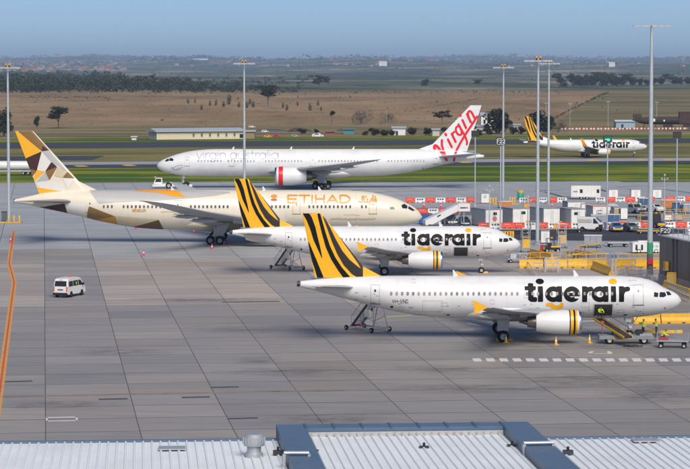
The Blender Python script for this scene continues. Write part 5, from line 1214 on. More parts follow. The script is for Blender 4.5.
# red small tractor
def tractor():
    p = G(603, 220.5); t = thing('red_tractor', 'small red tractor between pink-roofed cabin and open cabin', 'tractor', (p.x, p.y, 0), R(10), 'vehicles on the apron')
    MB().prism([(-1.1, .35), (1.2, .35), (1.2, .85), (.2, .95), (-.1, .9), (-1.1, .8)], -.55, .55, 'y').build('body', vred, t); MB().box(-.9, -.35, -.35, .35, .82, 1.25).build('seat', black_m, t)
    rb = MB()
    for s_ in (-.5, .5): rb.tube([(-1.0, s_, .8), (-1.0, s_, 1.75), (-.2, s_, 1.75)], .04)
    rb.build('roll_bar', black_m, t); MB().cyl((.05, 0, .9), (-.2, 0, 1.2), .03).build('steering_column', darkm, t)
    for x, r in ((-.75, .45), (.85, .32)):
        for s_ in (-.6, .6): wheel(t, (x, s_, r), r, .25)
tractor()
# long white trailer cabin at the back
def trailer(px, py, L, H, label):
    p = G(px, py); t = thing('cabin_trailer', label, 'trailer', (p.x, p.y, 0), R(-3), 'vehicles on the apron')
    MB().box(-L / 2, L / 2, -1.25, 1.25, .55, H).build('body', cw, t); MB().box(-L / 2 - .03, L / 2 + .03, -1.29, 1.29, H, H + .09).build('roof', cr, t)
    for x in (-1.2, 2.2): MB().box(x - .0, x + .55, -1.268, -1.254, 1.35, 2.1).build('window', glass, t)
    MB().box(-1.2 - 1.3, -1.2 - .5, -1.266, -1.254, 1.5, 1.75).build('vent', M('vent_grey', (.2, .2, .2), .6), t)
    mb = MB()
    for k in range(8): x = -L / 2 + (k + .5) * L / 8; mb.box(x - .012, x + .012, -1.262, -1.252, .6, H - .04)
    mb.build('panel_joints', seam, t)
    for x in (-.9, .3):
        for s_ in (-1.1, 1.1): wheel(t, (x, s_, .38), .38, .25)
    MB().bar((-L / 2, 0, .5), (-L / 2 - 1.3, 0, .45), .12).build('drawbar', darkm, t); MB().cyl((-L / 2 - 1.2, 0, 0), (-L / 2 - 1.2, 0, .5), .06).build('jockey_leg', darkm, t)
trailer(585.5, 199.3, 6.0, 2.9, 'long white cabin trailer with small windows beyond the containers')
# far left white tanker semi-trailer
def tanker():
    p = G(14, 174.8); t = thing('tanker_trailer', 'white road tanker passing behind the amber tail at left', 'tanker', (p.x, p.y, 0), R(-1))
    MB().lathe([(0, .9), (.15, 1.12), (.5, 1.18), (17.5, 1.18), (17.85, 1.12), (18, .9)], (-10, 0, 2.3), (8, 0, 2.3), 22, 0, True, True).build('tank', vwhite, t, smooth=40)
    MB().box(-10, 8, -.5, .5, .75, 1.15).build('chassis', darkm, t); MB().box(-9.5, 7.5, -1.2, -1.12, .8, 1.25).build('side_guard', M('guard_grey', (.38, .38, .38), .6), t)
    for x in (-6, -4.7, 2.5, 3.8, 5.1, 6.4):
        for s_ in (-1, 1): wheel(t, (x, s_ * 1.0, .5), .5, .35)
    MB().box(-11.8, -10.2, -1.2, 1.2, .7, 3.2).build('cab', vwhite, t); MB().box(-9, 7, -.3, .3, 3.47, 3.55).build('walkway', steel, t)
tanker()
# tow tractor at the long airliner's nose
def tow_tractor():
    p = G(172, 188.3); t = thing('tow_tractor', 'white low tow tractor with orange lamp at the long airliner nose', 'tow tractor', (p.x, p.y, 0), math.pi)
    MB().prism([(-4.6, .45), (4.2, .45), (4.3, .9), (2.0, 1.05), (-1.2, 1.0), (-4.6, .85)], -1.4, 1.4, 'y').build('body', vwhite, t)
    MB().prism([(2.1, 1.02), (4.0, .98), (3.9, 1.6), (3.5, 2.35), (2.2, 2.35)], -1.0, 1.0, 'y').build('cab', vwhite, t)
    for s_ in (-1, 1): MB().prism([(2.35, 1.45), (3.75, 1.45), (3.45, 2.2), (2.35, 2.2)], s_ * 1.003, s_ * 1.015, 'y').build('cab_window', glass, t)
    MB().box(3.55, 3.9, -.25, .25, 2.36, 2.65).build('roof_beacon', orange_b, t)
    for x in (-3.2, .6):
        for s_ in (-1, 1): wheel(t, (x, s_ * 1.3, .72), .72, .5)
    MB().box(-4.66, -4.6, -1.3, 1.3, .5, .8).build('bumper', orange_b, t); MB().box(4.21, 4.33, -1.3, 1.3, .46, .8).build('bumper', orange_b, t); MB().box(-1.9, -1.3, -1.42, -1.405, .6, .9).build('warning_panel', vred, t)
tow_tractor()
# baggage tractor (white) and flat dollies on the road
def bag_tug():
    p = G(646, 253.2); t = thing('belt_tug', 'white baggage tractor parked left of the tallest mast', 'tractor', (p.x, p.y, 0), R(3), 'vehicles on the apron')
    MB().prism([(-2.1, .25), (2.1, .25), (2.1, 1.35), (1.7, 1.55), (-1.7, 1.7), (-2.1, 1.55)], -.95, .95, 'y').build('body', vwhite, t)
    for x in (-1.55, -.75): MB().prism([(x - .16, .5), (x + .16, .5), (x + .14, 1.3), (x - .12, 1.3)], -.97, -.955, 'y').build('side_vent', black_m, t)
    for x in (.2, .8, 1.4): MB().box(x - .2, x + .2, -.966, -.954, .9, 1.25).build('panel', M('panel_grey', (.45, .47, .48), .5), t)
    for x in (-1.2, 1.3):
        for s_ in (-1, 1): wheel(t, (x, s_ * .82, .36), .36, .26)
    MB().box(-1.2, .5, -.7, .7, 1.66, 1.8).build('roof_lid', cw, t)
    MB().cyl((1.0, .3, 1.5), (1.0, .3, 2.0), .03).build('lamp_stalk', steel, t)
bag_tug()
def dolly(px, py, rz, label, L=3.0, W=1.5, z=.5, deck=None, name='baggage_dolly', railed=False, draw=1):
    p = G(px, py); t = thing(name, label, 'dolly', (p.x, p.y, 0), rz, 'baggage dollies')
    MB().box(-L / 2, L / 2, -W / 2, W / 2, z, z + .12).build('deck', deck or steel, t); MB().box(-L / 2 + .2, L / 2 - .2, -.25, .25, z - .14, z).build('chassis', darkm, t)
    for x in (-L * .36, L * .36):
        for s_ in (-1, 1): wheel(t, (x, s_ * (W / 2 - .12), .24), .24, .15)
    MB().bar((draw * L / 2, 0, z - .05), (draw * (L / 2 + .9), 0, .25), .08).build('drawbar', darkm, t)
    if railed:
        mb = MB()
        for x in (-L / 2 + .04, L / 2 - .04): mb.tube([(x, -W / 2 + .05, z), (x, -W / 2 + .05, z + .8), (x, W / 2 - .05, z + .8), (x, W / 2 - .05, z)], .03)
        mb.build('end_rails', steel, t)
    return t
dolly(617.5, 246.8, R(6), 'pale flat dolly hitched behind the white baggage tractor', 3.2, 1.6, .55, lamp_m)
d1 = dolly(672.5, 347.5, R(-8), 'grey baggage dolly by the workers at the lower right', 3.0, 1.6, .62, steel, railed=True)
MB().box(-1.3, -.4, -.5, .3, .742, .95).build('red_strap_bundle', M('strap_red', (.35, .05, .06), .7), d1)
# belt loader
def belt_loader():
    a = G(606, 343.6); rz = R(116); t = thing('belt_loader', 'belt loader with black conveyor and yellow rails at the open cargo door', 'belt loader', (a.x + 1.2, a.y + .4, 0), R(0))
    f = Vector((26.9, 236.4, 0)); b = Vector((24.55, 242.1, 0)); o = Vector((a.x + 1.2, a.y + .4, 0)); p0 = f - o; p1 = b - o
    p0.z = .78; p1.z = 2.0; ax = (p1 - p0).normalized(); sd_ = Vector((ax.y, -ax.x, 0)).normalized(); up = sd_.cross(ax).normalized()
    if up.z < 0: up = -up
    def slab(u0, u1, h0, h1): return [p + sd_ * s_ + up * h for p in (p0, p1) for s_, h in ((u0, h0), (u1, h0), (u1, h1), (u0, h1))]
    Q = [(0, 1, 2, 3), (7, 6, 5, 4), (0, 4, 5, 1), (1, 5, 6, 2), (2, 6, 7, 3), (3, 7, 4, 0)]
    MB().add(slab(-.42, .42, 0, .12), Q).build('conveyor_belt', black_m, t)
    for s_ in (-1, 1): MB().add(slab(s_ * .52, s_ * .43, -.02, .17), Q).build('side_rail', yel_b, t)
    mb = MB()
    for s_ in (-.5, .5):
        for q0, q1 in ((.15, .95),):
            A = p0.lerp(p1, q0) + sd_ * s_ + up * .2; Bq = p0.lerp(p1, q1) + sd_ * s_ + up * .2; mb.tube([A, A + up * .55, Bq + up * .55, Bq], .025)
    mb.build('handrails', darkm, t)
    c = (p0 + p1) / 2
    MB().box(-1.9, 3.3, -1.0, .75, .48, .82).build('chassis', M('loader_grey', (.22, .24, .25), .5, var=.15), t); MB().box(-.6, .6, -1.02, -1.0, .46, .64).build('bumper', yel_b, t); MB().box(2.0, 3.2, -.8, .6, .823, .95).build('deck_plate', steel, t)
    for x in (-.9, 2.4):
        for y in (-.85, .6): wheel(t, (x, y, .38), .38, .26)
    MB().box(1.7, 2.3, -.6, 0, .83, 1.35).build('seat', black_m, t); MB().bar((c.x, c.y, .8), (c.x, c.y, c.z), .12).build('lift_arm', darkm, t)
    MB().cyl((-1.6, -.7, .82), (-1.6, -.7, 1.9), .05).box(-1.75, -1.45, -.85, -.55, 1.9, 2.2).build('lamp_stalk', M('stalk_red', (.3, .08, .06), .6), t)
belt_loader()
# passenger steps at the tails
def boarding_stairs(px, py, label, rz, H=3.3, run=4.2, mirror=1):
    p = G(px, py); t = thing('boarding_stairs', label, 'stairs', (p.x, p.y, 0), rz, 'mobile boarding stairs'); alu = M('stair_aluminium', (.30, .31, .32), .45, .5, var=.15)
    n = 13
    for k in range(n):
        x = run * k / n; z = .35 + (H - .35) * k / n; MB().box(x, x + .34, -.55, .55, z, z + .05).build('step', alu, t)
    for s_ in (-1, 1):
        MB().bar((-.1, s_ * .6, .25), (run, s_ * .6, H), .07, .24).build('stringer', darkm, t)
        hb = MB(); hb.tube([(0, s_ * .6, .4), (0, s_ * .6, 1.4), (run, s_ * .6, H + 1.0), (run + .9, s_ * .6, H + 1.0), (run + .9, s_ * .6, H)], .03)
        for k in range(1, 6): x = run * k / 6; z = .3 + (H - .3) * k / 6; hb.cyl((x, s_ * .6, z), (x, s_ * .6, z + 1.05), .02)
        hb.build('handrail', alu, t)
    MB().box(run, run + .95, -.6, .6, H - .06, H + .02).build('platform', alu, t)
    lg = MB()
    for s_ in (-1, 1):
        lg.bar((run + .8, s_ * .6, H - .06), (run + 1.2, s_ * .95, .35), .07).bar((run + .1, s_ * .6, H - .06), (run - .9, s_ * .95, .35), .07).bar((run - .9, s_ * .95, .9), (run + 1.0, s_ * .8, 1.6), .05)
    lg.build('support_frame', steel, t)
    bs = MB(); bs.box(-.4, run + 1.5, -1.05, -.93, .26, .42).box(-.4, run + 1.5, .93, 1.05, .26, .42).box(-.4, -.28, -.93, .93, .26, .42).box(run + 1.38, run + 1.5, -.93, .93, .26, .42); bs.build('base_frame', M('base_frame_grey', (.5, .47, .42), .5), t)
    for x in (-.1, run + 1.2):
        for s_ in (-1, 1): wheel(t, (x, s_ * 1.2, .26), .26, .18)
    MB().box(run - .1, run + .6, -1.0, -.7, 1.5, 2.2).build('control_box', M('box_cream', (.6, .57, .5), .5), t); MB().box(.1, .6, -.45, .45, .43, .6).build('tool_tray', vred, t)
boarding_stairs(356, 329.2, 'dark metal boarding stairs under the tail of the nearest jet', R(-50), 2.9, 2.6)
boarding_stairs(278.5, 268.4, 'dark metal boarding stairs under the tail of the middle jet', R(-50), 2.9, 2.6)
# white passenger stairs beyond the cream nose
def white_stairs():
    p = G(424, 229); t = thing('passenger_stairs', 'white enclosed passenger stairs rising beside the cream nose', 'stairs', (p.x, p.y, 0), R(12), 'mobile boarding stairs')
    MB().prism([(.0, .5), (.6, .5), (5.6, 3.0), (5.6, 4.1), (.0, 1.5)], -1.0, 1.0, 'y').build('stair_side', vwhite, t)
    MB().box(5.62, 7.6, -1.05, 1.05, 2.9, 4.2).build('platform_box', vwhite, t); MB().box(5.9, 6.9, -1.066, -1.052, 3.4, 3.6).build('lettering_panel', vdark, t); MB().box(6.95, 7.25, -1.066, -1.052, 3.4, 3.6).build('lettering_panel', vred, t)
    MB().prism([(2.0, 1.95), (2.6, 2.25), (2.6, 2.5), (2.0, 2.2)], -1.015, -1.003, 'y').build('lettering_panel', vdark, t)
    MB().box(-.4, 7.2, -1.0, 1.0, .35, .75).build('chassis', vdark, t)
    for x in (.8, 6.2):
        for s_ in (-1, 1): wheel(t, (x, s_ * .95, .42), .42, .28)
    mb = MB(); mb.bar((6.6, -.8, .75), (6.6, -.8, 2.9), .14).bar((6.6, .8, .75), (6.6, .8, 2.9), .14).bar((4.5, -.8, .75), (6.2, -.8, 2.9), .1).bar((4.5, .8, .75), (6.2, .8, 2.9), .1); mb.build('support_frame', steel, t)
white_stairs()
# maintenance stands, forklift, tow bars, racks
def work_stand(px, py, w, h, label, col, slant=0.0):
    p = G(px, py); t = thing('work_stand', label, 'work stand', (p.x, p.y, 0), R(8), 'maintenance stands')
    for s_ in (-1, 1):
        for y in (-.5, .5): MB().bar((s_ * w / 2, y, .15), (s_ * w / 2 * (1 - slant), y, h), .08).build('leg', steel, t)
    mb = MB(); n = 7
    for k in range(n): z = .35 + (h - .6) * k / n; mb.bar((-w / 2, -.5, z), (w / 2, -.5, z), .05)
    mb.build('rungs', steel, t)
    MB().box(-w / 2, w / 2, -.5, .5, h * .62, h * .62 + .08).build('platform', col, t); MB().box(-w / 2 + .06, w / 2 - .06, -.56, -.52, h * .2, h * .55).build('panel', col, t)
    MB().tube([(-w / 2, -.5, h), (w / 2, -.5, h), (w / 2, .5, h), (-w / 2, .5, h), (-w / 2, -.5, h)], .04).build('guard_rail', steel, t)
    for s_ in (-1, 1):
        for y in (-.5, .5): wheel(t, (s_ * w / 2, y, .15), .15, .1)
work_stand(525.5, 252.5, 1.1, 3.5, 'tall steel stand with yellow panel left of the close masts', yel_b); work_stand(561.5, 248.2, 1.3, 3.6, 'tall tan work stand right of the forklift', M('stand_tan', (.55, .38, .16), .6), .15)
def forklift():
    p = G(551.5, 252.2); t = thing('forklift', 'yellow and black forklift with red bottle between the masts and stand', 'forklift', (p.x, p.y, 0), R(8), 'vehicles on the apron')
    MB().prism([(-1.2, .35), (1.1, .35), (1.15, .85), (.5, 1.0), (-.2, .85), (-1.2, 1.0)], -.6, .6, 'y').build('body', black_m, t); MB().box(-.2, 1.2, -.63, -.605, .72, .98).build('side_panel', yel_b, t); MB().box(-1.3, -1.0, -.6, .6, .4, .9).build('counterweight', yel_b, t)
    mb = MB()
    for s_ in (-.45, .45): mb.tube([(-.7, s_, .9), (-.7, s_, 2.0), (.25, s_, 2.0), (.45, s_, .95)], .045)
    mb.build('overhead_guard', darkm, t); mb = MB()
    for s_ in (-.3, .3): mb.bar((1.25, s_, .1), (1.25, s_, 2.1), .09)
    mb.bar((1.25, -.3, 2.05), (1.25, .3, 2.05), .07).bar((1.3, -.25, .12), (2.2, -.25, .12), .1, .04).bar((1.3, .25, .12), (2.2, .25, .12), .1, .04); mb.build('lift_mast', steel, t)
    MB().lathe([(0, .2), (.7, .2), (.8, .08)], (-1.5, -.2, .3), (-1.5, -.2, 2), 12, 0, True, True).build('gas_bottle', vred, t, smooth=40); MB().box(-.5, .0, -.3, .3, .92, 1.35).build('seat', black_m, t)
    MB().box(-1.75, -1.21, -.5, .3, .12, .3).build('bottle_tray', darkm, t)
    for x in (-.8, .8):
        for s_ in (-1, 1): wheel(t, (x, s_ * .58, .32), .32, .24)
    MB().box(-.15, .15, -.15, .15, 2.04, 2.2).build('roof_beacon', orange_b, t)
forklift()
random.seed(3)
for k, (a, b, z) in enumerate((((568, 257.5), (606, 256.0), .30), ((570, 259.3), (598, 254.0), .55), ((574, 255.2), (592, 258.4), .8), ((578, 253.4), (601, 250.6), 1.05), ((566, 254.2), (584, 256.4), .42))):
    A = G(*a); B = G(*b); c = (A + B) / 2; d = B - A; L = d.length
    t = thing('tow_bar', '%s tow bar from the left in the yellow heap behind the barriers' % ORD[k], 'tow bar', (c.x, c.y, 0), math.atan2(d.y, d.x), 'yellow tow bars in a heap')
    tb = (yel_b, yel_b, orange_b, yel_b, yel_b)[k]
    MB().cyl((-L / 2, 0, z), (L / 2, 0, z), .09, .09, 10).build('bar', tb, t); MB().box(-L / 2 - .25, -L / 2, -.22, .22, z - .1, z + .1).build('head', tb, t); MB().tube([(L / 2, 0, z), (L / 2 + .3, .12, z), (L / 2 + .3, -.12, z), (L / 2, 0, z)], .035).build('towing_eye', steel, t)
    MB().bar((-L * .3, -.3, z * .95), (-L * .3, .3, z * .95), .07).bar((-L * .3, -.3, z * .95), (-L * .3, -.3, .12), .05).bar((-L * .3, .3, z * .95), (-L * .3, .3, .12), .05).bar((L * .3, 0, z), (L * .3, 0, .0), .06).build('stand_legs', darkm, t)
    for s_ in (-.3, .3): wheel(t, (-L * .3, s_, .13), .13, .08)
def rack(px, py, w, h, rz, label, mat, tilt=.0):
    p = G(px, py); t = thing('steel_rack', label, 'rack', (p.x, p.y, 0), rz, 'steel racks and frames')
    for x in (-w / 2, w / 2):
        for y in (-.4, .4): MB().bar((x, y, 0), (x + tilt, y, h), .07).build('leg', mat, t)
    mb = MB()
    for z in (h * .35, h * .7, h):
        for y in (-.4, .4): mb.bar((-w / 2 + tilt * z / h, y, z), (w / 2 + tilt * z / h, y, z), .06)
        for x in (-w / 2, w / 2): mb.bar((x + tilt * z / h, -.4, z), (x + tilt * z / h, .4, z), .06)
    mb.build('rails', mat, t)
    mb = MB()
    for k in range(5): x = -w / 2 + w * (k + .5) / 5; mb.bar((x, -.4, h * .35), (x + tilt, -.4, h), .035)
    mb.build('uprights', mat, t)
rack(626.5, 277.5, 1.6, 1.5, R(25), 'tangled grey steel rack behind the nearest cockpit, left one', steel, .25); rack(635.5, 279, 1.7, 1.5, R(-20), 'grey steel rack with slanted bars near the tallest mast', M('rack_reddish', (.32, .22, .22), .5, .3), -.35); rack(643.5, 280.5, 1.3, 1.3, R(-35), 'low grey steel rack touching the tallest mast foot', steel, .2)
rack(551.5, 272.5, 1.7, 1.9, R(4), 'pale metal frame standing before the yellow barriers behind black lettering', lamp_m)
def grey_posts():
    for px, lb in ((612.2, 'left of two rusty grey posts rising behind the nearest jet'), (615.6, 'right of two rusty grey posts rising behind the nearest jet')):
        p = G(px, 281); t = thing('steel_post', lb, 'post', (p.x, p.y, 0), 0, 'rusty grey posts')
        MB().box(-.13, .13, -.13, .13, 0, 3.5).build('post', M('rusty_grey', (.36, .33, .29), .7, var=.25, scale=3), t); MB().box(-.22, .22, -.22, .22, 0, .06).build('base_plate', steel, t); MB().box(-.1, .1, -.15, -.132, 2.9, 3.3).build('blue_tag', vblue, t)
grey_posts()
def long_pole(a, za, b, zb, label):
    A = G(*a); B = G(*b); o = A.copy(); t = thing('raised_pole', label, 'pole', (o.x, o.y, 0), 0, 'slanting poles by the middle nose')
    MB().cyl((0, 0, za), (B.x - A.x, B.y - A.y, zb), .07, .07, 8).build('pole', M('pale_pole', (.55, .47, .38), .5), t); MB().box(-.35, .35, -.3, .3, 0, za + .03).build('foot', steel, t)
long_pole((524, 263.5), 1.0, (539, 282), .4, 'slanting pale pole right of the middle jet nose')
def tow_head():
    p = G(516.5, 262.5); t = thing('ground_power_cart', 'grey ground cart with pipes under the middle jet nose', 'cart', (p.x, p.y, 0), R(5))
    MB().box(-1.3, 1.3, -.6, .6, .4, .6).build('deck', steel, t); MB().box(-.9, -.1, -.5, .5, .602, 1.2).build('cabinet', lamp_m, t); MB().tube([(.1, -.4, .6), (.1, -.4, 1.3), (1.1, -.4, 1.3), (1.1, -.4, .6)], .04).build('rail', steel, t); MB().tube([(1.3, 0, .5), (2.0, 0, .35), (2.6, -.2, .3)], .05).build('drawbar', darkm, t)
    for x in (-.9, .9):
        for s_ in (-1, 1): wheel(t, (x, s_ * .6, .25), .25, .16)
tow_head()
def blue_loader():
    p = G(657, 228); t = thing('blue_tractor', 'dark blue and yellow tractor behind the tallest mast, front row', 'tractor', (p.x, p.y, 0), R(-70), 'vehicles on the apron')
    MB().prism([(-1.5, .4), (1.6, .4), (1.6, 1.0), (.3, 1.1), (-1.5, 1.1)], -.8, .8, 'y').build('body', M('navy_paint', (.015, .03, .12), .4), t); MB().prism([(-1.3, 1.1), (.2, 1.1), (.0, 2.4), (-1.2, 2.4)], -.7, .7, 'y').build('cab', black_m, t); MB().box(1.6, 1.68, -.7, .7, .5, .9).build('front_panel', yel_b, t); MB().box(-.6, -.3, -.2, .2, 2.41, 2.62).build('roof_beacon', orange_b, t)
    for s_ in (-.72, .72): MB().prism([(-1.1, 1.4), (-.05, 1.4), (-.2, 2.2), (-1.0, 2.2)], s_ - .005, s_ + .005, 'y').build('cab_window', glass, t)
    for x in (-.9, 1.0):
        for s_ in (-1, 1): wheel(t, (x, s_ * .75, .42), .42, .3)
blue_loader()
def pallet_low():
    p = G(640, 235.2); t = dolly(648, 233.6, R(2), 'low yellow-edged dolly in front of the barriers near the tallest mast', 3.6, 1.5, .4, yel_b)
    dolly(570, 232.6, R(2), 'low dark dolly on the road below the cabin with small window', 4.0, 1.5, .4, darkm)
    dolly(516, 233.6, R(2), 'low dark dolly on the road behind the middle jet nose', 5.0, 1.5, .4, darkm)
    dolly(632, 218.2, R(0), 'brown covered dolly in front of the grey pickup', 2.6, 1.4, .35, M('tarp_brown', (.12, .07, .045), .8))
pallet_low()
def coolers():
    for px, py, w, h, m_, lb in ((676, 212.5, 1.3, 1.7, vblue, 'dark blue cabinet standing right of the white car'), (682.5, 211.5, 1.1, 1.1, vdark, 'small dark crate right of the dark blue cabinet'), (4.5, 221, 1.0, 1.6, vgrey, 'dark equipment box at the foot of the left mast')):
        p = G(px, py); t = thing('equipment_cabinet', lb, 'cabinet', (p.x, p.y, 0), R(4), 'equipment cabinets'); MB().box(-w / 2, w / 2, -.5, .5, .1, h).build('body', m_, t); MB().box(-w / 2 - .03, w / 2 + .03, -.53, .53, h, h + .08).build('lid', black_m, t); MB().box(-w / 2 + .1, w / 2 - .1, -.516, -.502, .2, h - .2).build('door', m_, t)
        for s_ in (-1, 1): MB().box(s_ * w * .35 - .08, s_ * w * .35 + .08, -.45, .45, 0, .1).build('foot', black_m, t)
coolers()
def railing(px0, py0, px1, py1, h, label, mat):
    a = G(px0, py0); b = G(px1, py1); c = (a + b) / 2; d = b - a; L = d.length; t = thing('railing', label, 'railing', (c.x, c.y, 0), math.atan2(d.y, d.x))
    n = max(3, int(L / .9))
    for k in range(n + 1): x = -L / 2 + L * k / n; MB().box(x - .04, x + .04, -.04, .04, 0, h).build('post', mat, t)
    for z in (h * .5, h): MB().box(-L / 2, L / 2, -.05, .05, z - .04, z + .04).build('rail', mat, t)
railing(664, 226.5, 700, 226.3, 1.5, 'orange-yellow railing behind the pier roof at right', M('rail_ochre', (.60, .34, .05), .6)); railing(668, 292.5, 690, 302.5, 1.2, 'grey railing beside the pier wall at right', steel)

# ---- smaller clutter of the service area
def crate_stack(px, py, n, label, mat, w=1.0, h=.42, rz=0.0):
    p = G(px, py)
    for k in range(n):
        nm = 'pallet' if h < .3 else 'crate'
        t = thing(nm, '%s %s, counted from the ground' % (ORD[k], label) if n > 1 else label, nm, (p.x + random.uniform(-.05, .05), p.y, k * h), rz + random.uniform(-.08, .08), 'crates and pallets')
        for s_ in (-1, 0, 1): MB().box(s_ * w * .42 - .06, s_ * w * .42 + .06, -w * .45, w * .45, 0, h * .3).build('runner', mat, t)
        for j in range(5): MB().box(-w / 2, w / 2, -w / 2 + w * j / 5 + .02, -w / 2 + w * (j + 1) / 5 - .02, h * .3 + .001, h - .004).build('plank', mat, t)
wood = M('pallet_wood', (.30, .20, .11), .85, var=.25, scale=3)
crate_stack(640.5, 219.5, 3, 'wooden pallet in the stack right of the brown dolly', wood, 1.2, .2); crate_stack(604, 228.6, 2, 'blue crate in the pair beside the white utility truck', M('crate_blue', (.03, .12, .3), .6), .8, .5); crate_stack(580, 229.8, 1, 'dark crate left of the white utility truck', vdark, 1.0, .8); crate_stack(556, 229.6, 2, 'orange crate in the pair behind the forklift', orange_b, .8, .45); crate_stack(601, 207, 2, 'grey crate in the pair behind the pink-roofed cabin', steel, 1.0, .6)
def cage_trolley(px, py, rz, label, mat, load=None):
    p = G(px, py); t = thing('cage_trolley', label, 'trolley', (p.x, p.y, 0), rz, 'cage trolleys'); W, Dp, H = 1.5, 1.1, 1.7
    MB().box(-W / 2, W / 2, -Dp / 2, Dp / 2, .3, .4).build('deck', mat, t)
    for x in (-W / 2 + .04, W / 2 - .04):
        for y in (-Dp / 2 + .04, Dp / 2 - .04): MB().box(x - .035, x + .035, y - .035, y + .035, .4, H).build('corner_post', mat, t); wheel(t, (x * .85, y * .85, .15), .15, .1)
    mb = MB()
    for k in range(5): z = .55 + k * .26; mb.box(-W / 2, W / 2, Dp / 2 - .06, Dp / 2 - .03, z, z + .04).box(-W / 2 + .01, -W / 2 + .04, -Dp / 2, Dp / 2, z, z + .04).box(W / 2 - .04, W / 2 - .01, -Dp / 2, Dp / 2, z, z + .04)
    mb.build('side_rails', mat, t); MB().box(-W / 2, W / 2, -Dp / 2, Dp / 2, H, H + .05).build('roof', mat, t)
    if load: MB().box(-W / 2 + .12, W / 2 - .25, -Dp / 2 + .1, Dp / 2 - .15, .402, 1.1).build('load', load, t)
cage_trolley(534.5, 231.5, R(8), 'steel cage trolley on the road left of the nearer close mast', steel, cw); cage_trolley(645, 222.5, R(-10), 'yellow cage trolley behind the front barriers near the pickup', yel_b, vdark); cage_trolley(668, 221.5, R(5), 'white cage trolley right of the dark blue tractor', lamp_m, cw); cage_trolley(679, 221, R(-6), 'ochre cage trolley at the right edge beyond the pier', MATS['rail_ochre'], steel); cage_trolley(527, 209.5, R(0), 'grey cage trolley below the teal tank', steel, orange_b)
def pipe_rail(px0, py0, px1, py1, h, label, mat, n=4):
    a = G(px0, py0); b = G(px1, py1); c = (a + b) / 2; d = b - a; L = d.length; t = thing('guard_railing', label, 'railing', (c.x, c.y, 0), math.atan2(d.y, d.x), 'pipe railings')
    for k in range(n + 1): x = -L / 2 + L * k / n; MB().cyl((x, 0, 0), (x, 0, h), .05, None, 8).build('post', mat, t)
    for z in (h * .45, h): MB().cyl((-L / 2, 0, z), (L / 2, 0, z), .045, None, 8).build('rail', mat, t)
pipe_rail(520, 262, 560, 260.5, 1.2, 'orange pipe railing behind the yellow barriers by the middle nose', orange_b); pipe_rail(533, 270.5, 560, 271.5, 1.0, 'pale pipe railing before the yellow barriers left', lamp_m); pipe_rail(566, 262.8, 606, 261.8, 1.1, 'yellow pipe railing below the heap of tow bars', yel_b); pipe_rail(618, 262, 662, 261.5, 1.1, 'yellow pipe railing behind the tallest mast', yel_b); pipe_rail(660, 218.5, 695, 218, 1.6, 'ochre pipe railing beyond the pier roof', MATS['rail_ochre'], 7); pipe_rail(490, 241.5, 512, 241, 1.5, 'yellow pipe railing just behind the middle jet nose', yel_b, 6)
def hose(px, py, label, mat):
    pts = []; p = G(px, py)
    for k in range(26): a = k * .5; r = .25 + .03 * k; pts.append((r * math.cos(a), r * math.sin(a), .05 + .002 * k))
    tag(MB().tube(pts, .045, 6).build('hose_coil', mat, None, (p.x, p.y, 0)), label, 'hose')
hose(616, 285.5, 'black hose coiled behind the nearest jet near posts', black_m); hose(632, 346.5, 'black cable coiled beside the belt loader', black_m)
def chock(px, py, label):
    p = G(px, py); t = thing('wheel_chock', label, 'chock', (p.x, p.y, 0), R(90), 'wheel chocks'); MB().prism([(-.16, 0), (.16, 0), (.0, .2)], -.3, .3, 'y').build('block', yel_b, t); MB().tube([(0, .3, .1), (.1, .5, .03), (0, .9, .02)], .015).build('rope', black_m, t)
chock(509.5, 340.6, 'yellow chock in front of the near main wheel of the nearest jet'); chock(499, 341.2, 'yellow chock behind the near main wheel of the nearest jet'); chock(632.8, 337.6, 'yellow chock at the nose wheel of the nearest jet'); chock(485.5, 273, 'yellow chock at the nose wheel of the middle jet')
def drum(px, py, mat, label):
    p = G(px, py); t = thing('drum', label, 'drum', (p.x, p.y, 0), 0, 'drums'); MB().lathe([(0, .29), (.02, .3), (.3, .29), (.32, .305), (.34, .29), (.6, .29), (.62, .305), (.64, .29), (.88, .3), (.9, .27)], (0, 0, 0), (0, 0, 1), 16, 0, True, True).build('shell', mat, t, smooth=40); MB().cyl((.12, 0, .9), (.12, 0, .93), .04).build('bung', darkm, t)
drum(586, 222, vblue, 'blue drum between two cabins'); drum(560.5, 226.5, orange_b, 'orange drum left of the cabin with small window'); drum(606.5, 221.5, vdark, 'dark drum beside the red tractor'); drum(528, 226, yel_b, 'yellow drum between two pale containers')

def covered_cart(px, py, rz, label, curtain):
    p = G(px, py); t = thing('baggage_cart', label, 'baggage cart', (p.x, p.y, 0), rz, 'covered baggage carts')
    MB().box(-1.3, 1.3, -.7, .7, .4, .5).build('deck', steel, t); MB().prism([(-.75, 1.75), (.75, 1.75), (.6, 1.9), (-.6, 1.9)], -1.35, 1.35, 'x').build('roof', lamp_m, t)
    for x in (-1.25, 1.25): MB().box(x - .04, x + .04, -.68, .68, .5, 1.75).build('end_wall', steel, t)
    for x0, x1 in ((-1.2, -.42), (-.38, .38), (.42, 1.2)): MB().box(x0, x1, -.69, -.66, .55, 1.74).build('curtain', curtain, t)
    for x in (-.9, .9):
        for s_ in (-1, 1): wheel(t, (x, s_ * .58, .22), .22, .14)
    MB().bar((1.3, 0, .4), (2.0, 0, .22), .07).build('drawbar', darkm, t)
cblue = M('curtain_blue', (.04, .11, .25), .7, var=.2); cgrey = M('curtain_grey', (.30, .31, .32), .7, var=.2); cor = M('curtain_orange', (.6, .2, .03), .7, var=.2)
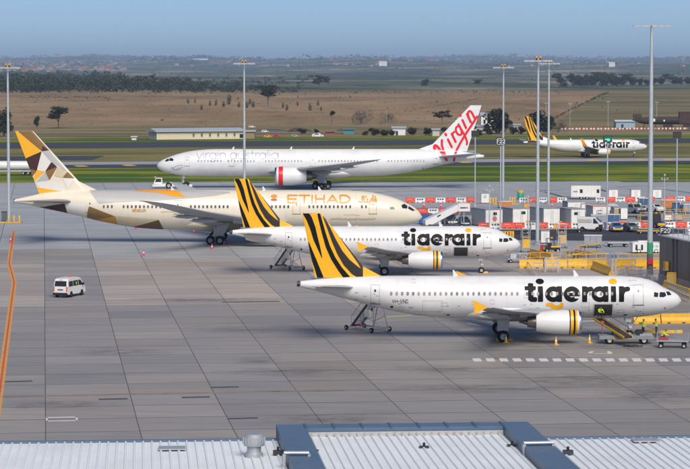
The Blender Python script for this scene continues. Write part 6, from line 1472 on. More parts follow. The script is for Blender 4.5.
covered_cart(598, 225.5, R(5), 'covered cart with grey curtain behind the white utility truck', cgrey); covered_cart(612, 225, R(-4), 'covered cart with blue curtain behind the blue and yellow car', cblue); covered_cart(536, 217.5, R(6), 'covered cart with grey curtain behind the two close masts', cgrey); covered_cart(645, 207.5, R(3), 'covered cart with blue curtain left of the white car', cblue); covered_cart(668, 209.5, R(-3), 'covered cart with orange curtain near the dark blue cabinet', cor); covered_cart(690, 214, R(2), 'covered cart with grey curtain cut by the right edge', cgrey); covered_cart(593, 247.5, R(-6), 'covered cart with grey curtain above the heap of tow bars', cgrey); covered_cart(505, 211, R(4), 'covered cart with orange curtain beside the leftmost containers', cor)
# ================================================================== people
skin_m = M('skin', (.50, .30, .21), .55, var=.08); hair_m = M('hair_dark', (.02, .015, .012), .7); hivis = M('hivis_jacket', (.62, .78, .015), .6, var=.12, scale=6, emit=None); navy = M('navy_trousers', (.02, .025, .045), .8, var=.2); boot = M('boots', (.015, .013, .012), .7); refl = M('reflective_tape', (.7, .7, .68), .3)
def person(label, loc, rz, J, hold_label=None):
    """J: joints in body space (x right, y forward, z up)"""
    V = []; E = []; RAD = []
    def v(p, r): V.append(p); RAD.append(r); return len(V) - 1
    def chain(start, pts):
        q = start
        for p, r in pts: k = v(p, r); E.append((q, k)); q = k
        return q
    pel = v(J['pelvis'], .145); ch = Vector(J['chest']); pe = Vector(J['pelvis'])
    waist = chain(pel, [(tuple(pe.lerp(ch, .45)), .13)]); chest = chain(waist, [(J['chest'], .155)])
    nk = chain(chest, [(J['neck'], .065)]); hd = Vector(J['head'])
    nv = Vector(J['neck']); jaw = chain(nk, [(tuple(nv.lerp(hd, .5)), .075), (tuple(hd), .105), (tuple(hd + (hd - nv).normalized() * .08), .085)])
    fw = Vector(J.get('face', (0, 1, 0)))
    for s_ in ('l', 'r'):
        sg = -1 if s_ == 'l' else 1
        sh, el, wr = [Vector(J[k + s_]) for k in ('sho', 'elb', 'wri')]
        a = chain(chest, [(tuple(sh), .075), (tuple(sh.lerp(el, .5)), .058), (tuple(el), .048), (tuple(el.lerp(wr, .5)), .042), (tuple(wr), .030)])
        d = (wr - el).normalized(); pm = wr + d * .07; palm = chain(a, [(tuple(pm), .036)])
        sdv = Vector((1, 0, 0)) if abs(d.x) < .8 else Vector((0, 1, 0)); sdv = (sdv - d * sdv.dot(d)).normalized(); dn = d.cross(sdv)
        for k, ln in enumerate((.075, .085, .08, .06)):
            o = (k - 1.5) * .021; chain(palm, [(tuple(pm + d * .05 + sdv * o), .0095), (tuple(pm + d * (.05 + ln * .55) + sdv * o * 1.1 + dn * .012), .009), (tuple(pm + d * (.045 + ln) + sdv * o * 1.1 + dn * .035), .008)])
        chain(palm, [(tuple(pm + sdv * -.045 + d * .0), .010), (tuple(pm + sdv * -.06 + d * .035 + dn * .015), .009)])
        hp, kn, an, to = [Vector(J[k + s_]) for k in ('hip', 'kne', 'ank', 'toe')]
        chain(pel, [(tuple(hp), .10), (tuple(hp.lerp(kn, .5)), .082), (tuple(kn), .062), (tuple(kn.lerp(an, .4)), .056), (tuple(an), .045), (tuple(to), .042)])
    me = bpy.data.meshes.new('body'); me.from_pydata(V, E, []); o = bpy.data.objects.new('body', me); COL.objects.link(o)
    sm = o.modifiers.new('skin', 'SKIN'); sm.use_smooth_shade = True
    sv = me.skin_vertices[0].data
    for k, r in enumerate(RAD): sv[k].radius = (r * (1.15 if k in (pel, chest) else 1), r * (.8 if k in (pel, chest, waist) else 1)) if k in (pel, chest, waist) else (r, r); sv[k].use_root = (k == pel)
    ss = o.modifiers.new('sub', 'SUBSURF'); ss.levels = 1; ss.render_levels = 1
    dg = bpy.context.evaluated_depsgraph_get(); m2 = bpy.data.meshes.new_from_object(o.evaluated_get(dg)); m2.name = 'body'
    bpy.data.objects.remove(o)
    for mt in (navy, hivis, skin_m, boot): m2.materials.append(mt)
    hips = Vector(J['pelvis']); axis = (Vector(J['neck']) - hips).normalized(); tl = (Vector(J['neck']) - hips).length
    segs = []
    for s_ in 'lr':
        segs += [(Vector(J['sho' + s_]), Vector(J['elb' + s_]), 1), (Vector(J['elb' + s_]), Vector(J['wri' + s_]), 1), (Vector(J['wri' + s_]) + (Vector(J['wri' + s_]) - Vector(J['elb' + s_])).normalized() * .05, Vector(J['wri' + s_]) + (Vector(J['wri' + s_]) - Vector(J['elb' + s_])).normalized() * .2, 2), (Vector(J['hip' + s_]), Vector(J['kne' + s_]), 0), (Vector(J['kne' + s_]), Vector(J['ank' + s_]), 0), (Vector(J['ank' + s_]), Vector(J['toe' + s_]), 3)]
    segs += [(hips + axis * .1, Vector(J['neck']) - axis * .02, 1), (hips - axis * .05, hips + axis * .04, 0), (Vector(J['neck']) + axis * .05, hd + (hd - nv).normalized() * .1, 2)]
    for pl in m2.polygons:
        c = pl.center; best = None
        for a, b, mi in segs:
            ab = b - a; tt = max(0, min(1, (c - a).dot(ab) / max(ab.length_squared, 1e-6))); dd = (c - a - ab * tt).length
            if best is None or dd < best[0]: best = (dd, mi)
        pl.material_index = best[1]; pl.use_smooth = True
    t = thing('person', label, 'person', loc, rz, 'ground crew in yellow jackets')
    link('body', m2, t)
    up = (hd - nv).normalized(); mb = MB()
    e1 = fw.normalized(); e2 = up.cross(e1).normalized()
    rings = []
    for a in range(5):
        th = R(8 + 82 * a / 4); rings.append([tuple(hd + up * (.06 + .085 * math.cos(th)) + (e1 * math.cos(q) * .115 + e2 * math.sin(q) * .1) * math.sin(th) - e1 * .012) for q in [2 * math.pi * j / 12 for j in range(12)]])
    mb.loft(rings, 0, True, False).build('hair', hair_m, t, smooth=60)
    MB().lathe([(0, .02), (.05, .016), (.055, .004)], tuple(hd + e1 * .09 + up * -.01), tuple(hd + e1 * 1.0 - up * .15), 6, 0, True, True).build('nose', skin_m, t)
    for s_ in (-1, 1):
        MB().lathe([(0, .004), (.006, .014), (.012, .004)], tuple(hd + e1 * .098 + e2 * s_ * .035 + up * .025), tuple(hd + e1 * 1.1 + e2 * s_ * .035 + up * .025), 8, 0, True, True).build('eye', black_m, t)
        MB().lathe([(0, .03), (.015, .028)], tuple(hd + e2 * s_ * .1 - e1 * .01), tuple(hd + e2 * s_ * 1.1), 8, 0, True, True).build('ear', skin_m, t)
    tp = MB()
    for f in (.32, .55):
        c = hips.lerp(Vector(J['neck']), f); w = .185; dd = .135
        tp.add([tuple(c + axis * h + Vector((math.cos(q) * w, math.sin(q) * dd, 0))) for h in (-.025, .025) for q in [2 * math.pi * j / 16 for j in range(16)]], [(j, (j + 1) % 16, 16 + (j + 1) % 16, 16 + j) for j in range(16)])
    tp.build('reflective_bands', refl, t)
    return t
def standing(arms, lean=0.0, legs=.12):
    J = dict(pelvis=(0, 0, .98), chest=(0, .03 + lean * .4, 1.36), neck=(0, .03 + lean * .5, 1.52), head=(0, .06 + lean * .6, 1.67), face=(0, 1, -.1))
    for s_, sg in (('l', -1), ('r', 1)):
        J['sho' + s_] = (sg * .19, .02 + lean * .45, 1.44); J['elb' + s_], J['wri' + s_] = arms[s_]
        J['hip' + s_] = (sg * .1, 0, .92); J['kne' + s_] = (sg * legs, .04, .5); J['ank' + s_] = (sg * (legs + .01), -.01, .07); J['toe' + s_] = (sg * (legs + .03), .17, .04)
    return J
p = G(643, 337.5); person('worker in yellow jacket standing right of the nose wheel, left of two', p, R(-60), standing(dict(l=((-.25, .12, 1.17), (-.12, .34, 1.2)), r=((.25, .1, 1.17), (.14, .33, 1.22)))))
p = G(656.5, 337); person('worker in yellow jacket standing beneath the nearest nose, right of two', p, R(75), standing(dict(l=((-.27, .05, 1.16), (-.2, .28, 1.05)), r=((.27, .03, 1.16), (.24, .12, .92))), .05))
crouch = dict(pelvis=(0, -.12, .42), chest=(0, .14, .74), neck=(0, .24, .87), head=(0, .34, 1.0), face=(0, 1, -.35))
for s_, sg in (('l', -1), ('r', 1)):
    crouch['sho' + s_] = (sg * .19, .17, .80); crouch['elb' + s_] = (sg * .26, .38, .62); crouch['wri' + s_] = (sg * .16, .58, .58)
    crouch['hip' + s_] = (sg * .11, -.1, .38); crouch['kne' + s_] = (sg * .2, .3, .48); crouch['ank' + s_] = (sg * .17, .02, .08); crouch['toe' + s_] = (sg * .2, .2, .04)
p = G(662, 341); person('worker in yellow jacket crouching beside the grey baggage dolly', p, R(-100), crouch)
kneel = {k: v_ for k, v_ in crouch.items()}
cd = Vector((NEAR.location.x + 17.71 - 8.2, NEAR.location.y - 1.95, 2.16))
person('worker in yellow jacket crouching at the open cargo hold', cd, R(200), kneel)
pb = G(640, 211.5); person('worker in yellow jacket standing behind the grey pickup', pb, R(160), standing(dict(l=((-.25, .05, 1.16), (-.2, .2, .98)), r=((.25, .05, 1.16), (.2, .2, .98)))))
pb = G(684.5, 213); person('worker in dark yellow jacket near the right edge beyond the pier', pb, R(100), standing(dict(l=((-.25, .05, 1.16), (-.2, .2, .98)), r=((.25, .05, 1.16), (.2, .2, .98)))))

# ================================================================== pier at the right
def pier():
    a = Vector((38.7, 306.5, 0)); d = Vector((.185, -.983, 0)); rz = math.atan2(d.y, d.x); t = thing('pier_building', 'dark grey clad pier on a pale concrete base at the right edge', 'building', (a.x, a.y, 0), rz)
    L = 34.0; W = 7.0; H = 6.0     # local x along the wall towards the camera, local +y to the right
    clad = M('dark_cladding', (.085, .085, .09), .45, .2, var=.12, scale=1.2, rand=.18); conc = M('pier_concrete', (.30, .31, .32), .8, var=.12, scale=1.5, dirt=.3)
    MB().box(0, L, .02, W, 1.3, H - .05).build('core', M('pier_core', (.03, .03, .03), .8), t); MB().box(-.15, L, -.12, W, 0, 1.3).build('base_wall', conc, t)
    n = 12
    for k in range(n): MB().box(L * k / n + .03, L * (k + 1) / n - .03, -.06, .018, 1.34, H - .08).build('cladding_panel', clad, t)
    MB().box(-.06, .0, .02, W, 1.34, H - .08).build('cladding_panel', clad, t)
    for x in (5.2, 6.6, 12.0): MB().box(x, x + .22, -.2, -.062, 1.34, H - .08).build('pilaster', clad, t)
    MB().box(-.2, L, -.2, W + .1, H - .05, H + .12).build('roof', M('pier_roof_white', (.62, .63, .64), .6, var=.1, dirt=.2), t)
    for x, y, w, d_, h in ((2.2, 2.5, 1.2, .9, .9), (5.0, 3.4, 1.6, 1.2, .8), (7.6, 1.8, .9, .9, .7), (9.0, 4.0, 1.8, 1.2, 1.1), (4.0, 4.8, .6, .6, 1.6)): MB().box(x, x + w, y, y + d_, H + .121, H + h).build('roof_unit', cw, t)
    mb = MB()
    for x in range(0, 14, 2): mb.cyl((x + .2, .3, H + .12), (x + .2, .3, H + 1.1), .04)
    mb.build('guard_posts', steel, t)
    for z in (.65, 1.1): MB().cyl((.2, .3, H + z), (12.2, .3, H + z), .035).build('guard_rail', steel, t)
    MB().box(3.0, 3.9, -.5, -.125, 2.1, 3.0).build('yellow_cabinet', yel_b, t); MB().box(2.9, 4.0, -.55, -.125, 1.9, 2.1).build('cabinet_shelf', steel, t); MB().box(3.2, 3.7, -.4, -.125, 1.3, 1.9).build('cabinet_post', black_m, t)
    sg = MB().box(-.35, .0, .3, 1.55, H + .13, H + .95).build('stand_sign', black_m, t)
    mb = MB(); text_decal(mb, 'F20', lambda u, v: (-.37 - .0, 0, 0), .1, .01, .05) if False else None
    s2 = thing('stand_sign', 'black F20 stand sign on the pier roof corner', 'sign', (a.x + .45, a.y - 1.2, H + .12), 0, 'sign posts along the stands')
    MB().box(-.62, .62, -.12, .12, .12, .95).build('sign_box', black_m, s2); MB().box(-.5, .5, -.08, .08, 0, .12).build('foot', black_m, s2)
    mb = MB(); text_decal(mb, 'F20', lambda u, v: (u - .52, -.135, .3 + v), .46, .085, .04); mb.build('lettering', MATS['sign_white'], s2)
    bpy.data.objects.remove(sg)
pier()
def yellow_gate():
    p = G(671.5, 289); t = thing('yellow_gate', 'open yellow steel gate at the foot of the pier wall', 'gate', (p.x, p.y, 0), R(-20))
    mb = MB(); mb.bar((-.5, 0, 0), (-.5, 0, 2.0), .14).bar((.5, 0, 0), (.5, 0, 2.0), .14).bar((-.5, 0, 1.95), (.5, 0, 1.95), .14); mb.build('frame', yel_b, t)
    MB().box(-.4, .4, -.03, .03, .2, 1.85).build('leaf', M('gate_tan', (.55, .38, .12), .6), t)
yellow_gate()

# ================================================================== terminal roof in the foreground
def terminal_roof():
    AZ = R(-4.7); ux = Vector((math.sin(AZ), math.cos(AZ), 0)); vx = Vector((math.cos(AZ), -math.sin(AZ), 0))
    z = 12.0
    o = G(276, 424.5, z + .45); rz = -AZ
    t = thing('terminal_building', 'terminal building with white ribbed metal roof and blue-grey parapet in the foreground', 'building', (o.x, o.y, 0), rz)
    def loc(px, py, zz): q = G(px, py, zz) - o; return (q.dot(vx), q.dot(ux))
    X0, Y0 = 0.0, 0.0
    XR = loc(527, 421, z + .45)[0]
    roofw = M('roof_white_metal', (.74, .78, .80), .5, .0, var=.05, scale=.7, dirt=.15); blue = M('parapet_blue_grey', (.085, .135, .205), .45, .0, var=.12, scale=1.0, dirt=.2); flash = M('roof_flashing', (.45, .46, .46), .4, .4)
    far_l = loc(60, 443.3, z)[1]; far_r = loc(640, 438.6, z)[1]
    def ribbed(x0, x1, yfar, ynear, zz, name):
        sh = MB().box(x0, x1, ynear, yfar, zz - .25, zz).build(name, roofw, t)
        n = int((x1 - x0) / .33); rm = MB().prism([(-.05, 0), (.05, 0), (.025, .055), (-.025, .055)], ynear, yfar - .02, 'y').mesh('rib', roofw)
        for k in range(n + 1): link('rib', rm, sh, (x0 + (x1 - x0) * (k + .5) / (n + 1) if k <= n else x1, 0, zz + .002))
        return sh
    NEARY = -28
    ribbed(-22, -.02, far_l, NEARY, z, 'roof_sheet'); ribbed(XR + .02, XR + 24, far_r, NEARY, z, 'roof_sheet'); ribbed(1.12, XR - 1.12, -1.15, NEARY, z + .12, 'roof_sheet')
    # parapet frame: three beams of folded metal
    def coping(x0, x1, y0, y1, z1, lap):
        MB().box(x0, x1, y0, y1, z - .3, z1).build('parapet', blue, t)
    coping(0, XR, -1.1, 0, z + .45, 0); coping(0, 1.1, NEARY, -1.102, z + .447, 0); coping(XR - 1.1, XR, NEARY, -1.102, z + .447, 0)
    mb = MB(); n = 9
    for k in range(1, n):
        x = XR * k / n; MB().box(x - .05, x + .05, -1.13, .03, z + .43, z + .475).build('coping_joint', M('coping_joint', (.05, .085, .125), .4), t)
    MB().box(1.12, XR - 1.12, -1.2, -1.16, z + .1, z + .3).build('gutter_flashing', flash, t)
    m = MB()
    for k in range(26): x = 1.3 + (XR - 2.6) * k / 25; m.box(x - .035, x + .035, -1.26, -1.21, z + .17, z + .24)
    tag(m.build('fixings', M('fixing_rust', (.4, .3, .22), .6), t), None, kind='stuff')
    for x0, x1, yf in ((-22, -.02, far_l), (XR + .02, XR + 24, far_r)): MB().box(x0, x1, yf - .02, yf + .16, z - .4, z + .09).build('eaves_gutter', blue, t)
    MB().box(-22, XR + 24, NEARY, min(far_l, far_r, -1.2) - .3, 0.0, z - .42).build('walls', M('terminal_wall', (.35, .36, .37), .7), t)
    # cowl vent
    vx_, vy_ = loc(254, 457, z)
    v = MB().lathe([(0, .34), (.12, .34), (.2, .26), (.42, .26)], (vx_, vy_, z), (vx_, vy_, z + 1), 18, 0, True, True).build('vent', steel, t, smooth=35)
    MB().lathe([(.42, .36), (.5, .4), (.75, .4), (.85, .3), (.87, .05)], (vx_, vy_, z), (vx_, vy_, z + 1), 18, 0, True, True).build('cowl', MATS['galvanised_steel'], v, smooth=35)
    m = MB()
    for k in range(18): a = 2 * math.pi * k / 18; m.box(vx_ + .405 * math.cos(a) - .012, vx_ + .405 * math.cos(a) + .012, vy_ + .405 * math.sin(a) - .012, vy_ + .405 * math.sin(a) + .012, z + .5, z + .75)
    m.build('fins', flash, v)
    for (px0, py0, px1, py1) in ((284, 451.5, 309, 451.5), (524, 441.8, 553, 441.2)):
        a = loc(px0, py0, z + .6); b = loc(px1, py1, z + .6)
        for dy in (-.07, .07): MB().cyl((a[0], a[1] + dy, z + .56), (b[0], b[1] + dy, z + .56), .045, None, 8).build('pipe', flash, t)
        for q in (a, b): MB().box(q[0] - .05, q[0] + .05, q[1] - .14, q[1] + .14, z + .0, z + .52).build('pipe_bracket', steel, t)
    for px, py in ((314, 452.5), (424, 448.5), (512, 447), (568, 452.5), (278, 452.8)):
        a = loc(px, py, z + .1); b = MB().box(a[0] - .18, a[0] + .18, a[1] - .12, a[1] + .12, z + .05, z + .19).build('roof_anchor', darkm, t); MB().cyl((a[0], a[1], z + .19), (a[0], a[1], z + .32), .05).build('anchor_eye', black_m, b)
    for px, py in ((645, 442), (172, 450)):
        a = loc(px, py, z); MB().box(a[0] - .5, a[0] + .5, a[1] - .4, a[1] + .4, z + .058, z + .1).build('skylight_patch', flash, t)
terminal_roof()
# ================================================================== background beyond the runway
def leaf_material(name, c, var=.35, rand=.25):
    m, n, l, b = nodes_mat(name); g = n.new('ShaderNodeNewGeometry'); oi = n.new('ShaderNodeObjectInfo')
    k = rng(n, l, g.outputs['Random Per Island'], 0, 1, 1 - var, 1 + var); k2 = rng(n, l, oi.outputs['Random'], 0, 1, 1 - rand, 1 + rand)
    mu = n.new('ShaderNodeMath'); mu.operation = 'MULTIPLY'; l.new(k, mu.inputs[0]); l.new(k2, mu.inputs[1])
    vm = n.new('ShaderNodeVectorMath'); vm.operation = 'SCALE'; vm.inputs[0].default_value = c; l.new(mu.outputs[0], vm.inputs['Scale'])
    l.new(vm.outputs[0], b.inputs['Base Color']); b.inputs['Roughness'].default_value = .8; b.inputs['Specular IOR Level'].default_value = .2
    return m
leaf_d = leaf_material('leaf_dark', (.030, .040, .017)); leaf_o = leaf_material('leaf_olive', (.05, .058, .026)); leaf_g = leaf_material('leaf_grey_twig', (.085, .072, .060)); bark = M('bark', (.13, .10, .08), .9, var=.3, scale=3)
RNG = np.random.RandomState(11)
def leaf_cloud(mb, lobes, n, size, flat=.5):
    """leaf-clump faces spread through the volume of several lobes (cx,cy,cz,rx,ry,rz)"""
    w = np.array([l[3] * l[4] * l[5] for l in lobes]); w = w / w.sum()
    idx = RNG.choice(len(lobes), n, p=w)
    for i in idx:
        cx, cy, cz, rx, ry, rz = lobes[i]
        d = RNG.normal(size=3); d /= np.linalg.norm(d); r = RNG.uniform(.35, 1.0) ** .5
        c = np.array([cx + d[0] * rx * r, cy + d[1] * ry * r, cz + d[2] * rz * r])
        a = RNG.normal(size=3); a[2] *= flat; a /= np.linalg.norm(a); b = np.cross(a, RNG.normal(size=3)); b /= (np.linalg.norm(b) + 1e-6)
        s = size * RNG.uniform(.6, 1.4)
        mb.add([c - a * s, c + b * s * .55, c + a * s, c - b * s * .55], [(0, 1, 2, 3)])
def trunk_mesh(h, r, limbs):
    mb = MB(); mb.lathe([(0, r * 1.3), (.08, r), (.6, r * .75), (1, r * .3)], (0, 0, -.02), (0, 0, h), 8)
    for x, y, z, z0 in limbs: mb.lathe([(0, r * .5), (1, r * .12)], (0, 0, z0), (x, y, z), 6)
    return mb.mesh('trunk', bark, 50)
PROTO = {}
def proto(kind, k):
    key = (kind, k)
    if key in PROTO: return PROTO[key]
    rs = np.random.RandomState(hash(kind) % 1000 if False else sum(map(ord, kind)) * 7 + k); mb = MB(); limbs = []
    if kind == 'gum':              # wide, layered, open crown; unit height
        lobes = []
        for i in range(12):
            a = rs.uniform(0, 6.28); rr = rs.uniform(.08, .46); z = rs.uniform(.42, .90); lobes.append((rr * math.cos(a), rr * math.sin(a), z, rs.uniform(.13, .24), rs.uniform(.13, .24), rs.uniform(.06, .12))); limbs.append((rr * .9 * math.cos(a), rr * .9 * math.sin(a), z - .04, rs.uniform(.2, .45)))
        leaf_cloud(mb, lobes, 1100, .040); tm = trunk_mesh(.7, .022, limbs); lm = leaf_d
    elif kind == 'round':
        lobes = [(rs.uniform(-.28, .28), rs.uniform(-.28, .28), rs.uniform(.22, .78), rs.uniform(.12, .26), rs.uniform(.12, .26), rs.uniform(.10, .2)) for i in range(14)]; limbs = [(l[0] * .8, l[1] * .8, l[2], .2) for l in lobes[:6]]
        leaf_cloud(mb, lobes, 1500, .046); tm = trunk_mesh(.6, .035, limbs); lm = leaf_d
    elif kind == 'cypress':
        lobes = [(rs.uniform(-.06, .06), rs.uniform(-.06, .06), z, .27 - .16 * abs(z - .45), .27 - .16 * abs(z - .45), .14) for z in (.06, .2, .36, .52, .7, .88)]
        leaf_cloud(mb, lobes, 450, .045); tm = trunk_mesh(.7, .04, []); lm = leaf_d
    elif kind == 'palm':
        lobes = [(rs.uniform(-.12, .12), rs.uniform(-.12, .12), rs.uniform(.72, .92), .16, .16, .1) for i in range(5)]; leaf_cloud(mb, lobes, 350, .05); tm = trunk_mesh(.85, .03, []); lm = leaf_d
    else:                          # leafless grey thicket
        lobes = [(rs.uniform(-.5, .5), rs.uniform(-.3, .3), rs.uniform(.2, .7), .25, .25, .25) for i in range(9)]; leaf_cloud(mb, lobes, 900, .028); tm = trunk_mesh(.5, .03, [(l[0], l[1], l[2], .05) for l in lobes]); lm = leaf_g
    PROTO[key] = (mb.mesh('crown', lm), tm); return PROTO[key]
def tree(px, py, hpx, kind, label, wf=1.0, name=None, group='trees on the dry fields'):
    p = GT(px, py); D = p.y; h = hpx * D / FPX
    nm = name or {'gum': 'gum_tree', 'round': 'broad_tree', 'cypress': 'cypress_bush', 'palm': 'slender_tree', 'dead': 'bare_thicket'}[kind]
    t = thing(nm, label, 'tree' if kind not in ('dead',) else 'thicket', p, random.uniform(0, 6.28), group)
    c, tr = proto(kind, random.randint(0, 2))
    link('crown', c, t, scale=(h * wf, h * wf, h)); link('trunk', tr, t, scale=(h, h, h))
random.seed(21)
tree(4, 137, 33, 'round', 'dark tree cut by the left edge behind the leftmost mast', .8); tree(58.5, 128.5, 23, 'gum', 'spreading gum tree on the field above the amber tail', 1.15); tree(37, 127.5, 13, 'round', 'small tree left of the spreading gum above the amber tail', .6)
tree(268, 106, 22, 'gum', 'large gum tree on the field right of the front mast', 1.25); tree(319, 89.5, 15, 'gum', 'umbrella-shaped tree on the skyline of the brown field', 1.35); tree(332, 124.5, 14, 'palm', 'slender tree standing alone above the long white fuselage', .9)
tree(361, 124.5, 16, 'dead', 'large bare grey thicket behind the long white fuselage', 1.5); tree(386, 124, 13, 'dead', 'smaller bare grey thicket beside the timber pole', 1.2)
tree(442, 124, 15, 'gum', 'flat-topped gum tree left of the red script tail', 1.3); tree(497, 134, 28, 'round', 'big dark tree just right of the red script tail', 1.2); tree(539, 135, 28, 'round', 'big dark tree behind the far striped tail', 1.1); tree(558, 133, 14, 'dead', 'grey thicket right of the far striped tail', 1.2)
for k, (x, y, h) in enumerate(((188, 103.5, 5), (195, 103, 4.6), (201.5, 109.8, 5), (210, 106, 5.6), (216, 105.5, 6), (229, 104.5, 10), (223.5, 107, 6), (239, 107.5, 6), (247, 108, 6), (253, 107.5, 6), (250, 104, 5), (283, 108, 5.5), (287, 110.5, 6), (297.5, 106, 4.6), (310, 110.5, 7), (318, 105.5, 5.2), (321, 111, 4.6))):
    tree(x, y, h, 'cypress', '%s dark bush from the left in the scattered row around the large gum' % ORD[k], random.uniform(.9, 1.3), group='dark bushes around the large gum')
for k, (x, y, h, w) in enumerate(((374, 136, 9, 1.6), (384, 136.5, 8, 1.7), (412, 135.5, 9.5, 1.5), (427, 135.5, 9, 1.3), (446, 136, 10, 1.3), (453, 135.5, 8, 1.3), (472, 135, 10, 1.2), (480, 136, 7, 1.5), (513, 134.5, 9, 1.4), (302, 134, 6, 1.8), (316, 133.5, 5, 1.6))):
    tree(x, y, h, 'round', '%s low bush from the left in the belt beside the runway' % ORD[k], w, 'low_bush', 'bushes beside the runway')
for k, (x, y, h, w) in enumerate(((557, 87.5, 15, .8), (573.5, 87, 15, 1.0), (588, 86.5, 14, 1.1), (597, 86, 15, 1.0), (606, 86.5, 16, 1.0), (612, 86, 15, .9), (627, 86, 13, 1.2), (641, 85.8, 8, 1.2), (654, 85, 8, 1.2), (669, 84.5, 12, 1.2), (681, 84.8, 8, 1.3), (425, 86.5, 8, 1.2), (478, 87, 8, 1.2))):
    tree(x, y, h, 'round' if k % 3 else 'gum', '%s tree from the left in the far belt at the paddock top' % ORD[k] if k < 11 else ('distant lone tree above the long white airliner' if k == 11 else 'distant lone tree above the red script tail'), w, group='trees in the far belt')
for k in range(40):
    x = random.uniform(2, 640); y = random.uniform(96, 122)
    if 178 < x < 330 and y > 100: continue
    tree(x, y, random.uniform(1.3, 2.6), 'cypress', 'tiny dark scrub bush dotted on the brown field', random.uniform(.9, 1.8), 'scrub_bush', 'scrub dotted on the brown field')
for k, (x, y, h, w) in enumerate(((563, 87.6, 10, 1.2), (580, 87.2, 13, 1.0), (584, 86.8, 10, 1.3), (593, 86.6, 13, 1.1), (602, 86.6, 12, 1.2), (617, 86.4, 10, 1.3), (622, 86.2, 12, 1.1), (633, 86, 10, 1.4), (647, 85.6, 7, 1.5), (661, 85, 9, 1.4), (675, 84.9, 9, 1.4), (688, 84.7, 9, 1.3))):
    tree(x, y, h, 'round', '%s filler tree from the left between taller ones in far belt' % ORD[k], w, group='trees in the far belt')
for k, (x, y, h, w) in enumerate(((459, 134.5, 11, 1.2), (466, 133.5, 9, 1.4), (489, 135.5, 9, 1.3), (504, 133, 16, 1.1), (521, 134.5, 9, 1.3), (548, 134, 15, 1.1), (392, 136, 7, 1.5), (365, 135.6, 5, 1.6))):
    tree(x, y, h, 'round', '%s dense green bush from the left near the red script tail' % ORD[k], w, 'dense_bush', 'dense bushes near the red script tail')
# far woods: one mass
def woods(name, spots, n, size, mat, label):
    mb = MB()
    for px, py, h in spots:
        p = GT(px, py)
        if p is None: continue
        H = h * p.y / FPX; lobes = [(p.x + RNG.uniform(-.35, .35) * H, p.y + RNG.uniform(-.4, .4) * H, p.z + RNG.uniform(.35, .8) * H, H * RNG.uniform(.25, .5), H * .4, H * RNG.uniform(.16, .28)) for _ in range(3)]
        lobes.append((p.x, p.y, p.z + H * .3, H * .4, H * .4, H * .3)); leaf_cloud(mb, lobes, n, H * size)
    tag(mb.build(name, mat), label, kind='stuff')
sp = [(random.uniform(-25, 300), random.uniform(88.5, 93.2), random.uniform(6, 17)) for _ in range(250)]
sp = [(x, y, h * (1 if x < 150 else max(.3, 1 - (x - 150) / 190))) for x, y, h in sp]
woods('woods', sp, 100, .10, leaf_d, 'dark belt of trees beyond the brown field on the left')
woods('woods', [(random.uniform(-25, 120), random.uniform(80, 86), random.uniform(6, 11)) for _ in range(170)] + [(random.uniform(-20, 330), random.uniform(79, 86), random.uniform(2, 5)) for _ in range(170)], 60, .14, leaf_d, 'second line of woods below the far suburb')
woods('woods', [(random.uniform(-25, 715), 58.5 + abs(random.gauss(0, 7)), random.uniform(1.2, 3.2)) for _ in range(520)] + [(random.uniform(-25, 715), random.uniform(64, 84), random.uniform(.8, 2.2)) for _ in range(420)], 16, .2, leaf_d, 'scattered tree clumps over the far hills')
woods('woods', [(random.uniform(-20, 560), random.uniform(91.5, 94.5), random.uniform(1.2, 2.6)) for _ in range(260)], 14, .2, leaf_o, 'low scrub along the far edge of the brown field')
mbr = MB()
for _ in range(520):
    D = random.choice((random.uniform(24800, 26200), random.uniform(20000, 26000), random.uniform(14000, 22000))); x = random.uniform(-.155, .155) * D; H = random.uniform(14, 30); z = TZ(x, D)
    leaf_cloud(mbr, [(x + random.uniform(-40, 40), D + random.uniform(-20, 20), z + H * .45, H * random.uniform(.6, 2.2), H * .5, H * .45) for _k in range(2)], 14, H * .3)
tag(mbr.build('woods', leaf_d), 'bumpy line of trees along the far ridge', kind='stuff')
woods('hedge', [(545 + 62 * t + random.uniform(-1, 1), 127 - 33 * t ** .8, random.uniform(1.5, 3)) for t in np.linspace(0, 1, 60)] + [(405 + 80 * t, 112 - 14 * t + random.uniform(-.6, .6), random.uniform(.8, 1.8)) for t in np.linspace(0, 1, 50)] + [(335 + 45 * t, 98 + random.uniform(-.6, .6), random.uniform(.8, 1.8)) for t in np.linspace(0, 1, 25)] + [(20 + 90 * t, 98.5 + random.uniform(-.8, .8), random.uniform(1, 2.4)) for t in np.linspace(0, 1, 55)], 18, .2, leaf_d, 'straggling hedge lines crossing the fields')

woods('tussocks', [(random.uniform(-10, 640), random.uniform(94, 126), random.uniform(.5, 1.3)) for _ in range(900)], 7, .3, leaf_o, 'dry tussocks and low scrub speckling the brown field')
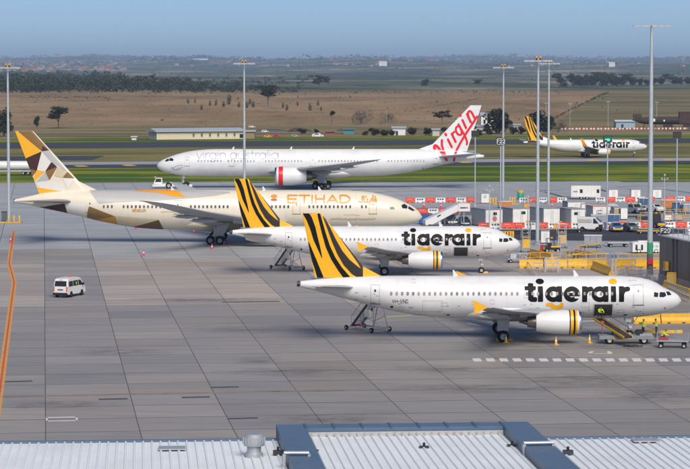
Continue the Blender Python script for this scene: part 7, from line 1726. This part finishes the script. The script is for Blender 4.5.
# ---- far houses
roofs = [M('roof_terracotta', (.30, .12, .07), .8, rand=.3), M('roof_greyblue', (.25, .26, .28), .8, rand=.3), M('roof_brown', (.2, .12, .09), .8, rand=.3)]; walls = [M('wall_cream', (.40, .36, .30), .8, rand=.2), M('wall_brick', (.33, .19, .13), .8, rand=.2)]
HM = []
for r_ in roofs:
    for w_ in walls:
        mb = MB(); mb.box(-7, 7, -5, 5, -2, 3.2, 0); mb.prism([(-5.8, 3.2), (5.8, 3.2), (0, 6.2)], -7.5, 7.5, 'x', 1); HM.append(mb.mesh('house', [w_, r_]))
hs = [(random.uniform(-5, 125), random.uniform(60.5, 72)) for _ in range(150)] + [(random.uniform(120, 700), random.uniform(59.5, 67)) for _ in range(46)]
for k, (x, y) in enumerate(hs):
    p = GT(x, y)
    if p is None: continue
    sc_ = max(1.0, p.y / 9000.); o = link('house', random.choice(HM), None, (p.x, p.y, p.z + .2), (0, 0, random.uniform(0, 3.1)), (sc_ * random.uniform(.8, 1.3), sc_, sc_ * random.uniform(.8, 1.2)))
    tag(o, 'tiny roofed house in the hazy suburb on the left skyline' if x < 125 else 'tiny pale house dotted along the hazy far ridge', 'house', 'far suburb houses' if x < 125 else 'houses along the far ridge')
def shed(px, py, wpx, hpx, label, wall, roof, name='far_shed', depth=12, rz=0.0, windows=0, doors=0):
    p = GT(px, py); k = p.y / FPX; w = wpx * k; h = hpx * k; t = thing(name, label, 'building', p, rz, 'sheds and houses beyond the runway')
    MB().box(-w / 2, w / 2, 0, depth, -.3, h * .82).build('walls', wall, t); MB().prism([(-.5, h * .8), (depth + .5, h * .8), (depth * .5, h), ], -w / 2 - .4, w / 2 + .4, 'x').build('roof', roof, t)
    for i in range(windows): x = -w / 2 + w * (i + .7) / (windows + .4); MB().box(x - .5, x + .5, -.06, -.01, h * .3, h * .55).build('window', glass, t)
    for i in range(doors): x = -w / 2 + w * (i + .4) / (doors + .2); MB().box(x - .5, x + .5, -.06, -.01, 0, h * .5).build('door', vdark, t)
    return t
cream_w = M('shed_cream', (.66, .57, .42), .7, var=.05); metalr = M('shed_roof', (.50, .54, .58), .45, .3, var=.05); wh = M('far_white', (.7, .69, .66), .6)
# long cream building left of the front mast
def long_building():
    a = GT(157, 139.8); b = GT(243.5, 138.9); d = b - a; L = d.length; t = thing('long_building', 'long low cream building with pale metal roof beyond the runway', 'building', a, math.atan2(d.y, d.x))
    k = a.y / FPX; H = 11.2 * k
    MB().box(0, L, 0, 11, -.3, H * .72).build('walls', cream_w, t); MB().prism([(-.9, H * .7), (-.9, H * .76), (6, H), (12, H * .76), (12, H * .7)], -.8, L + .8, 'x').build('roof', metalr, t)
    for i in range(6): x = L * (.42 + .095 * i); MB().box(x - .4, x + .4, -.06, -.01, 1.0, 2.3).build('window', M('window_shade', (.16, .13, .10), .5), t); MB().box(x - .8, x + .8, -.1, -.062, .85, .99).build('sill', wh, t)
    for i in range(3): x = L * (.06 + .11 * i); MB().box(x - 1.6, x + 1.6, -.05, -.01, 0, 2.9).build('roller_door', M('roller_door', (.66, .56, .38), .6, var=.08), t)
    MB().box(L * .955, L * .995, -.06, -.01, .4, 1.9).build('window', glass, t)
    for x in (.0, L): MB().box(x - .12, x + .12, -.12, -.0, 0, H * .7).build('downpipe', wh, t)
long_building()
shed(249.5, 138.6, 10, 8.5, 'open-sided tan lean-to right of the long cream building', M('shed_tan', (.28, .20, .12), .8), metalr, depth=8)
shed(134, 140.2, 4.6, 4, 'tiny white hut left of the long cream building', wh, wh, depth=3)
shed(399, 135.5, 13, 9, 'white shed left of the bushes below the timber pole', wh, metalr, depth=7, doors=1); shed(349, 134.5, 11, 6, 'teal shed behind the long white fuselage', M('shed_teal', (.07, .19, .21), .6), MATS['shed_teal'], depth=6)
shed(487, 128.5, 12, 16, 'white two-storey house just right of the red script tail', wh, metalr, depth=9, windows=2); shed(481, 134, 14, 9, 'pale low house in front of the two-storey house', M('shed_pale', (.5, .47, .4), .7), metalr, depth=8, windows=2); shed(516, 131, 9, 7, 'grey low house between the two big dark trees', MATS['shed_pale'], metalr, depth=8, windows=1)
shed(436, 136, 7, 7.5, 'pale hut left of the red script tail', MATS['shed_pale'], metalr, depth=5); shed(330, 134, 9, 2.6, 'red low hut left of the teal shed', M('shed_red', (.35, .07, .05), .7), MATS['shed_red'], depth=4)
shed(625.5, 128.5, 19, 8.5, 'blue-grey shed with white gable left of the dark hulk', M('shed_blue', (.28, .38, .44), .6), M('roof_pale_blue', (.5, .58, .62), .5), depth=9, doors=1)
shed(383, 66, 8, 5.0, 'pale tower block on the hazy far ridge', wh, wh, depth=60); shed(612, 67, 6, 5, 'white far building on the ridge above the paddock', wh, wh, depth=60); shed(200, 60, 16, 1.6, 'long pale building on the far left ridge', wh, wh, depth=60)
for x, hh, lb in ((311, 10, 'tallest of the faint city towers on the skyline'), (318, 7, 'faint city tower right of the tallest one'), (336, 7.5, 'faint city tower farthest right on the skyline'), (331, 5, 'shortest faint city tower on the skyline'), (289, 5, 'faint city tower left of the tallest one')):
    p = Vector(((x - 345) / FPX * 25500, 25500, 120)); h = (hh - 1.0) * 25500 / FPX; t = thing('city_tower', lb, 'tower', p, 0, 'faint city towers'); w = 1.6 * 25500 / FPX
    MB().box(-w / 2, w / 2, -10, 10, -20, h).build('shaft', M('tower_grey', (.3, .32, .35), .6), t); MB().box(-w / 6, w / 6, -5, 5, h, h * 1.12).build('crown_mast', MATS['tower_grey'], t)
# timber pole, far light poles
def thin_mast(px, py, top, label, mat, r=.12, lamp=True):
    p = GT(px, py); h = (py - top) * p.y / FPX; t = thing('lamp_pole' if lamp else 'timber_pole', label, 'pole', p, 0, 'thin poles beyond the runway'); MB().cyl((0, 0, 0), (0, 0, h), r, r * .7, 8).build('pole', mat, t)
    if lamp: MB().box(-.9, .9, -.25, .25, h, h + .2).build('lamp_head', lamp_m, t)
    else: MB().box(-.9, .9, -.08, .08, h - .9, h - .7).build('crossarm', mat, t)
for x, y, top, lb in ((570, 127, 104, 'thin lamp pole left on the green paddock'), (608, 127.5, 102, 'thin lamp pole in the middle of the green paddock'), (656.5, 127, 102.5, 'thin lamp pole above the dark hulk'), (545.8, 118, 103.5, 'thin lamp pole beside the far close masts')): thin_mast(x, y, top, lb, pole_m)
thin_mast(386.6, 126, 110, 'timber pole among the bare thickets', M('timber', (.30, .24, .16), .8), .2, False)
# ---- dark fire-training hulk shaped like an aircraft
def hulk():
    p = GT(690, 130.5); k = p.y / FPX; t = thing('training_hulk', 'dark rusty aircraft-shaped fire training hulk at the right edge', 'aircraft', (p.x, p.y, p.z))
    rust = M('hulk_rust', (.055, .028, .024), .8, var=.35, scale=.6); rust2 = M('hulk_dark', (.03, .022, .024), .8, var=.3, scale=.6)
    x0 = -58 * k; n = 16; rings = []
    prof = [(0, 10.6, .3), (3, 10.6, 1.4), (8, 10.0, 2.7), (14, 9.8, 3.4), (26, 9.8, 3.8), (44, 10.0, 3.8), (80, 10.0, 3.8)]
    for d, zc, r in prof: rings.append([(x0 + d * k * 1.0, r * k * .9 * math.cos(a), zc * k + r * k * math.sin(a)) for a in [2 * math.pi * j / n for j in range(n)]])
    MB().loft(rings).build('fuselage', rust2, t, smooth=50)
    MB().box(x0 + 1 * k, x0 + 9.5 * k, -1.2 * k, 1.2 * k, 12.2 * k, 16.4 * k).build('cabin', rust, t); MB().prism([(x0 + 46.5 * k, 7.0 * k), (x0 + 85 * k, 7.0 * k), (x0 + 85 * k, 19.4 * k), (x0 + 47 * k, 18.8 * k)], -4.0 * k, 4.0 * k, 'y').build('engine_block', rust, t)
    for x in (3.2, 6.6): MB().cyl((x0 + x * k, 0, 16.4 * k), (x0 + x * k, 0, 21 * k), .12 * k).build('pipe', rust, t)
    for x, w in ((19.5, 3.2), (31, 1.4)): MB().box(x0 + x * k, x0 + (x + w) * k, -3.5 * k, -3.25 * k, 9.0 * k, 12.0 * k if w > 2 else 10.8 * k).build('opening', wh, t)
    for x in (12, 18, 24, 32, 40, 56): MB().bar((x0 + x * k, 0, 0), (x0 + x * k, 0, 7.2 * k), .7 * k).build('support_leg', rust2, t)
    for i, x in enumerate((30, 50)): MB().prism([(x0 + x * k, 3.6 * k), (x0 + (x + 11) * k, 3.6 * k), (x0 + (x + 9) * k, 6.6 * k), (x0 + (x + 1) * k, 6.6 * k)], -6 * k, -4.2 * k, 'y').build('engine_pod', rust2, t); MB().bar((x0 + (x + 5) * k, -5 * k, 0), (x0 + (x + 5) * k, -5 * k, 3.6 * k), .6 * k).build('support_leg', rust2, t)
hulk()
# red and white striped boards in front of the hulk
for k in range(18):
    p = GT(563 + 7.2 * k, 129.6 - .02 * k); q = p.y / FPX; o = thing('marker_board', '%s striped board from the left in the far red and white line' % ORD[k], 'barrier', p, R(6), 'far red and white boards')
    w = 6.4 * q
    for i in range(4): MB().box(-w / 2 + w * i / 4, -w / 2 + w * (i + 1) / 4, -.1, .1, 0, 1.1 * q * 1.5).build('stripe_block', (M('board_red', (.55, .08, .07), .6), wh)[i % 2], o)
# small vehicles and clutter behind the runway
smallcar = MB().prism([(-2.2, .3), (2.2, .3), (2.2, .9), (1.2, 1.0), (.5, 1.6), (-1.4, 1.6), (-2.2, 1.0)], -.9, .9, 'y')
for x, y, m_, lb in ((318, 137.3, vwhite, 'white distant van parked beyond the runway'), (277, 137.6, vred, 'red distant car parked beyond the runway'), (295, 137, M('vehicle_tan', (.4, .36, .28), .5), 'tan distant car parked beyond the runway'), (265, 132.4, vwhite, 'small white distant vehicle near the earth mound'), (252, 127.8, vwhite, 'white distant ute near the long cream building'), (268, 137.6, orange_b, 'small orange distant vehicle beyond the runway')):
    p = GT(x, y); t = thing('distant_vehicle', lb, 'car', p, R(random.uniform(-8, 8)), 'distant vehicles beyond the runway'); s_ = 1.05 if 'van' in lb else .7
    link('body', smallcar.mesh('body', m_), t, (0, 0, 0), (0, 0, 0), (s_, 1.2, s_)); MB().box(-1.3 * s_, .4 * s_, -1.1, -1.085, 1.05 * s_, 1.45 * s_).build('side_window', glass, t)
    for xx in (-1.4, 1.4): wheel(t, (xx * s_, -1.0, .34), .34, .22)
def mound(px, py, w, h, label, mat):
    p = GT(px, py); k = p.y / FPX; n = 22; rings = []
    for j in range(6):
        f = j / 5; r = math.cos(f * 1.5); rings.append([(w * k / 2 * r * math.cos(a) * (1 + .12 * math.sin(3 * a + j)), w * k / 5 * r * math.sin(a), h * k * math.sin(f * 1.5) * (1 + .15 * math.sin(5 * a)) - .2) for a in [2 * math.pi * i / n for i in range(n)]])
    o = MB().loft(rings, 0, False, True).build('earth_mound', mat, None, p, smooth=60); tag(o, label, 'mound', 'earth mounds beyond the runway')
soil = M('dark_soil', (.06, .045, .038), .95, var=.35, scale=.4)
mound(299, 132, 26, 4.2, 'dark earth mound above the long white fuselage, largest', soil); mound(270, 131.5, 40, 2.6, 'long low blue-grey mound beside the cream building', M('soil_blue', (.07, .075, .09), .9, var=.3)); mound(345, 131, 20, 2.2, 'low dark mound left of the teal shed', soil)

# ================================================================== haze
def haze():
    mb = MB().box(-14000, 14000, -320, 29500, -4, 232); m = bpy.data.materials.new('haze_air'); m.use_nodes = True; n = m.node_tree.nodes; n.remove(n['Principled BSDF'])
    v = n.new('ShaderNodeVolumePrincipled'); v.inputs['Color'].default_value = (.46, .62, .89, 1); v.inputs['Density'].default_value = 5.6e-5; v.inputs['Anisotropy'].default_value = 0.0
    m.node_tree.links.new(v.outputs[0], n['Material Output'].inputs['Volume'])
    tag(mb.build('haze', m), 'pale blue morning haze over the fields', kind='stuff')
haze()
